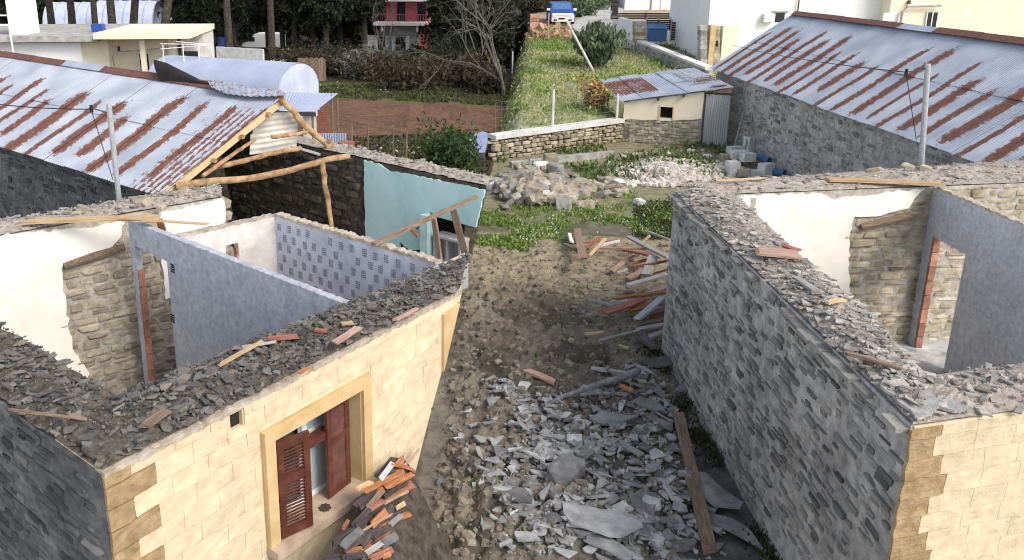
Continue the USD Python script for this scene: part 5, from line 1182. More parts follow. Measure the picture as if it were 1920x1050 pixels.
# eaves course: thin oversailing slabs along the wall head
for i in range(26):
    s = (i + .5) * fg.L / 26
    if rng.random() < .2: continue
    w = fg.L / 26 * rng.uniform(.8, 1.)
    prim(gwl, 'eaves_slab', MB().box(fg.p(s, HW - .05 + rng.normal(0, .012), .015 + rng.normal(0, .012)), (w, .05, .22), fg.x, fg.z, fg.n), 'stone_grey')
def poly_bed(outer, inner, nl, nw, zb, amp, seed):
    o = np.array(outer, float); i_ = np.array(inner, float); t = np.linspace(0, 1, nl); to = np.linspace(0, 1, len(o)); ti = np.linspace(0, 1, len(i_))
    A = np.stack([np.interp(t, to, o[:, c]) for c in (0, 1)], 1); B_ = np.stack([np.interp(t, ti, i_[:, c]) for c in (0, 1)], 1)
    w = np.linspace(0, 1, nw)[None, :, None]; g = A[:, None] * (1 - w) + B_[:, None] * w; q = np.dstack([g, np.zeros(g.shape[:2])])
    e = np.minimum(np.arange(nw), nw - 1 - np.arange(nw)) / ((nw - 1) / 2)
    q[..., 2] = zb + .004 + (meshkit.fbm(q * 2.2, 3, seed) * .75 + meshkit.fbm(q * 9., 3, seed + 1) * .5) * amp * (.2 + .8 * np.clip(e * 1.4, 0, 1))[None]
    return q
ri = [RBI, g2(1530, 510), g2(1640, 600), g2(1757, 740), RAI]
# body under the inner half of the crown, where the wall is thicker
ib = np.vstack([np.array(ri), (RA + eF * .5)[None], (RB + np.array([.5, 0]))[None]])
m = trimesh.creation.extrude_polygon(Polygon(ib).buffer(0), HW - .01, engine='earcut'); prim(rh, 'inner_leaf', m, 'broken_edge')
q3g = poly_bed([RB, RA + np.array([.02, .03])], ri, 130, 16, HW, .16, 41)
prim(rh, 'long_wall_crown', MB().grid(q3g), 'rubble_bed_light')
its = scatter_on(q3g, rng, 2800, (.018, .27), thick=.013, tilt=.12)
lay_shards(its, 40, 'slate_light', 'slate_light', 'grey slate lying on the crown of the long grey wall', 'loose slates on the long grey wall', 'slate_rubble', 'spread of grey slate chips along the top of the long grey wall')
for i, (u1, v1, u2, v2, w, mm, lb_) in enumerate(((1495, 522, 1530, 545, .09, 'wood_grey', 'grey stick lying half way along the long grey wall crown'), (1590, 662, 1690, 690, .05, 'wood_brown', 'long dark stick lying near the corner of the long grey wall'), (1420, 470, 1500, 478, .3, 'wood_pink', 'flat pinkish board bedded in the long grey wall crown'), (1345, 338, 1430, 334, .05, 'wood_fresh', 'yellow stick on the far crown before the concrete blocks'), (1470, 460, 1500, 470, .1, 'wood_red', 'reddish splinter beside the flat pinkish board'), (1550, 568, 1585, 562, .06, 'wood_fresh', 'pale splinter on the inner side of the long wall crown'))):
    plank(G(u1, v1, HW + .17), G(u2, v2, HW + .17), w, .03, mm, lb_, 'wood', name='wood_piece', seed=300 + i)
# cream room: the wall across
Cr0 = RBI - eF * .2; Cr1 = g2(1757, 350); dR = (Cr1 - RBI) / np.linalg.norm(Cr1 - RBI); CrE = RBI + dR * 7.2
fr_ = Fr(RBI - dR * .6, CrE, (5, 0))
bare = Polygon([(x, max(z, -.0)) for x, z in h_(fr_, [(1592, 405), (1660, 395), (1700, 378), (1738, 352), (1920, 340), (1920, 900), (1690, 740), (1590, 620), (1585, 500)])]).buffer(0).intersection(sbox(0, 0, fr_.L, HW - .02))
pl = ragged([(.3, 0)] + [(x, max(z, 0.02)) for x, z in h_(fr_, [(1600, 640), (1592, 560), (1588, 500), (1594, 420), (1600, 404), (1640, 405), (1665, 398), (1700, 390), (1712, 372), (1733, 352)])] + [(fr_.hit(1640, 352)[0], HW - .1), (fr_.hit(1560, 358)[0], HW - .16), (fr_.hit(1540, 356)[0], HW - .04), (.3, HW - .02)], .018, .09, 28)
cw = torn_wall(rh, fr_, fr_.L, .62, [bare], [(pl, 'plaster_cream')], 22, 'stone_drywall', 'mortar_tan', limit=200, wr=(.2, .5))
la, lb = fr_.hit(1612, 425), fr_.hit(1705, 405)
prim(cw, 'lintel', MB().tube([fr_.p(la[0], la[1], .03), fr_.p((la[0] + lb[0]) / 2, (la[1] + lb[1]) / 2 + .02, .035), fr_.p(lb[0], lb[1], .03)], [.06, .075, .065], 8), 'wood_brown')
rs_ = fr_.hit(1408, 360)[0]; prim(cw, 'rust_stain_strip', fr_.ext(ragged([(rs_, 2.2), (rs_ + .05, 2.2), (rs_ + .1, HW - .06), (rs_ - .02, HW - .06)], .012, .1, 4), .043, .047), 'broken_edge')
q3r = poly_bed([g2(1275, 345), g2(1520, 330), g2(1757, 312), g2(1757, 312) + eF * 3.2], [RBI - dR * .5, Cr1, CrE], 120, 12, HW, .16, 51)
prim(rh, 'cross_wall_crown', MB().grid(q3r), 'rubble_bed_light')
lay_shards(scatter_on(q3r, rng, 700, (.02, .26), thick=.013, tilt=.12), 14, 'slate_light', 'slate_light', 'brownish slate lying on the crown behind the bright cream wall', 'loose slates behind the bright cream wall', 'slate_rubble', 'brownish slate chips along the crown behind the bright cream wall')
plank(G(1548, 336, HW + .12), G(1765, 345, HW + .1), .17, .05, 'wood_fresh', 'long fresh yellow split board on the crown of the right cream wall', 'board', seed=320)
for i, (u, v, z) in enumerate(((1700, 315, .2), (1640, 322, .15), (1660, 326, .12), (1735, 318, .15))):
    r_ = rock(rng, .26, .6, .2); world_thing('wall_stone', (r_[0] + G(u, v, HW + z * .5), r_[1]), 'stone_drywall', 'loose tan stone left on the crown of the right cream wall', 'stone', group='loose stones on the right cream wall')
# partition with its concrete jamb
pA = fr_.p(fr_.hit(1745, 380)[0], 0)[:2]; fpR = Fr(pA, pA + np.array([.02, -6.4]), (0, 8))
pr = prim(rh, 'partition_wall', fpR.ext(Polygon([(0, 0), (.22, 0), (.22, 2.3), (1.15, 2.3), (1.15, 0), (6.3, 0), (6.3, HW), (0, HW)]), -.14, 0), 'plaster_blue')
for i in range(8): prim(pr, 'brick', MB().box(fpR.p(.25, .16 + i * .285, -.07), (.05, .27, .12), fpR.x, fpR.z, fpR.n), 'brick_red')
prim(pr, 'crown', fpR.ext(ragged([(.1, HW - .01), (6.2, HW - .01), (6.2, HW + .025), (.1, HW + .025)], .009, .045, 33), -.143, .003), 'broken_edge')
prim(rh, 'floor', MB().grid(np.array([[[RBI[0] - .5 + a, RBI[1] - b + a * .2, .07] for b in np.linspace(0, 6.6, 8)] for a in np.linspace(0, 8., 9)])), 'floor_concrete')
# front wall with quoins
RE = RA + eF * 7.; fR = Fr(RA, RE, (3, 0))
rf_ = prim(rh, 'front_wall', fR.ext(sbox(.03, -.3, fR.L, HW - .004), -.6, -.0, shift=lambda V: np.c_[V[:, 0] + np.where(V[:, 0] < 1, -V[:, 2] * .26, 0), V[:, 1], V[:, 2]]), 'facade_joint')
z = -.2; k = 0
while z < HW - .05:
    z1 = min(z + RH, HW - .02); qw = (.30, .44, .36, .24)[k % 4]
    mm = MB(); mm.box(fR.p(qw / 2 - .01, (z + z1) / 2, .016), (qw + .02, z1 - z - .006, .036), fR.x, fR.z, fR.n); mesh = trimesh.Trimesh(mm.vertices, mm.faces, process=False).subdivide().subdivide()
    prim(rf_, 'quoin', (mesh.vertices + fR.n * ((meshkit.fbm(mesh.vertices * 9, 3, 79)[:, None] - .5) * .05), mesh.faces), 'quoin')
    s = qw + .02
    while s < 2.4:
        w = rng.uniform(.36, .5); mm = MB(); mm.box(fR.p(s + w / 2, (z + z1) / 2, .008), (w - .004, z1 - z - .004, .022), fR.x, fR.z, fR.n); mesh = trimesh.Trimesh(mm.vertices, mm.faces, process=False).subdivide().subdivide()
        prim(rf_, 'plaster_block', (mesh.vertices + fR.n * ((meshkit.fbm(mesh.vertices * 9, 3, 78)[:, None] - .5) * .034), mesh.faces), 'facade_block'); s += w
    z += RH; k += 1
q3f = poly_bed([RA, RE], [RAI - np.array([0, .02]), RAI + eF * 6.4], 90, 12, HW, .14, 61); prim(rh, 'front_wall_crown', MB().grid(q3f), 'rubble_bed_light')
lay_shards([t for t in scatter_on(q3f, rng, 700, (.03, .26)) if t[1][0] < 8], 10, 'slate_light', 'slate_light', 'grey slate lying on the crown above the yellow quoins', 'loose slates above the yellow quoins', 'slate_rubble', 'grey slate chips on the crown above the yellow quoins')
def patch(parent, pts, z, seed, mt):
    pg = ragged(pts, .025, .08, seed); m = trimesh.creation.extrude_polygon(pg, .03, engine='earcut').subdivide_to_size(.12); V = m.vertices + [0, 0, z]; V[:, 2] += (meshkit.fbm(m.vertices * 5, 2, seed) - .5) * .03
    prim(parent, 'mortar_patch', (V, m.faces), mt)
patch(rh, [RA + eF * .03 + [0, .05], RA + eF * .62 + [0, .03], RA + eF * .5 + [0, .4], RA + eF * .2 + [0, .75], RA + [.06, .6]], HW + .05, 3, 'mortar_grey')
patch(house, [O + EU * .04 + EV * .05, O + EU * .6 + EV * .08, O + EU * .55 + EV * .42, O + EU * .3 + EV * .7, O + EU * .05 + EV * .6], HW + .05, 4, 'rubble_bed_dark')

# ================================================================== THE RIGHT BARN
ER = at(1335, 125, 35.4); zeR = ER[2]; RR = at(1490, 25, 35.4); xR = RR[0]; zRr = RR[2]
LR = 35.4 - 16.2; dY = np.array([0., -1, 0]); barnR = thing('barn', 'long grey stone barn with rust streaked blue roof behind the right house', 'barn', (ER[0], 26, 0))
slR = np.array([ER[0] - xR, 0, zeR - zRr]); SLR = np.linalg.norm(slR); slR /= SLR
stR = []; s = .5
while s < LR: stR.append((s, rng.uniform(.13, .36), rng.uniform(.06, .4), rng.uniform(.82, 1.05))); s += rng.uniform(.82, 1.02)
def rustR(s0, t0):
    def f(S, T):
        s, t = S + s0, (T + t0) / SLR; o = np.zeros_like(s)
        for c, w, a, b in stR: o = np.maximum(o, np.clip(1.2 - np.abs(s + .04 * np.sin(t * 9 + c * 5) - c) / w, 0, 1) * smooth(t, a, a + .2) * (1 - smooth(t, b, b + .12)))
        return o
    return f
nS = int(LR / SW)
for i in range(nS):
    for j, (t0, t1) in enumerate(((0, SLR * .52), (SLR * .46, SLR + .12))):
        o = np.array([xR, 35.4, zRr]) + dY * (i * SW) + slR * t0 + np.array([0, 0, .016 * (1 - j) + .008 * (i % 2)])
        m, rv_ = corrugated(o, dY, slR + np.array([0, 0, rng.normal(0, .004)]), SW + .06, t1 - t0, .093, .015, rustR(i * SW, t0), nseg=12); prim(barnR, 'roof_sheet', m, 'roof_sheet', smooth=True, prims={'rust': rv_})
for i in range(int(LR / 1.9)):
    m, rv_ = corrugated(np.array([xR, 35.4 - i * 1.9, zRr + .01]), dY, np.array([.84, 0, -.54]), 1.95, 4.2, .093, .011, lambda S, T: .5 + 0 * S, nseg=3); prim(barnR, 'rear_roof_sheet', m, 'roof_sheet', smooth=True, prims={'rust': rv_})
for i in range(int(LR / 2)):
    P = np.array([[[xR + .24 * t, 35.3 - s, zRr + .11 - .15 * abs(t) + .012 * (i % 2)] for t in np.linspace(-1, 1, 9)] for s in np.linspace(i * 2., i * 2. + 2.08, 3)]); m = MB().grid(P); prim(barnR, 'ridge_cap', m, 'roof_sheet', prims={'rust': np.full(len(m.vertices), .85 if i not in (4, 9) else .1)})
fb = Fr((ER[0] + .22, 35.2), (ER[0] + .22, 16.4), (0, 20))
bw_ = prim(barnR, 'wall', fb.ext(sbox(0, -.2, fb.L, zeR - .03), -.5, 0), 'mortar_grey')
ss = [t for t in courses(fb.L, zeR - .08, np.random.default_rng(18), (.09, .18), (.2, .5), .028) if in_view(fb, t[0], t[1])]
rr = np.random.default_rng(19); ss = [t for t in ss if rr.random() < .8]
lay(bw_, fb, ss, np.random.default_rng(20), 'stone_far', proud=.012, lib=FLAT, limit=300, mass='stone_far_mass', key=lambda t: -t[0])
prim(barnR, 'gable_wall', MB().box([xR, 35.1, zeR / 2 - .1], (2 * (xR - ER[0]) - .5, .4, zeR - .1)), 'mortar_grey')
gb = Fr((ER[0] + .3, 35.22), (2 * xR - ER[0] - .3, 35.22), (14, 60)); prim(barnR, 'gable', gb.ext(Polygon([(0, zeR - .16), (gb.L, zeR - .16), (gb.L / 2, zRr - .14)]), -.3, 0), 'concrete')
prim(barnR, 'fascia', MB().box([ER[0] + .17, (35.2 + 16.3) / 2, zeR - .07], (.05, 18.8, .1)), 'wood_dark')
# little shed against it
S0 = G(1165, 265); S1 = G(1322, 275); S2 = np.array([12.35, S1[1] - (12.35 - S1[0]) * .33, 0]); fsd = Fr(S0[:2], S2[:2], (6, 0))
zl, zr2 = fsd.hit(1163, 190)[1], fsd.hit(1365, 163)[1]; sd1 = fsd.hit(1320, 200)[0]; wl_ = fsd.hit(1239, 200); wr_ = fsd.hit(1260, 222)
shd = thing('lean_to_shed', 'small shed with patched blue tin roof, cream upper wall and ribbed tin door', 'shed', S0)
wp = Polygon([(0, -.2), (sd1, -.2), (sd1, zl + (zr2 - zl) * sd1 / fsd.L), (0, zl)]); wop = sbox(wl_[0], wr_[1], wr_[0], wl_[1])
prim(shd, 'front_wall', fsd.ext(wp.difference(wop), -.35, 0), 'mortar_tan')
prim(shd, 'plaster', fsd.ext(ragged([(0.02, .95), (sd1 * .5, .98), (sd1 - .05, 1.15), (sd1 - .03, zl + (zr2 - zl) * sd1 / fsd.L - .03), (.02, zl - .03)], .02, .15, 6).difference(wop), .002, .045), 'cream_paint')
prim(shd, 'window_hole', MB().box(fsd.p((wl_[0] + wr_[0]) / 2, (wl_[1] + wr_[1]) / 2, -.3), (.6, .7, .04), fsd.x, fsd.z, fsd.n), 'hole_shade_and_marks')  # near-black sheet behind the opening, coloured for the shade indoors
wfm = MB()
for a in (wl_[0] - .03, wr_[0] + .03): wfm.box(fsd.p(a, (wl_[1] + wr_[1]) / 2, .03), (.06, wl_[1] - wr_[1] + .12, .08), fsd.x, fsd.z, fsd.n)
prim(shd, 'window_frame', wfm, 'wood_fresh')
ss = [t for t in courses(sd1, 1.0, np.random.default_rng(23), (.09, .17), (.2, .45), .03) if t[0] > .1 and t[0] < sd1 - .1]
lay(shd, fsd, ss, np.random.default_rng(24), 'stone_drywall', proud=.03)
dz_ = fsd.hit(1345, 178)[1]; dm = MB(); n_ = 70; tt = np.linspace(sd1 + .06, fsd.L - .12, n_)
prim(shd, 'door', MB().grid(np.stack([np.array([fsd.p(a, z, .05 + .014 * math.cos(a / .09 * 2 * math.pi)) for a in tt]) for z in (.0, dz_ / 2, dz_)], 1)), 'galvanised', label='corrugated tin door')
prim(shd, 'door_frame', MB().box(fsd.p(sd1 + .02, dz_ / 2, .0), (.06, dz_ + .1, .12), fsd.x, fsd.z, fsd.n).box(fsd.p((sd1 + fsd.L) / 2 - .05, dz_ + .06, .0), (fsd.L - sd1 - .1, .08, .12), fsd.x, fsd.z, fsd.n), 'wood_dark')
prim(shd, 'lintel_board', fsd.ext(Polygon([(sd1, dz_ + .1), (fsd.L - .1, dz_ + .1), (fsd.L - .1, zr2 - .03), (sd1, zl + (zr2 - zl) * sd1 / fsd.L - .03)]), -.1, .02), 'wood_pink')
bk = np.array([-fsd.n[0], -fsd.n[1], 0]) * 3.0
rq = [fsd.p(-.1, zl + .03, .18), fsd.p(fsd.L - .05, zr2 + .03, .18), at(1300, 127, S2[1] + 3.2), at(1124, 149, S0[1] + 2.9)]
nsh = 5
for i in range(nsh):
    a0_, a1_ = i / nsh, (i + 1.06) / nsh; P = []
    for t in np.linspace(a0_, min(a1_, 1.), 50):
        A = rq[0] * (1 - t) + rq[1] * t; Bq = rq[3] * (1 - t) + rq[2] * t
        P.append([A * (1 - s) + Bq * s + [0, 0, .012 * math.cos(t * 40 * 2 * math.pi) + .012 * (i % 2) + .02 * math.sin(i * 2.3) * s] for s in np.linspace(0, 1, 12)])
    P = np.array(P); S_ = np.linspace(0, 1, 12)[None, :] + 0 * P[..., 0]; ru = (.75 * smooth(S_, .1, .3) * (1 - smooth(S_, .75, .95)) if i in (0, 1) else (.6 * smooth(S_, .2, .4) * (1 - smooth(S_, .5, .7)) if i == 4 else .06 + 0 * S_))
    ru = ru * (.75 + .9 * (meshkit.fbm(P * 1.7, 3, 9) - .25)); m = MB().grid(P); prim(shd, 'roof_sheet', m, 'roof_sheet', smooth=True, prims={'rust': ru.ravel()})
for a in (.32, .55, .8): prim(shd, 'rafter_end', MB().box(fsd.p(a * fsd.L, zl + (zr2 - zl) * a - .06, .1), (.1, .09, .2), fsd.x, fsd.z, fsd.n), 'wood_dark')
fls = Fr(S0[:2], (S0 + bk)[:2], (0, 20)); prim(shd, 'side_wall', fls.ext(Polygon([(0, -.2), (2.8, -.2), (2.8, zl + .25), (0, zl - .02)]), -.3, 0), 'concrete')
for i, (p, q_, w, mt_, lb_) in enumerate(((at(1270, 133, 34.8), at(1298, 148, 33.4), .1, 'wood_grey', 'grey board lying up the tin roof of the small shed'), (at(1275, 148, 33.6), at(1330, 150, 33.2), .09, 'wood_grey', 'grey board lying across the rusty patch of the small shed roof'), (at(1300, 157, 33.), at(1330, 153, 32.9), .08, 'wood_brown', 'short board over the door edge of the small shed roof'), (at(1335, 163, 32.3), at(1364, 161, 32.1), .2, 'wood_pink', 'pinkish plank nailed under the eave above the tin door'))):
    plank(p + [0, 0, .06], q_ + [0, 0, .06], w, .03, mt_, lb_, 'board', name='board', seed=400 + i)
# ladder and retaining wall
ld = thing('ladder', 'grey ladder leaning on the right barn wall beside the tin door', 'ladder', at(1385, 280, 31.)); l1, l2 = at(1374, 285, 31.2), at(1398, 196, 31.9); r1, r2 = at(1397, 280, 30.4), at(1415, 198, 31.2)
prim(ld, 'rail', MB().tube([l1, l2], .03, 6), 'wood_grey'); prim(ld, 'rail', MB().tube([r1, r2], .03, 6), 'wood_grey')
for i in range(7): t = .08 + i * .14; prim(ld, 'rung', MB().tube([l1 * (1 - t) + l2 * t, r1 * (1 - t) + r2 * t], .02, 5), 'wood_grey')
W0, W1 = G(926, 301), G(1166, 265); fw_ = Fr(W0[:2], W1[:2], (4, 0)); rw = thing('retaining_wall', 'dry stone wall with pale concrete coping below the fenced plot', 'wall', W0); hw_ = .92
prim(rw, 'core', fw_.ext(sbox(0, -.2, fw_.L, hw_ - .1), -.4, -.02), 'earth_joint')
lay(rw, fw_, courses(fw_.L, hw_ - .1, np.random.default_rng(26), (.09, .19), (.16, .42), .022), np.random.default_rng(27), 'stone_drywall', proud=.06, deep=.2, jit=.025)
for i in range(5): a, b = i * fw_.L / 5, (i + 1) * fw_.L / 5; prim(rw, 'coping', fw_.ext(sbox(a + .004, hw_ - .1, b - .004, hw_ + .06), -.42, .09), 'concrete_pale')
world_thing('concrete_kerb', MB().box((G(1000, 310) + G(1110, 297)) / 2 + [0, 0, .1], (np.linalg.norm(G(1120, 296) - G(925, 318)), .22, .24), (G(1120, 296) - G(925, 318)) / np.linalg.norm(G(1120, 296) - G(925, 318)), np.cross([0, 0, 1.], (G(1120, 296) - G(925, 318)) / np.linalg.norm(G(1120, 296) - G(925, 318)))), 'concrete', 'long grey concrete beam lying before the dry stone wall', 'beam')
for i, (u, vt, vb) in enumerate(((1035, 168, 246), (1155, 176, 240), (938, 90, 140))):
    if i < 2: b = fw_.p(fw_.hit(u + 4, vb)[0], hw_, -.1); zt = at(u, vt, b[1])[2]
    else: b = onland(950, 140); b[0] += .4; zt = b[2] + 1.6
    world_thing('fence_post', MB().tube([b - [0, 0, .3], [b[0] - .02, b[1], zt]], .05, 8), 'concrete_pale', ('pale concrete post standing on the dry stone wall', 'pale concrete post at the corner of the small shed', 'pale post at the dark wood edge of the green plot')[i], 'fence post')
fm = MB()
A, Bq = fw_.p(.1, hw_ + .1, -.1), fw_.p(fw_.L - .1, hw_ + .1, -.1)
for k in range(5): fm.tube([A + [0, 0, .3 * k], (A + Bq) / 2 + [0, 0, .3 * k - .02], Bq + [0, 0, .3 * k]], .0025, 3, False)
for t in np.linspace(0, 1, 24): p = A + (Bq - A) * t; fm.tube([p, p + [0, 0, 1.2]], .002, 3, False)
world_thing('wire_mesh', fm, 'galvanised', 'thin wire mesh fence strung above the dry stone wall', 'wire fence')
# ochre dry clump by the shed
b = at(1112, 232, 35.2); b[2] = float(terrain(b[0], b[1])); t = thing('dry_shrub', 'ochre brown dry shrub with bare lobes beside the shed', 'shrub', b); r = np.random.default_rng(5); sm = MB(); cs = []
for k in range(15):
    a = r.uniform(0, 6.28); e = b + [math.cos(a) * r.uniform(.1, .6), math.sin(a) * .4, r.uniform(.5, 1.35)]; sm.tube([b + [math.cos(a) * .15, math.sin(a) * .15, -.05], (b + e) / 2 + [math.cos(a) * .12, 0, .1], e], [.06, .09, .05], 6); cs += [e * q_ + b * (1 - q_) for q_ in (.4, .7, 1)]
prim(t, 'stem', sm, 'stone_tan'); V, f = leaves(cs, 2200, .09, r, .12); prim(t, 'foliage', (V, f), 'leaf_rust'); V, f = leaves(cs, 350, .07, r, .16); prim(t, 'green_foliage', (V, f), 'leaf_shrub')
# bush, leaning pole, post
bb = onland(1120, 127); bs = thing('spanish_broom', 'big grey green broom bush with upright shoots beside the leaning pole', 'bush', bb); r = np.random.default_rng(12); sm = MB(); V = []; f = []; n = 0; pts = []
for k in range(420):
    a = r.uniform(0, 6.28); el = r.uniform(.7, 1.5); L = r.uniform(1.3, 2.6); e = bb + np.array([math.cos(a) * math.cos(el), math.sin(a) * math.cos(el), math.sin(el)]) * L
    sm.tube([bb + [math.cos(a) * .2, math.sin(a) * .2, -.1], (bb + e) / 2 + r.normal(0, .08, 3), e], [.02, .016, .006], 3, False); pts += [bb + (e - bb) * q_ for q_ in (.45, .65, .85, 1.)]
prim(bs, 'shoots', sm, 'leaf_bush', kind='stuff'); V, f = leaves(pts, 8000, .16, r, .07, 2.5); prim(bs, 'foliage', (V, f), 'leaf_bush')
pb1 = onland(1113, 134); pt1 = at(1064, 42, pb1[1] - 1.2); world_thing('leaning_pole', MB().tube([pb1, pt1], [.075, .065], 10), 'concrete_pale', 'pale concrete pole leaning left in front of the broom bush', 'pole')
pp = onland(1027, 77); world_thing('wooden_stake', MB().tube([pp, [pp[0], pp[1], at(1028, 24, pp[1])[2]]], .06, 6), 'wood_pink', 'thin upright wooden stake in front of the blue car', 'stake')
# blue and white car facing us on the slope
cc = onland(1054, 47); vh, T = vehicle(cc + [0, 1.2, .05], -math.pi / 2 - .05, 3.9, 1.95, 1.75, [(-.5, .15), (.5, .15), (.5, .42), (.46, .5), (.3, .58), (.12, .97), (-.2, 1.), (-.42, .95), (-.5, .6)], 'parked_car', 'blue car with white front bumper and white mirrors facing down the slope', 'car', 'blue_car')
bx = lambda c, s_, ex=(1, 0, 0), ez=(0, 0, 1): (T(MB().box(c, s_, ex, (0, 1, 0), ez).vertices), MB().box([0, 0, 0], (1, 1, 1)).faces)
prim(vh, 'bumper', bx([1.95, 0, .52], (.16, 1.8, .5)), 'white_paint'); prim(vh, 'hood', bx([1.7, 0, .86], (.75, 1.7, .08), (.98, 0, -.18), (.18, 0, .98)), 'white_paint')
prim(vh, 'windscreen', bx([.82, 0, 1.38], (.05, 1.5, .72), (.82, 0, .57), (-.57, 0, .82)), 'blue_plastic')
for s in (-1, 1):
    prim(vh, 'mirror', bx([.95, s * 1.08, 1.2], (.12, .26, .18)), 'white_paint'); prim(vh, 'headlight', bx([2.03, s * .68, .72], (.06, .36, .18)), 'white_metal'); prim(vh, 'fog_light', bx([2.04, s * .6, .42], (.04, .3, .1)), 'black_plastic')
    for x in (-1.2, 1.25): prim(vh, 'wheel', (T(MB().tube([[x, s * .8, .32], [x, s * .98, .32]], .32, 14).vertices), MB().tube([[0, 0, 0], [0, 1, 0]], .32, 14).faces), 'black_plastic')
prim(vh, 'number_plate', bx([2.045, -.1, .52], (.02, .5, .11)), 'black_plastic')
# brick heap at the top of the plot
bp = []
for i in range(70):
    u = rng.uniform(985, 1070); v = rng.uniform(52, 76) if u > 1010 else rng.uniform(45, 78); p = onland(u, v) + [0, 0, rng.uniform(.05, .35)]
    if p[0] < xb(p[1]) + .3: continue
    r_ = rotm(rng, .5); w = rng.uniform(.25, .55); m = MB().box([0, 0, 0], (w, w * .6, w * .5)); prim('/World', 'brick', ((m.vertices @ r_.T) + p, m.faces), 'brick_orange', 'weathered red hollow brick lying in the heap below the blue car', 'brick', 'bricks heaped below the blue car', loc=p)
p = onland(1001, 55); p[0] = max(p[0], xb(p[1]) + .5); m = MB()
for k in range(4): prim('/World', 'brick_stack', MB().box(p + [0, 0, .15 + k * .3], (.7, .6, .28)), 'brick_orange', f'{("lowest", "second", "third", "topmost")[k]} red block of the upright stack at the wood edge', 'block', 'stacked red blocks', loc=p + [0, 0, k * .3])
# walls and gates up the lane
ga_, gb_ = onland(1194, 99), onland(1322, 152); flw = Fr(ga_[:2], gb_[:2], (5, 0), min(ga_[2], gb_[2]) - .3); ztop = at(1192, 77, ga_[1])[2] - flw.a[2]; zt2 = at(1318, 128, gb_[1])[2] - flw.a[2]
lw = thing('plot_wall', 'grey stone wall with pale top running down from the pillar to the shed', 'wall', flw.a)
prim(lw, 'core', flw.ext(Polygon([(0, 0), (flw.L, 0), (flw.L, zt2 - .08), (0, ztop - .08)]), -.4, 0), 'mortar_grey')
ss = [t for t in courses(flw.L, max(ztop, zt2), np.random.default_rng(28), (.16, .28), (.3, .6), .06) if t[1] + t[3] / 2 < ztop + (zt2 - ztop) * t[0] / flw.L - .1]
lay(lw, flw, ss, np.random.default_rng(29), 'stone_far', proud=.025, limit=200, mass='stone_far_mass')
for i in range(4):
    a, b = i / 4, (i + 1) / 4; prim(lw, 'coping', flw.ext(Polygon([(a * flw.L + .01, ztop + (zt2 - ztop) * a - .078), (b * flw.L - .01, ztop + (zt2 - ztop) * b - .078), (b * flw.L - .01, ztop + (zt2 - ztop) * b + .06), (a * flw.L + .01, ztop + (zt2 - ztop) * a + .06)]), -.5, .06), 'concrete_pale')
def blk(u0, u1, vt, vb, Yd, dep, mt_, name, label, cat, parts=None):
    a, b = at(u0, vb, Yd), at(u1, vb, Yd); zt = at((u0 + u1) / 2, vt, Yd)[2]; zb_ = a[2]
    return MB().box([(a[0] + b[0]) / 2, Yd + dep / 2, (zt + zb_) / 2], (b[0] - a[0], dep, zt - zb_))
yP_ = ga_[1] + .2; pl_ = thing('gate_pillar', 'square tan stone pillar at the top end of the plot wall', 'pillar', [at(1200, 80, yP_)[0], yP_, ga_[2]])
for k in range(6):
    v1, v2 = 80 - k * 6.6, 80 - (k + 1) * 6.6; prim(pl_, 'stone', blk(1191 + (k % 2) * .6, 1213 - (k % 3) * .5, v2 + .3, v1, yP_, .8, 0, 0, 0, 0), 'stone_drywall' if k < 4 else 'concrete')
lw2 = [onland(1146, 60), onland(1190, 82)]; fl2 = Fr(lw2[0][:2], lw2[1][:2], (5, 0), min(lw2[0][2], lw2[1][2]) - .2); z2 = at(1185, 40, lw2[1][1])[2] - fl2.a[2]; z1_ = at(1146, 30, lw2[0][1])[2] - fl2.a[2]
world_thing('lane_wall', fl2.ext(Polygon([(0, 0), (fl2.L, 0), (fl2.L, z2), (0, z1_)]), -.25, 0), 'white_paint', 'white rendered wall beside the lane left of the stone pillar', 'wall')
dn = at(1232, 78, yP_ + 1); db_ = thing('waste_bin', 'large blue waste bin with sloping lid behind the plot wall', 'waste bin', dn)
P8 = lambda x0, x1, y0, y1, z0, z1, sl: (np.array([[x0, y0, z0], [x1, y0, z0], [x1, y1, z0], [x0, y1, z0], [x0 - .05, y0 - .05, z1], [x1 + .05, y0 - .05, z1], [x1 + .05, y1, z1 + sl], [x0 - .05, y1, z1 + sl]]), np.array([[0, 1, 5, 4], [1, 2, 6, 5], [2, 3, 7, 6], [3, 0, 4, 7], [4, 5, 6, 7], [0, 3, 2, 1]]))
def quadm(t): return t[0], np.vstack([t[1][:, [0, 1, 2]], t[1][:, [0, 2, 3]]])
x0 = at(1215, 75, dn[1])[0]; x1 = at(1249, 75, dn[1])[0]; zt = at(1230, 56, dn[1])[2]
prim(db_, 'body', quadm(P8(x0, x1, dn[1], dn[1] + 1.1, dn[2], zt, .12)), 'blue_plastic'); prim(db_, 'lid', quadm(P8(x0 - .03, x1 + .03, dn[1] - .06, dn[1] + 1.12, zt + .02, zt + .1, .3)), 'blue_plastic')
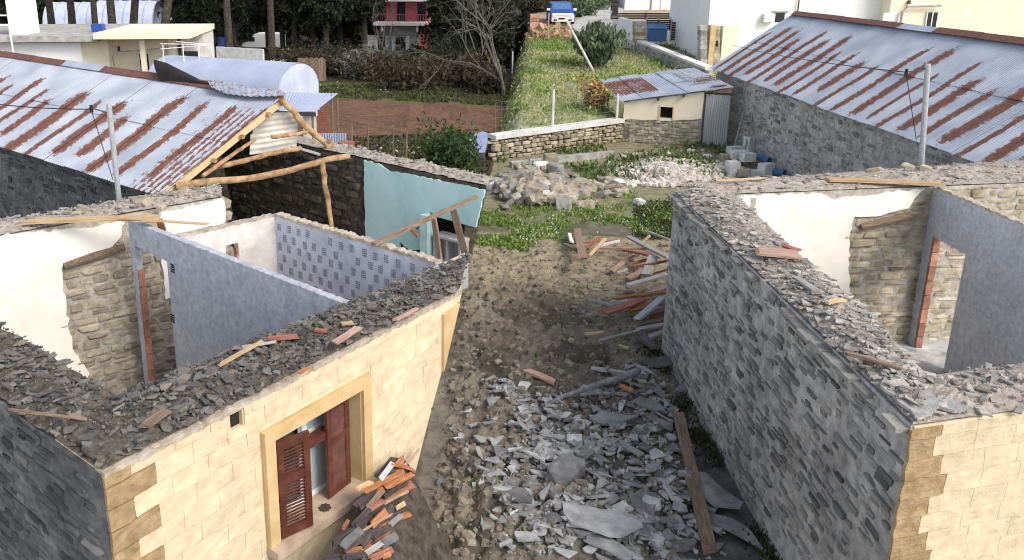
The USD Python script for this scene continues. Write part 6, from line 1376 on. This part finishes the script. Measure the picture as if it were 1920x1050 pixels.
# slatted fence and gate
def slats(u0, u1, v0, v1, Yd, n, name, label):
    a, b = at(u0, v1, Yd), at(u1, v1, Yd); z0, z1 = a[2], at((u0 + u1) / 2, v0, Yd)[2]; t = thing(name, label, 'fence' if 'fence' in name else 'gate', a)
    for i in range(n): prim(t, 'slat', MB().box([(a[0] + b[0]) / 2, Yd, z0 + (i + .5) * (z1 - z0) / n], (b[0] - a[0], .04, (z1 - z0) / n * .82)), 'fence_slat')
    for x in (a[0], (a[0] + b[0]) / 2, b[0]): prim(t, 'post', MB().box([x, Yd + .07, (z0 + z1) / 2 + .05], (.1, .09, z1 - z0 + .2)), 'galvanised')
yG = yP_ + 2.
slats(1258, 1312, 41, 76, yG, 8, 'slatted_gate', 'dark horizontally slatted gate right of the blue bin'); slats(1212, 1256, 37, 56, yG + .2, 5, 'slatted_fence', 'dark slatted fence behind the blue bin'); slats(1146, 1275, 24, 36, yG + 6, 4, 'slatted_fence', 'long dark slatted fence below the upper white house'); slats(1275, 1326, 0, 34, yG + 3, 9, 'slatted_fence', 'tall dark slatted screen left of the big white house')
# pillars of the big house
for i, (u0, u1, vt, vb, mt_, lb_) in enumerate(((1313, 1326, 48, 128, 'stone_far', 'slim grey stone pier left of the yellow pier'), (1326, 1336, 48, 128, 'yellow_trim', 'yellow rendered pier between two stone piers'), (1336, 1350, 48, 125, 'stone_drywall', 'stone pier with a small dark hole right of the yellow pier'), (1350, 1378, 49, 118, 'cream_paint', 'cream wall end right of the pierced stone pier'))):
    yy = 46.5 + .02 * i; t = thing('pier', lb_, 'pier', at(u0, vb, yy)); k_n = 9 if 'stone' in mt_ else 1
    for k in range(k_n): prim(t, 'block' if k_n > 1 else 'shaft', blk(u0 + .15 + .3 * (k % 2), u1 - .15, vt + (vb - vt) * k / k_n + (.4 if k_n > 1 else 0), vt + (vb - vt) * (k + 1) / k_n, yy, .6, 0, 0, 0, 0), mt_)
    if i == 2: prim(t, 'hole', blk(1342, 1346, 76, 87, yy - .02, .1, 0, 0, 0, 0), 'hole_shade_and_marks')  # near-black block; its colour stands for the shade in the hole
# the big white house behind the barn
yH = 49.; xa, xb_, xc2 = at(1327, 60, yH)[0], at(1645, 60, yH)[0], at(2150, 60, yH)[0]
bh = thing('white_house', 'big plain white house filling the top right behind the barn roof', 'house', (xa, yH, 1.))
prim(bh, 'wall', MB().box([(xa + xb_) / 2, yH + 4, 4.5], (xb_ - xa, 8, 8.)), 'white_paint'); prim(bh, 'right_wing', MB().box([(xb_ + xc2) / 2, yH + 3.0, 4.5], (xc2 - xb_, 8, 8.)), 'cream_paint')
a = at(1447, 33, yH); prim(bh, 'air_conditioner', MB().box([a[0] - .25, yH - .18, a[2]], (.62, .3, .5)), 'white_metal'); prim(bh, 'window', MB().box([a[0] + .45, yH - .02, a[2] + .02], (.6, .04, .55)), 'glass_dark'); prim(bh, 'window_sill', MB().box([a[0] + .45, yH - .03, a[2] + .36], (1.0, .08, .1)), 'concrete')
a = at(1497, 12, yH - .1); prim(bh, 'vent_pipe', MB().tube([a - [0, 0, .6], a + [0, 0, 2]], .04, 6), 'iron'); a = at(1692, 22, yH - 1.2); prim(bh, 'flue', MB().tube([a - [0, 0, 1.2], a, a + [.25, 0, .3], a + [2.2, 0, .35]], .07, 6), 'concrete')
a = at(1747, 37, yH - 1.05); prim(bh, 'window', MB().box([a[0], yH - 1.03, a[2]], (.55, .05, .85)), 'glass_dark')
wf2 = MB(); 
for dx in (-.32, .32, .0): wf2.box([a[0] + dx, yH - 1.04, a[2]], (.06, .09, .95))
prim(bh, 'window_frame', wf2, 'white_metal'); a = at(1670, 32, yH - 1.03); prim(bh, 'shutter_box', MB().box([a[0], yH - 1.03, a[2]], (.9, .06, .5)), 'white_metal'); a = at(1705, 4, yH - 1.1); prim(bh, 'wall_lamp', MB().box([a[0], yH - 1.08, a[2]], (.12, .12, .22)), 'iron')
yU = 76.; xa, xb_ = at(1170, 30, yU)[0], at(1276, 30, yU)[0]; zgU = float(terrain(xa, yU)); uh = thing('upper_house', 'white house at the very top right of the lane', 'house', (xa, yU, zgU)); prim(uh, 'wall', MB().box([(xa + xb_) / 2, yU + 3, zgU + 2.2], (xb_ - xa, 6, 5.4)), 'white_paint'); a = at(1221, 12, yU); prim(uh, 'drain_pipe', MB().tube([[a[0], yU - .06, zgU], [a[0], yU - .06, zgU + 4.5]], .07, 6), 'concrete'); prim(uh, 'gate', MB().box([a[0] + 1.3, yU - .03, zgU + 1.], (.9, .05, 2.)), 'white_metal')
ltc = MB(); yL = yU - 8
for i in range(5):
    for j in range(6): a = at(1146 + i * 2.6, 10 + j * 3.2, yL); ltc.box(a, (.1, .04, .1))
a, b = at(1145, 30, yL), at(1160, 8, yL); ltc.box((a + b) / 2 + [0, .05, 0], (b[0] - a[0], .03, b[2] - a[2])); world_thing('lattice_panel', ltc, 'fence_slat', 'dark lattice panel at the lane end of the upper white house', 'lattice')
# thicket on the hillside above the car
for i, (u, v, w) in enumerate(((1100, 12, 3.5), (1075, 4, 3), (1115, 2, 4), (1030, 6, 3), (1090, 24, 2.4), (1010, 16, 3))):
    p = onland(u, v + 6); shrub(u, v, p[1], w, 1.5, 1500, .2, 'leaf_scrub' if i % 2 else 'leaf_bush', ('dry brown bush right above the blue car', 'brown bush at the top edge above the blue car', 'green grey bush at the head of the lane', 'brown bush at the top left above the blue car', 'small bush beside the lane bend', 'bush at the wood edge above the brick heap')[i], name='hillside_bush', cat='bush')

# ================================================================== THE YARD between the houses
rng = np.random.default_rng(121)
def gp_(u, v, dz=0.):
    p = G(u, v)
    for _ in range(3): p = G(u, v, gz(p[0], p[1]) + dz)
    return p
# the heap of broken slate: pieces one can pick out, then chips
HEAP = [(1185, 690, 60, 70, .5), (1120, 790, 150, 60, 1.), (1010, 780, 70, 40, .6), (1040, 860, 100, 60, 1.2), (1120, 940, 130, 70, 1.3), (960, 900, 50, 70, .5), (1240, 900, 60, 80, .5), (1250, 720, 40, 60, .6), (1180, 1000, 120, 50, .7), (1010, 1000, 50, 50, .25), (1300, 980, 60, 60, .3), (860, 850, 40, 80, .12), (1190, 820, 60, 50, .5), (940, 730, 40, 20, .15)]
wts = np.array([h[4] for h in HEAP]); wts /= wts.sum()
def hpt():
    while True:
        h = HEAP[rng.choice(len(HEAP), p=wts)]; u, v = rng.normal(h[0], h[2] * .6), rng.normal(h[1], h[3] * .6)
        if 690 < v < 1080 and u > 770 and u < 1225 + max(0, v - 700) * .55: return u, v
BIG = [(1155, 790, .95, .5, 25), (1120, 985, 1.05, .6, -20), (1060, 905, .55, .4, 10), (1235, 690, .7, .45, 5), (1265, 735, .6, .5, 40), (1330, 930, 1.0, .5, -60), (1370, 1010, .9, .45, -50), (1080, 860, 1.3, .3, 20), (1215, 770, .6, .4, -30), (1210, 960, .6, .5, 60), (970, 945, .45, .4, 0), (1140, 1040, .7, .35, -40)]
BL_ = ['large pale slate sheet below the grey log', 'largest pale slate sheet with a torn edge in the middle of the yard heap', 'dark grey block of stone in the middle of the yard heap', 'wide grey slate sheet by the foot of the long wall', 'grey slate sheet beside the moss at the long wall', 'dark smooth sheet between the long plank and the wall', 'dark slate sheet lowest by the wall right of the long plank', 'long pinkish grey slate strip across the yard heap', 'grey slate plate right of the grey log', 'dark plate beside the largest pale sheet', 'dark plate at the left rim of the yard heap', 'narrow pale slate strip at the bottom of the yard heap']
for i, ((u, v, w, l, a), lb_) in enumerate(zip(BIG, BL_)):
    p = gp_(u, v); pts = []; r = np.random.default_rng(500 + i); n = 9
    if i == 2:
        sv, sf = STONES[4]; prim('/World', 'slate_block', (sv @ np.diag([.62, .42, .3]) @ rotm(r, .5).T + p + [0, 0, .2], sf), 'slate_shade', lb_, 'stone block', loc=p); continue
    th = np.sort(r.uniform(0, 6.28, n)); o = np.stack([np.cos(th) * w / 2 * r.uniform(.75, 1.1, n), np.sin(th) * l / 2 * r.uniform(.75, 1.1, n)], 1); pg_ = Polygon(o).buffer(0)
    m = trimesh.creation.extrude_polygon(pg_ if pg_.geom_type == 'Polygon' else max(pg_.geoms, key=lambda q: q.area), .035 if i != 2 else .25, engine='earcut').subdivide_to_size(.12)
    V = m.vertices + np.c_[0 * m.vertices[:, :2], (meshkit.fbm(m.vertices * 4 + i, 2, 4) - .5) * .08]
    ca, sa = math.cos(math.radians(a)), math.sin(math.radians(a)); V = V @ np.array([[ca, sa, 0], [-sa, ca, 0], [0, 0, 1]]) @ rotm(np.random.default_rng(i), .05).T if False else V @ np.array([[ca, sa, 0], [-sa, ca, 0], [0, 0, 1]])
    prim('/World', 'slate_sheet', (V + p + [0, 0, .10], m.faces), 'slate_shade' if ('dark' in lb_) else 'slate_yard', lb_, 'slate sheet', loc=p)
its = []
for _ in range(2100):
    u, v = hpt(); p = gp_(u, v); s = .045 + .44 * rng.random() ** 2.9; sv, sf = shard(rng, s, .022 * rng.uniform(.7, 1.6), .3); its.append((s, p + [0, 0, .02 + .07 * rng.random()], sv, sf))
its = [t for t in its if t[1][0] < 4.3]
its.sort(key=lambda t: -t[0])
for s, p, v, f in its[:130]:
    up_ = p[1] > 11.6; near_ = p[1] < 9.2; wall_ = p[0] > 3.1
    w_ = 'by the grey log at the top of the yard heap' if up_ else ('at the lower end of the yard heap' if near_ else ('in the middle of the yard heap towards the long wall' if wall_ else 'in the middle and left of the yard heap'))
    big_ = 'large' if s > .3 else 'palm sized'
    prim('/World', 'slate_shard', (v + p, f), 'slate_yard', f'{big_} grey slate lying {w_}', 'slate', f'{big_} slates {w_}', loc=p)
m = MB(); [m.add(v + p, f) for s, p, v, f in its[130:]]; world_thing('slate_rubble', m, 'slate_yard', 'grey slate chips spread over the yard floor beside the long wall', 'rubble', kind='stuff')
for i, (u, v, s, lb_) in enumerate(((824, 905, .22, 'pale blue slate lying alone left of the heap'), (808, 920, .16, 'small dark slate beside the lone pale blue one'), (778, 985, .3, 'grey slate lying nearest the broken front wall'), (880, 880, .2, 'pale slate left of the heap with one beside it'), (905, 990, .22, 'bluish slate at the lower left rim of the heap'), (1012, 825, .16, 'dark pebble like slate by the grey log'), (945, 716, .28, 'pale bluish slate beside the brown stick at the top of the yard'), (975, 738, .22, 'pale slate right below the brown stick'), (968, 965, .24, 'pale slate standing on edge at the left of the heap'))):
    p = gp_(u, v); sv, sf = shard(rng, s, .025, .15); prim('/World', 'slate_shard', (sv + p + [0, 0, .03], sf), 'slate_yard', lb_, 'slate', loc=p)
# clods and pebbles in the soil
m = MB()
yb_ = YARD.bounds
for _ in range(5200):
    u, v = rng.uniform(745, 1300), rng.uniform(455, 1060)
    if u < 1005 - 270 * v / 1050: continue
    p = G(u, v); 
    if not shapely.contains_xy(YARD, p[0], p[1]): continue
    p[2] = gz(p[0], p[1]); s = .03 + .13 * rng.random() ** 3; sv, sf = rock(rng, s, .7); m.add(sv + p, sf)
world_thing('clods', m, 'soil_clod', 'clods of dry earth and pebbles over the yard', 'clods', kind='stuff')
# logs and long planks in the yard
pz = [gp_(1015, 776), gp_(1060, 757), gp_(1120, 738), gp_(1165, 729), gp_(1197, 717)]
log([p + [0, 0, .12 + .03 * i] for i, p in enumerate(pz)], [.04, .06], 'grey weathered crooked log lying across the top of the slate heap', 'log_grey', seed=11)
plank(gp_(1270, 788) + [0, 0, .14], gp_(1330, 1058) + [0, 0, .16], .17, .06, 'wood_brown', 'long brown plank with white edge lying along the long wall', 'plank', seed=12, roll=.15)
plank(gp_(985, 700) + [0, 0, .06], gp_(1040, 722) + [0, 0, .05], .13, .05, 'wood_pink', 'brown stick lying at the top left of the slate heap', 'stick', seed=13)
plank(gp_(1110, 700) + [0, 0, .1], gp_(1190, 712) + [0, 0, .1], .08, .04, 'wood_grey', 'grey lath lying above the grey log', 'lath', seed=14)
plank(gp_(1160, 742) + [0, 0, .2], gp_(1185, 752) + [0, 0, .2], .1, .03, 'wood_orange', 'small orange splinter right of the grey log', 'splinter', seed=15)
plank(gp_(1160, 850) + [0, 0, .2], gp_(1200, 875) + [0, 0, .2], .1, .03, 'wood_grey', 'short grey board in the right part of the slate heap', 'board', seed=16)
def zp(x, y): return 1040 + x * .2476, 420 + y * .2476
PL = [(560, 120, 865, 280, 32, 'wood_grey', .5, 'whitish grey plank slanting to the wall at the top of the pile'), (705, 80, 880, 150, 18, 'wood_grey', .35, 'grey plank farthest back against the long wall'), (655, 165, 720, 110, 28, 'wood_fresh', .3, 'short tan board end behind the whitish plank'), (170, 60, 215, 290, 42, 'wood_pink', .35, 'broad pink brown plank lying lengthwise over the left splinters'), (110, 95, 130, 160, 20, 'white_paint', .15, 'short white painted board end left of the pink brown plank'), (260, 265, 380, 140, 16, 'wood_fresh', .3, 'light tan lath crossing the left splinters'), (70, 170, 180, 230, 22, 'wood_brown', .12, 'brown splintered stick at the far left of the pile'), (100, 170, 480, 140, 14, 'wood_pink', .2, 'long pale pink lath behind the left splinters'), (240, 200, 345, 120, 22, 'wood_red', .25, 'reddish board under the light tan lath'), (320, 205, 700, 212, 12, 'wood_pink', .25, 'long thin pinkish lath pointing to the wall'), (340, 190, 490, 150, 14, 'white_paint', .3, 'white tipped lath among the left splinters'), (520, 220, 720, 262, 28, 'wood_red', .3, 'reddish plank under the whitish grey plank'), (500, 292, 640, 258, 10, 'wood_pink', .1, 'thin grey pink stick left of the reddish plank'), (560, 330, 760, 280, 18, 'wood_red', .15, 'red lath pointing left below the reddish plank'), (610, 345, 890, 295, 22, 'wood_red', .4, 'red brown plank touching the long wall'), (430, 385, 520, 310, 26, 'wood_pink', .04, 'pink board lying apart on the soil'), (470, 396, 550, 365, 10, 'wood_grey', .04, 'pale stick beside the board lying apart'), (550, 440, 680, 370, 32, 'wood_pink', .15, 'pinkish grey board left of the upright grey board'), (690, 410, 750, 260, 52, 'wood_grey', .3, 'wide grey board lying lengthwise in the pile'), (550, 490, 860, 405, 32, 'wood_grey', .4, 'long greyish brown plank in the middle of the pile'), (590, 530, 610, 500, 20, 'wood_fresh', .05, 'small pale block end below the greyish brown plank'), (450, 590, 860, 540, 28, 'wood_orange', .5, 'long orange plank pointing left from the wall'), (370, 705, 680, 590, 46, 'wood_red', .25, 'broad red brown plank pointing lowest left'), (570, 680, 860, 605, 42, 'wood_orange', .3, 'bright orange plank under the blue grey one'), (620, 750, 830, 570, 46, 'wood_bluegrey', .5, 'blue grey plank lying across the orange ones'), (690, 742, 860, 690, 42, 'wood_red', .2, 'dark red plank under the blue grey one'), (640, 792, 860, 745, 36, 'wood_brown', .15, 'tan brown plank low in the pile'), (250, 595, 440, 645, 10, 'wood_grey', .05, 'thin grey stick lying left of the red brown plank'), (430, 616, 540, 610, 30, 'wood_bluegrey', .2, 'pale blue grey board end behind the red brown plank'), (340, 915, 620, 840, 16, 'wood_grey', .15, 'long pale stick below the pile'), (620, 832, 860, 785, 24, 'wood_grey', .3, 'grey plank second from the bottom of the pile'), (710, 890, 860, 830, 28, 'wood_grey', .15, 'grey plank lowest in the pile at the wall'), (610, 820, 750, 965, 46, 'wood_dark', .25, 'dark board leaning down from the pile'), (220, 860, 370, 845, 8, 'wood_fresh', .03, 'thin light stick lying on the soil left of the pile'), (485, 950, 560, 970, 12, 'wood_fresh', .03, 'thin orange pale splinter at the edge of the slates'), (750, 400, 870, 365, 14, 'wood_pink', .45, 'thin pink lath against the wall above the greyish plank'), (780, 190, 870, 180, 22, 'wood_pink', .3, 'short pinkish board end by the far end of the wall'), (700, 560, 860, 500, 40, 'wood_pink', .45, 'wide faded board above the long orange plank'), (760, 650, 860, 610, 40, 'wood_orange', .35, 'orange board end against the wall'), (700, 720, 860, 660, 36, 'wood_brown', .3, 'brown board below the orange board end')]
for i, (x1, y1_, x2, y2, w, mm_, zt_, lb_) in enumerate(PL):
    a, b = gp_(*zp(x1, y1_), .04 + zt_ * .4), gp_(*zp(x2, y2), .06 + zt_)
    for p in (a, b):
        p[2] += .08
        if p[1] < 14.1: p[0] = min(p[0], 4.36)
    dd = np.linalg.norm((a + b) / 2 - [0, 0, HC]); plank(a, b, w * .2476 / 1555 * dd * 1.35, .05, mm_, lb_, 'plank', name='plank', roll=rng.normal(0, .15), seed=600 + i)
# the pile of rubble stones
RP = []
for i in range(230):
    u, v = rng.normal(1000, 48), rng.normal(362, 17)
    if not (932 < u < 1120 and 328 < v < 400): continue
    if i % 4 == 0: u, v = rng.uniform(1085, 1170), rng.uniform(338, 370)
    p = gp_(u, v); sv, sf = rock(rng, rng.uniform(.22, .62), .4, .6); RP.append(p)
    prim('/World', 'rubble_stone', (sv + p + [0, 0, .06 + .22 * math.exp(-((u - 1000) / 50) ** 2)], sf), 'stone_tan' if i % 3 else 'stone_far', ('tan rubble stone in the stone pile behind the yard weeds' if i % 3 else 'grey rubble stone in the stone pile behind the yard weeds') if i % 4 else ('tan rubble stone in the low scatter right of the stone pile' if i % 3 else 'grey rubble stone in the low scatter right of the stone pile'), 'stone', ('tan' if i % 3 else 'grey') + (' stones of the pile behind the yard weeds' if i % 4 else ' stones scattered right of the pile'), loc=p)
for i, (u, v, s, mt_, lb_) in enumerate(((1012, 322, .5, 'white_paint', 'white plaster lump on top of the rubble pile'), (1030, 318, .6, 'stone_drywall', 'upright tan block on top of the rubble pile'), (1040, 328, .6, 'stone_grey', 'dark grey boulder on top of the rubble pile'), (920, 352, .55, 'white_paint', 'white lump at the end of the teal wall'), (1002, 364, .3, 'white_paint', 'white chip in the middle of the rubble pile'), (1012, 361, .25, 'white_paint', 'second white chip in the middle of the rubble pile'), (1160, 349, .35, 'white_paint', 'white stone at the right end of the rubble pile'), (1198, 385, .35, 'concrete_pale', 'pinkish white stone lying alone in the green weeds'))):
    p = gp_(u, v); sv, sf = rock(rng, s, .7 if i != 1 else 1.2, .2); world_thing('rubble_stone', (sv + p + [0, 0, .22 if i < 3 else .1], sf), mt_, lb_, 'stone')
m = MB()
for _ in range(3200):
    u, v = (rng.normal(1262, 40), rng.normal(322, 13)) if rng.random() < .75 else (rng.uniform(1140, 1350), rng.uniform(308, 350))
    if v > 352: continue
    p = gp_(u, v); sv, sf = rock(rng, .06 + .2 * rng.random() ** 2, .7); m.add(sv + p + [0, 0, .04], sf)
world_thing('stone_rubble', m, 'rubble_pale', 'pale heap of small broken stone at the far end of the long wall', 'rubble', kind='stuff')
# concrete blocks, pipes
BK = [(1375, 292, .5, .3, .24, 'grey slab lying highest on the left of the block pile'), (1382, 303, .55, .35, .3, 'long concrete block second in the block pile'), (1400, 308, .5, .3, .28, 'concrete block in front of the upright one'), (1372, 322, .4, .35, .5, 'squat concrete block at the left foot of the block pile'), (1392, 325, .45, .35, .3, 'tan concrete block at the foot of the block pile'), (1435, 322, .45, .35, .42, 'pale concrete block right of the hollow block'), (1415, 326, .35, .2, .25, 'small hollow block lying open at the foot of the pile'), (1360, 300, .4, .3, .35, 'brownish stone block behind the long concrete block'), (1407, 285, .5, .4, .75, 'upright concrete stump behind the block pile')]
for i, (u, v, w, d_, h, lb_) in enumerate(BK):
    p = gp_(u, v + 6); a = rng.uniform(-.4, .4); mm = MB().box([0, 0, 0], (w, d_, h)); mesh = trimesh.Trimesh(mm.vertices, mm.faces, process=False).subdivide().subdivide(); V = mesh.vertices + (meshkit.fbm(mesh.vertices * 6 + i, 2, 5)[:, None] - .5) * .05
    V = V @ trimesh.transformations.rotation_matrix(a, [0, 0, 1])[:3, :3].T; world_thing('concrete_block', (V + p + [0, 0, h / 2 + (.25 if i in (0, 1, 2) else 0)], mesh.faces), 'concrete_pale' if i not in (7, 4) else 'stone_tan', lb_, 'block')
def pipe(a, b, r, label):
    a, b = np.array(a), np.array(b); d = (b - a) / np.linalg.norm(b - a); m = MB().tube([a, b], r, 16, False); m.tube([b, a], r * .9, 16, False)
    t = np.arange(16) / 16 * 6.2832; x = np.cross(d, [0, 0, 1.]); x /= np.linalg.norm(x); y = np.cross(d, x); ring = lambda c, k: c + k * (np.cos(t)[:, None] * x + np.sin(t)[:, None] * y)
    for c in (a, b): V = np.vstack([ring(c, r), ring(c, r * .9)]); m.add(V, [[j, (j + 1) % 16, 16 + (j + 1) % 16, 16 + j] for j in range(16)])
    world_thing('drain_pipe', m, 'blue_plastic', label, 'pipe', smooth=40)
pipe(gp_(1411, 308) + [0, 0, .35], gp_(1441, 316) + [0, 0, .3], .13, 'short blue plastic pipe lying on the block pile'); pipe(gp_(1440, 326) + [0, 0, .15], gp_(1470, 333) + [0, 0, .14], .14, 'lower blue plastic pipe lying right of the block pile')
# pole before the right barn and its wires
pt = at(1740, 120, 16.6); pb_ = at(1727, 316, 16.6); po2 = thing('utility_pole', 'pale grey pole standing before the right barn roof', 'pole', (pb_[0], pb_[1], 0)); prim(po2, 'shaft', MB().tube([[pb_[0] - .12, pb_[1], 0], pb_, pt], .055, 10), 'galvanised')
prim(po2, 'bracket', MB().tube([pt - [0, 0, .1], pt + np.array([-.42, 0, -.17])], .012, 5), 'iron'); prim(po2, 'insulator', MB().tube([pt + [-.42, 0, -.1], pt + [-.42, 0, -.24]], [.03, .035], 6), 'black_plastic')
wire([pt + [-.42, 0, -.17], at(1375, 85, 36.)], .011, 'thin dark cable running from the right pole over the barn roof', .1); wire([pt + [-.42, 0, -.2], at(1718, 262, 16.7)], .008, 'slack cable hanging down beside the right pole')
# ---- green things: weeds on the yard's far side, moss along the long wall, turf beyond
def patches(kx, ky, seed):
    gx, gy = np.meshgrid(np.arange(-3, 20, .1), np.arange(4, 70, .1), indexing='ij'); T = meshkit.fbm(np.stack([gx * kx, gy * ky, 0 * gx], -1), 3, seed)
    return lambda x, y: T[min(max(int((x + 3) * 10), 0), T.shape[0] - 1), min(max(int((y - 4) * 10), 0), T.shape[1] - 1)]
N6, N9, N21, N11 = patches(1.3, .9, 6), patches(.8, .5, 9), patches(.35, .35, 21), patches(1.6, 1.6, 11)
def tufts(pts, size, mt, name, label, up=2.2, spread=.03, k=1):
    pts = np.repeat(np.array(pts), k, 0); V, f = leaves(pts + [0, 0, size * .4], len(pts), size, rng, spread, up); world_thing(name, (V, f), mt, label, 'grass', kind='stuff')
pts = []; fl_ = []; TB = TURF.buffer(.15)
while len(pts) < 16000:
    u, v = rng.uniform(890, 1262), rng.uniform(350, 480); p = G(u, v)
    if not shapely.contains_xy(TB, p[0], p[1]) or p[0] < xb(p[1]) + .02: continue
    if N6(p[0], p[1]) < .38 + .1 * rng.random(): continue
    p[2] = gz(p[0], p[1]); (fl_ if rng.random() < .02 and u > 960 else pts).append(p)
tufts(pts, .045, 'grass_bright', 'yard_weeds', 'bright green weeds on the far side of the yard', spread=.05)
V, f = leaves(np.array(fl_) + [0, 0, .12], len(fl_) * 2, .03, rng, .05, 1.); world_thing('white_flowers', (V, f), 'white_flower', 'tiny white flowers among the yard weeds', 'flowers', kind='stuff')
pts = []
for _ in range(2600): 
    y = rng.uniform(6, 14); x = 4.4 - abs(rng.normal(0, .16)) + .012 * (y - 6) - .08
    if meshkit.noise(np.array([0., y * 2.2, 0.]), 5) > .35: pts.append([x, y, gz(x, y) + .02])
for _ in range(3000):
    u, v = rng.uniform(1190, 1262), rng.uniform(378, 450); p = G(u, v); p[2] = gz(p[0], p[1]); pts.append(p)
tufts(pts, .035, 'moss', 'wall_moss', 'dark green moss and weeds along the foot of the long grey wall', spread=.05, k=2)
pts = []
for _ in range(4200):
    u, v = rng.uniform(930, 1400), rng.uniform(270, 345); p = G(u, v)
    if p[1] > ywall(p[0]) - .1 or p[0] > 12 or p[0] < xb(p[1]) + .1: continue
    if N9(p[0], p[1]) < .47: continue
    p[2] = gz(p[0], p[1]); pts.append(p)
tufts(pts, .1, 'weed', 'yard_weeds', 'scattered green weeds before the dry stone wall', spread=.08, k=2)
pts = []; dry = []
while len(pts) < 8000:
    u, v = rng.uniform(930, 1260), rng.uniform(66, 262); p = onl = None
    y_ = rng.uniform(30.5, 66) ; x_ = xb(y_) + .1 + rng.random() * (17.5 - xb(y_)); 
    if x_ < 8.6 and y_ < ywall(x_) + .3: continue
    if x_ >= 8.6 and y_ < 37.5: continue
    if fine[..., 0].min() < x_ and y_ > 56: continue
    n_ = N21(x_, y_); p = [x_, y_, gz(x_, y_)]
    (pts if n_ > .5 else dry).append(p)
    if len(dry) > 9000: break
tufts(pts, .08, 'grass_bright', 'plot_grass', 'fresh green grass patches of the fenced plot', spread=.12, k=2); tufts(dry, .07, 'grass_dry', 'plot_grass', 'pale dry grass of the fenced plot', spread=.12, k=2)
pts = []
for _ in range(5000):
    u, v = rng.uniform(745, 1250), rng.uniform(470, 1050)
    if u < 1005 - 270 * v / 1050 + 4: continue
    p = G(u, v)
    if N11(p[0], p[1]) < .6: continue
    p[2] = gz(p[0], p[1]); pts.append(p)
tufts(pts, .035, 'weed', 'soil_weeds', 'sparse tiny weeds in the bare soil of the yard', spread=.04, k=2)
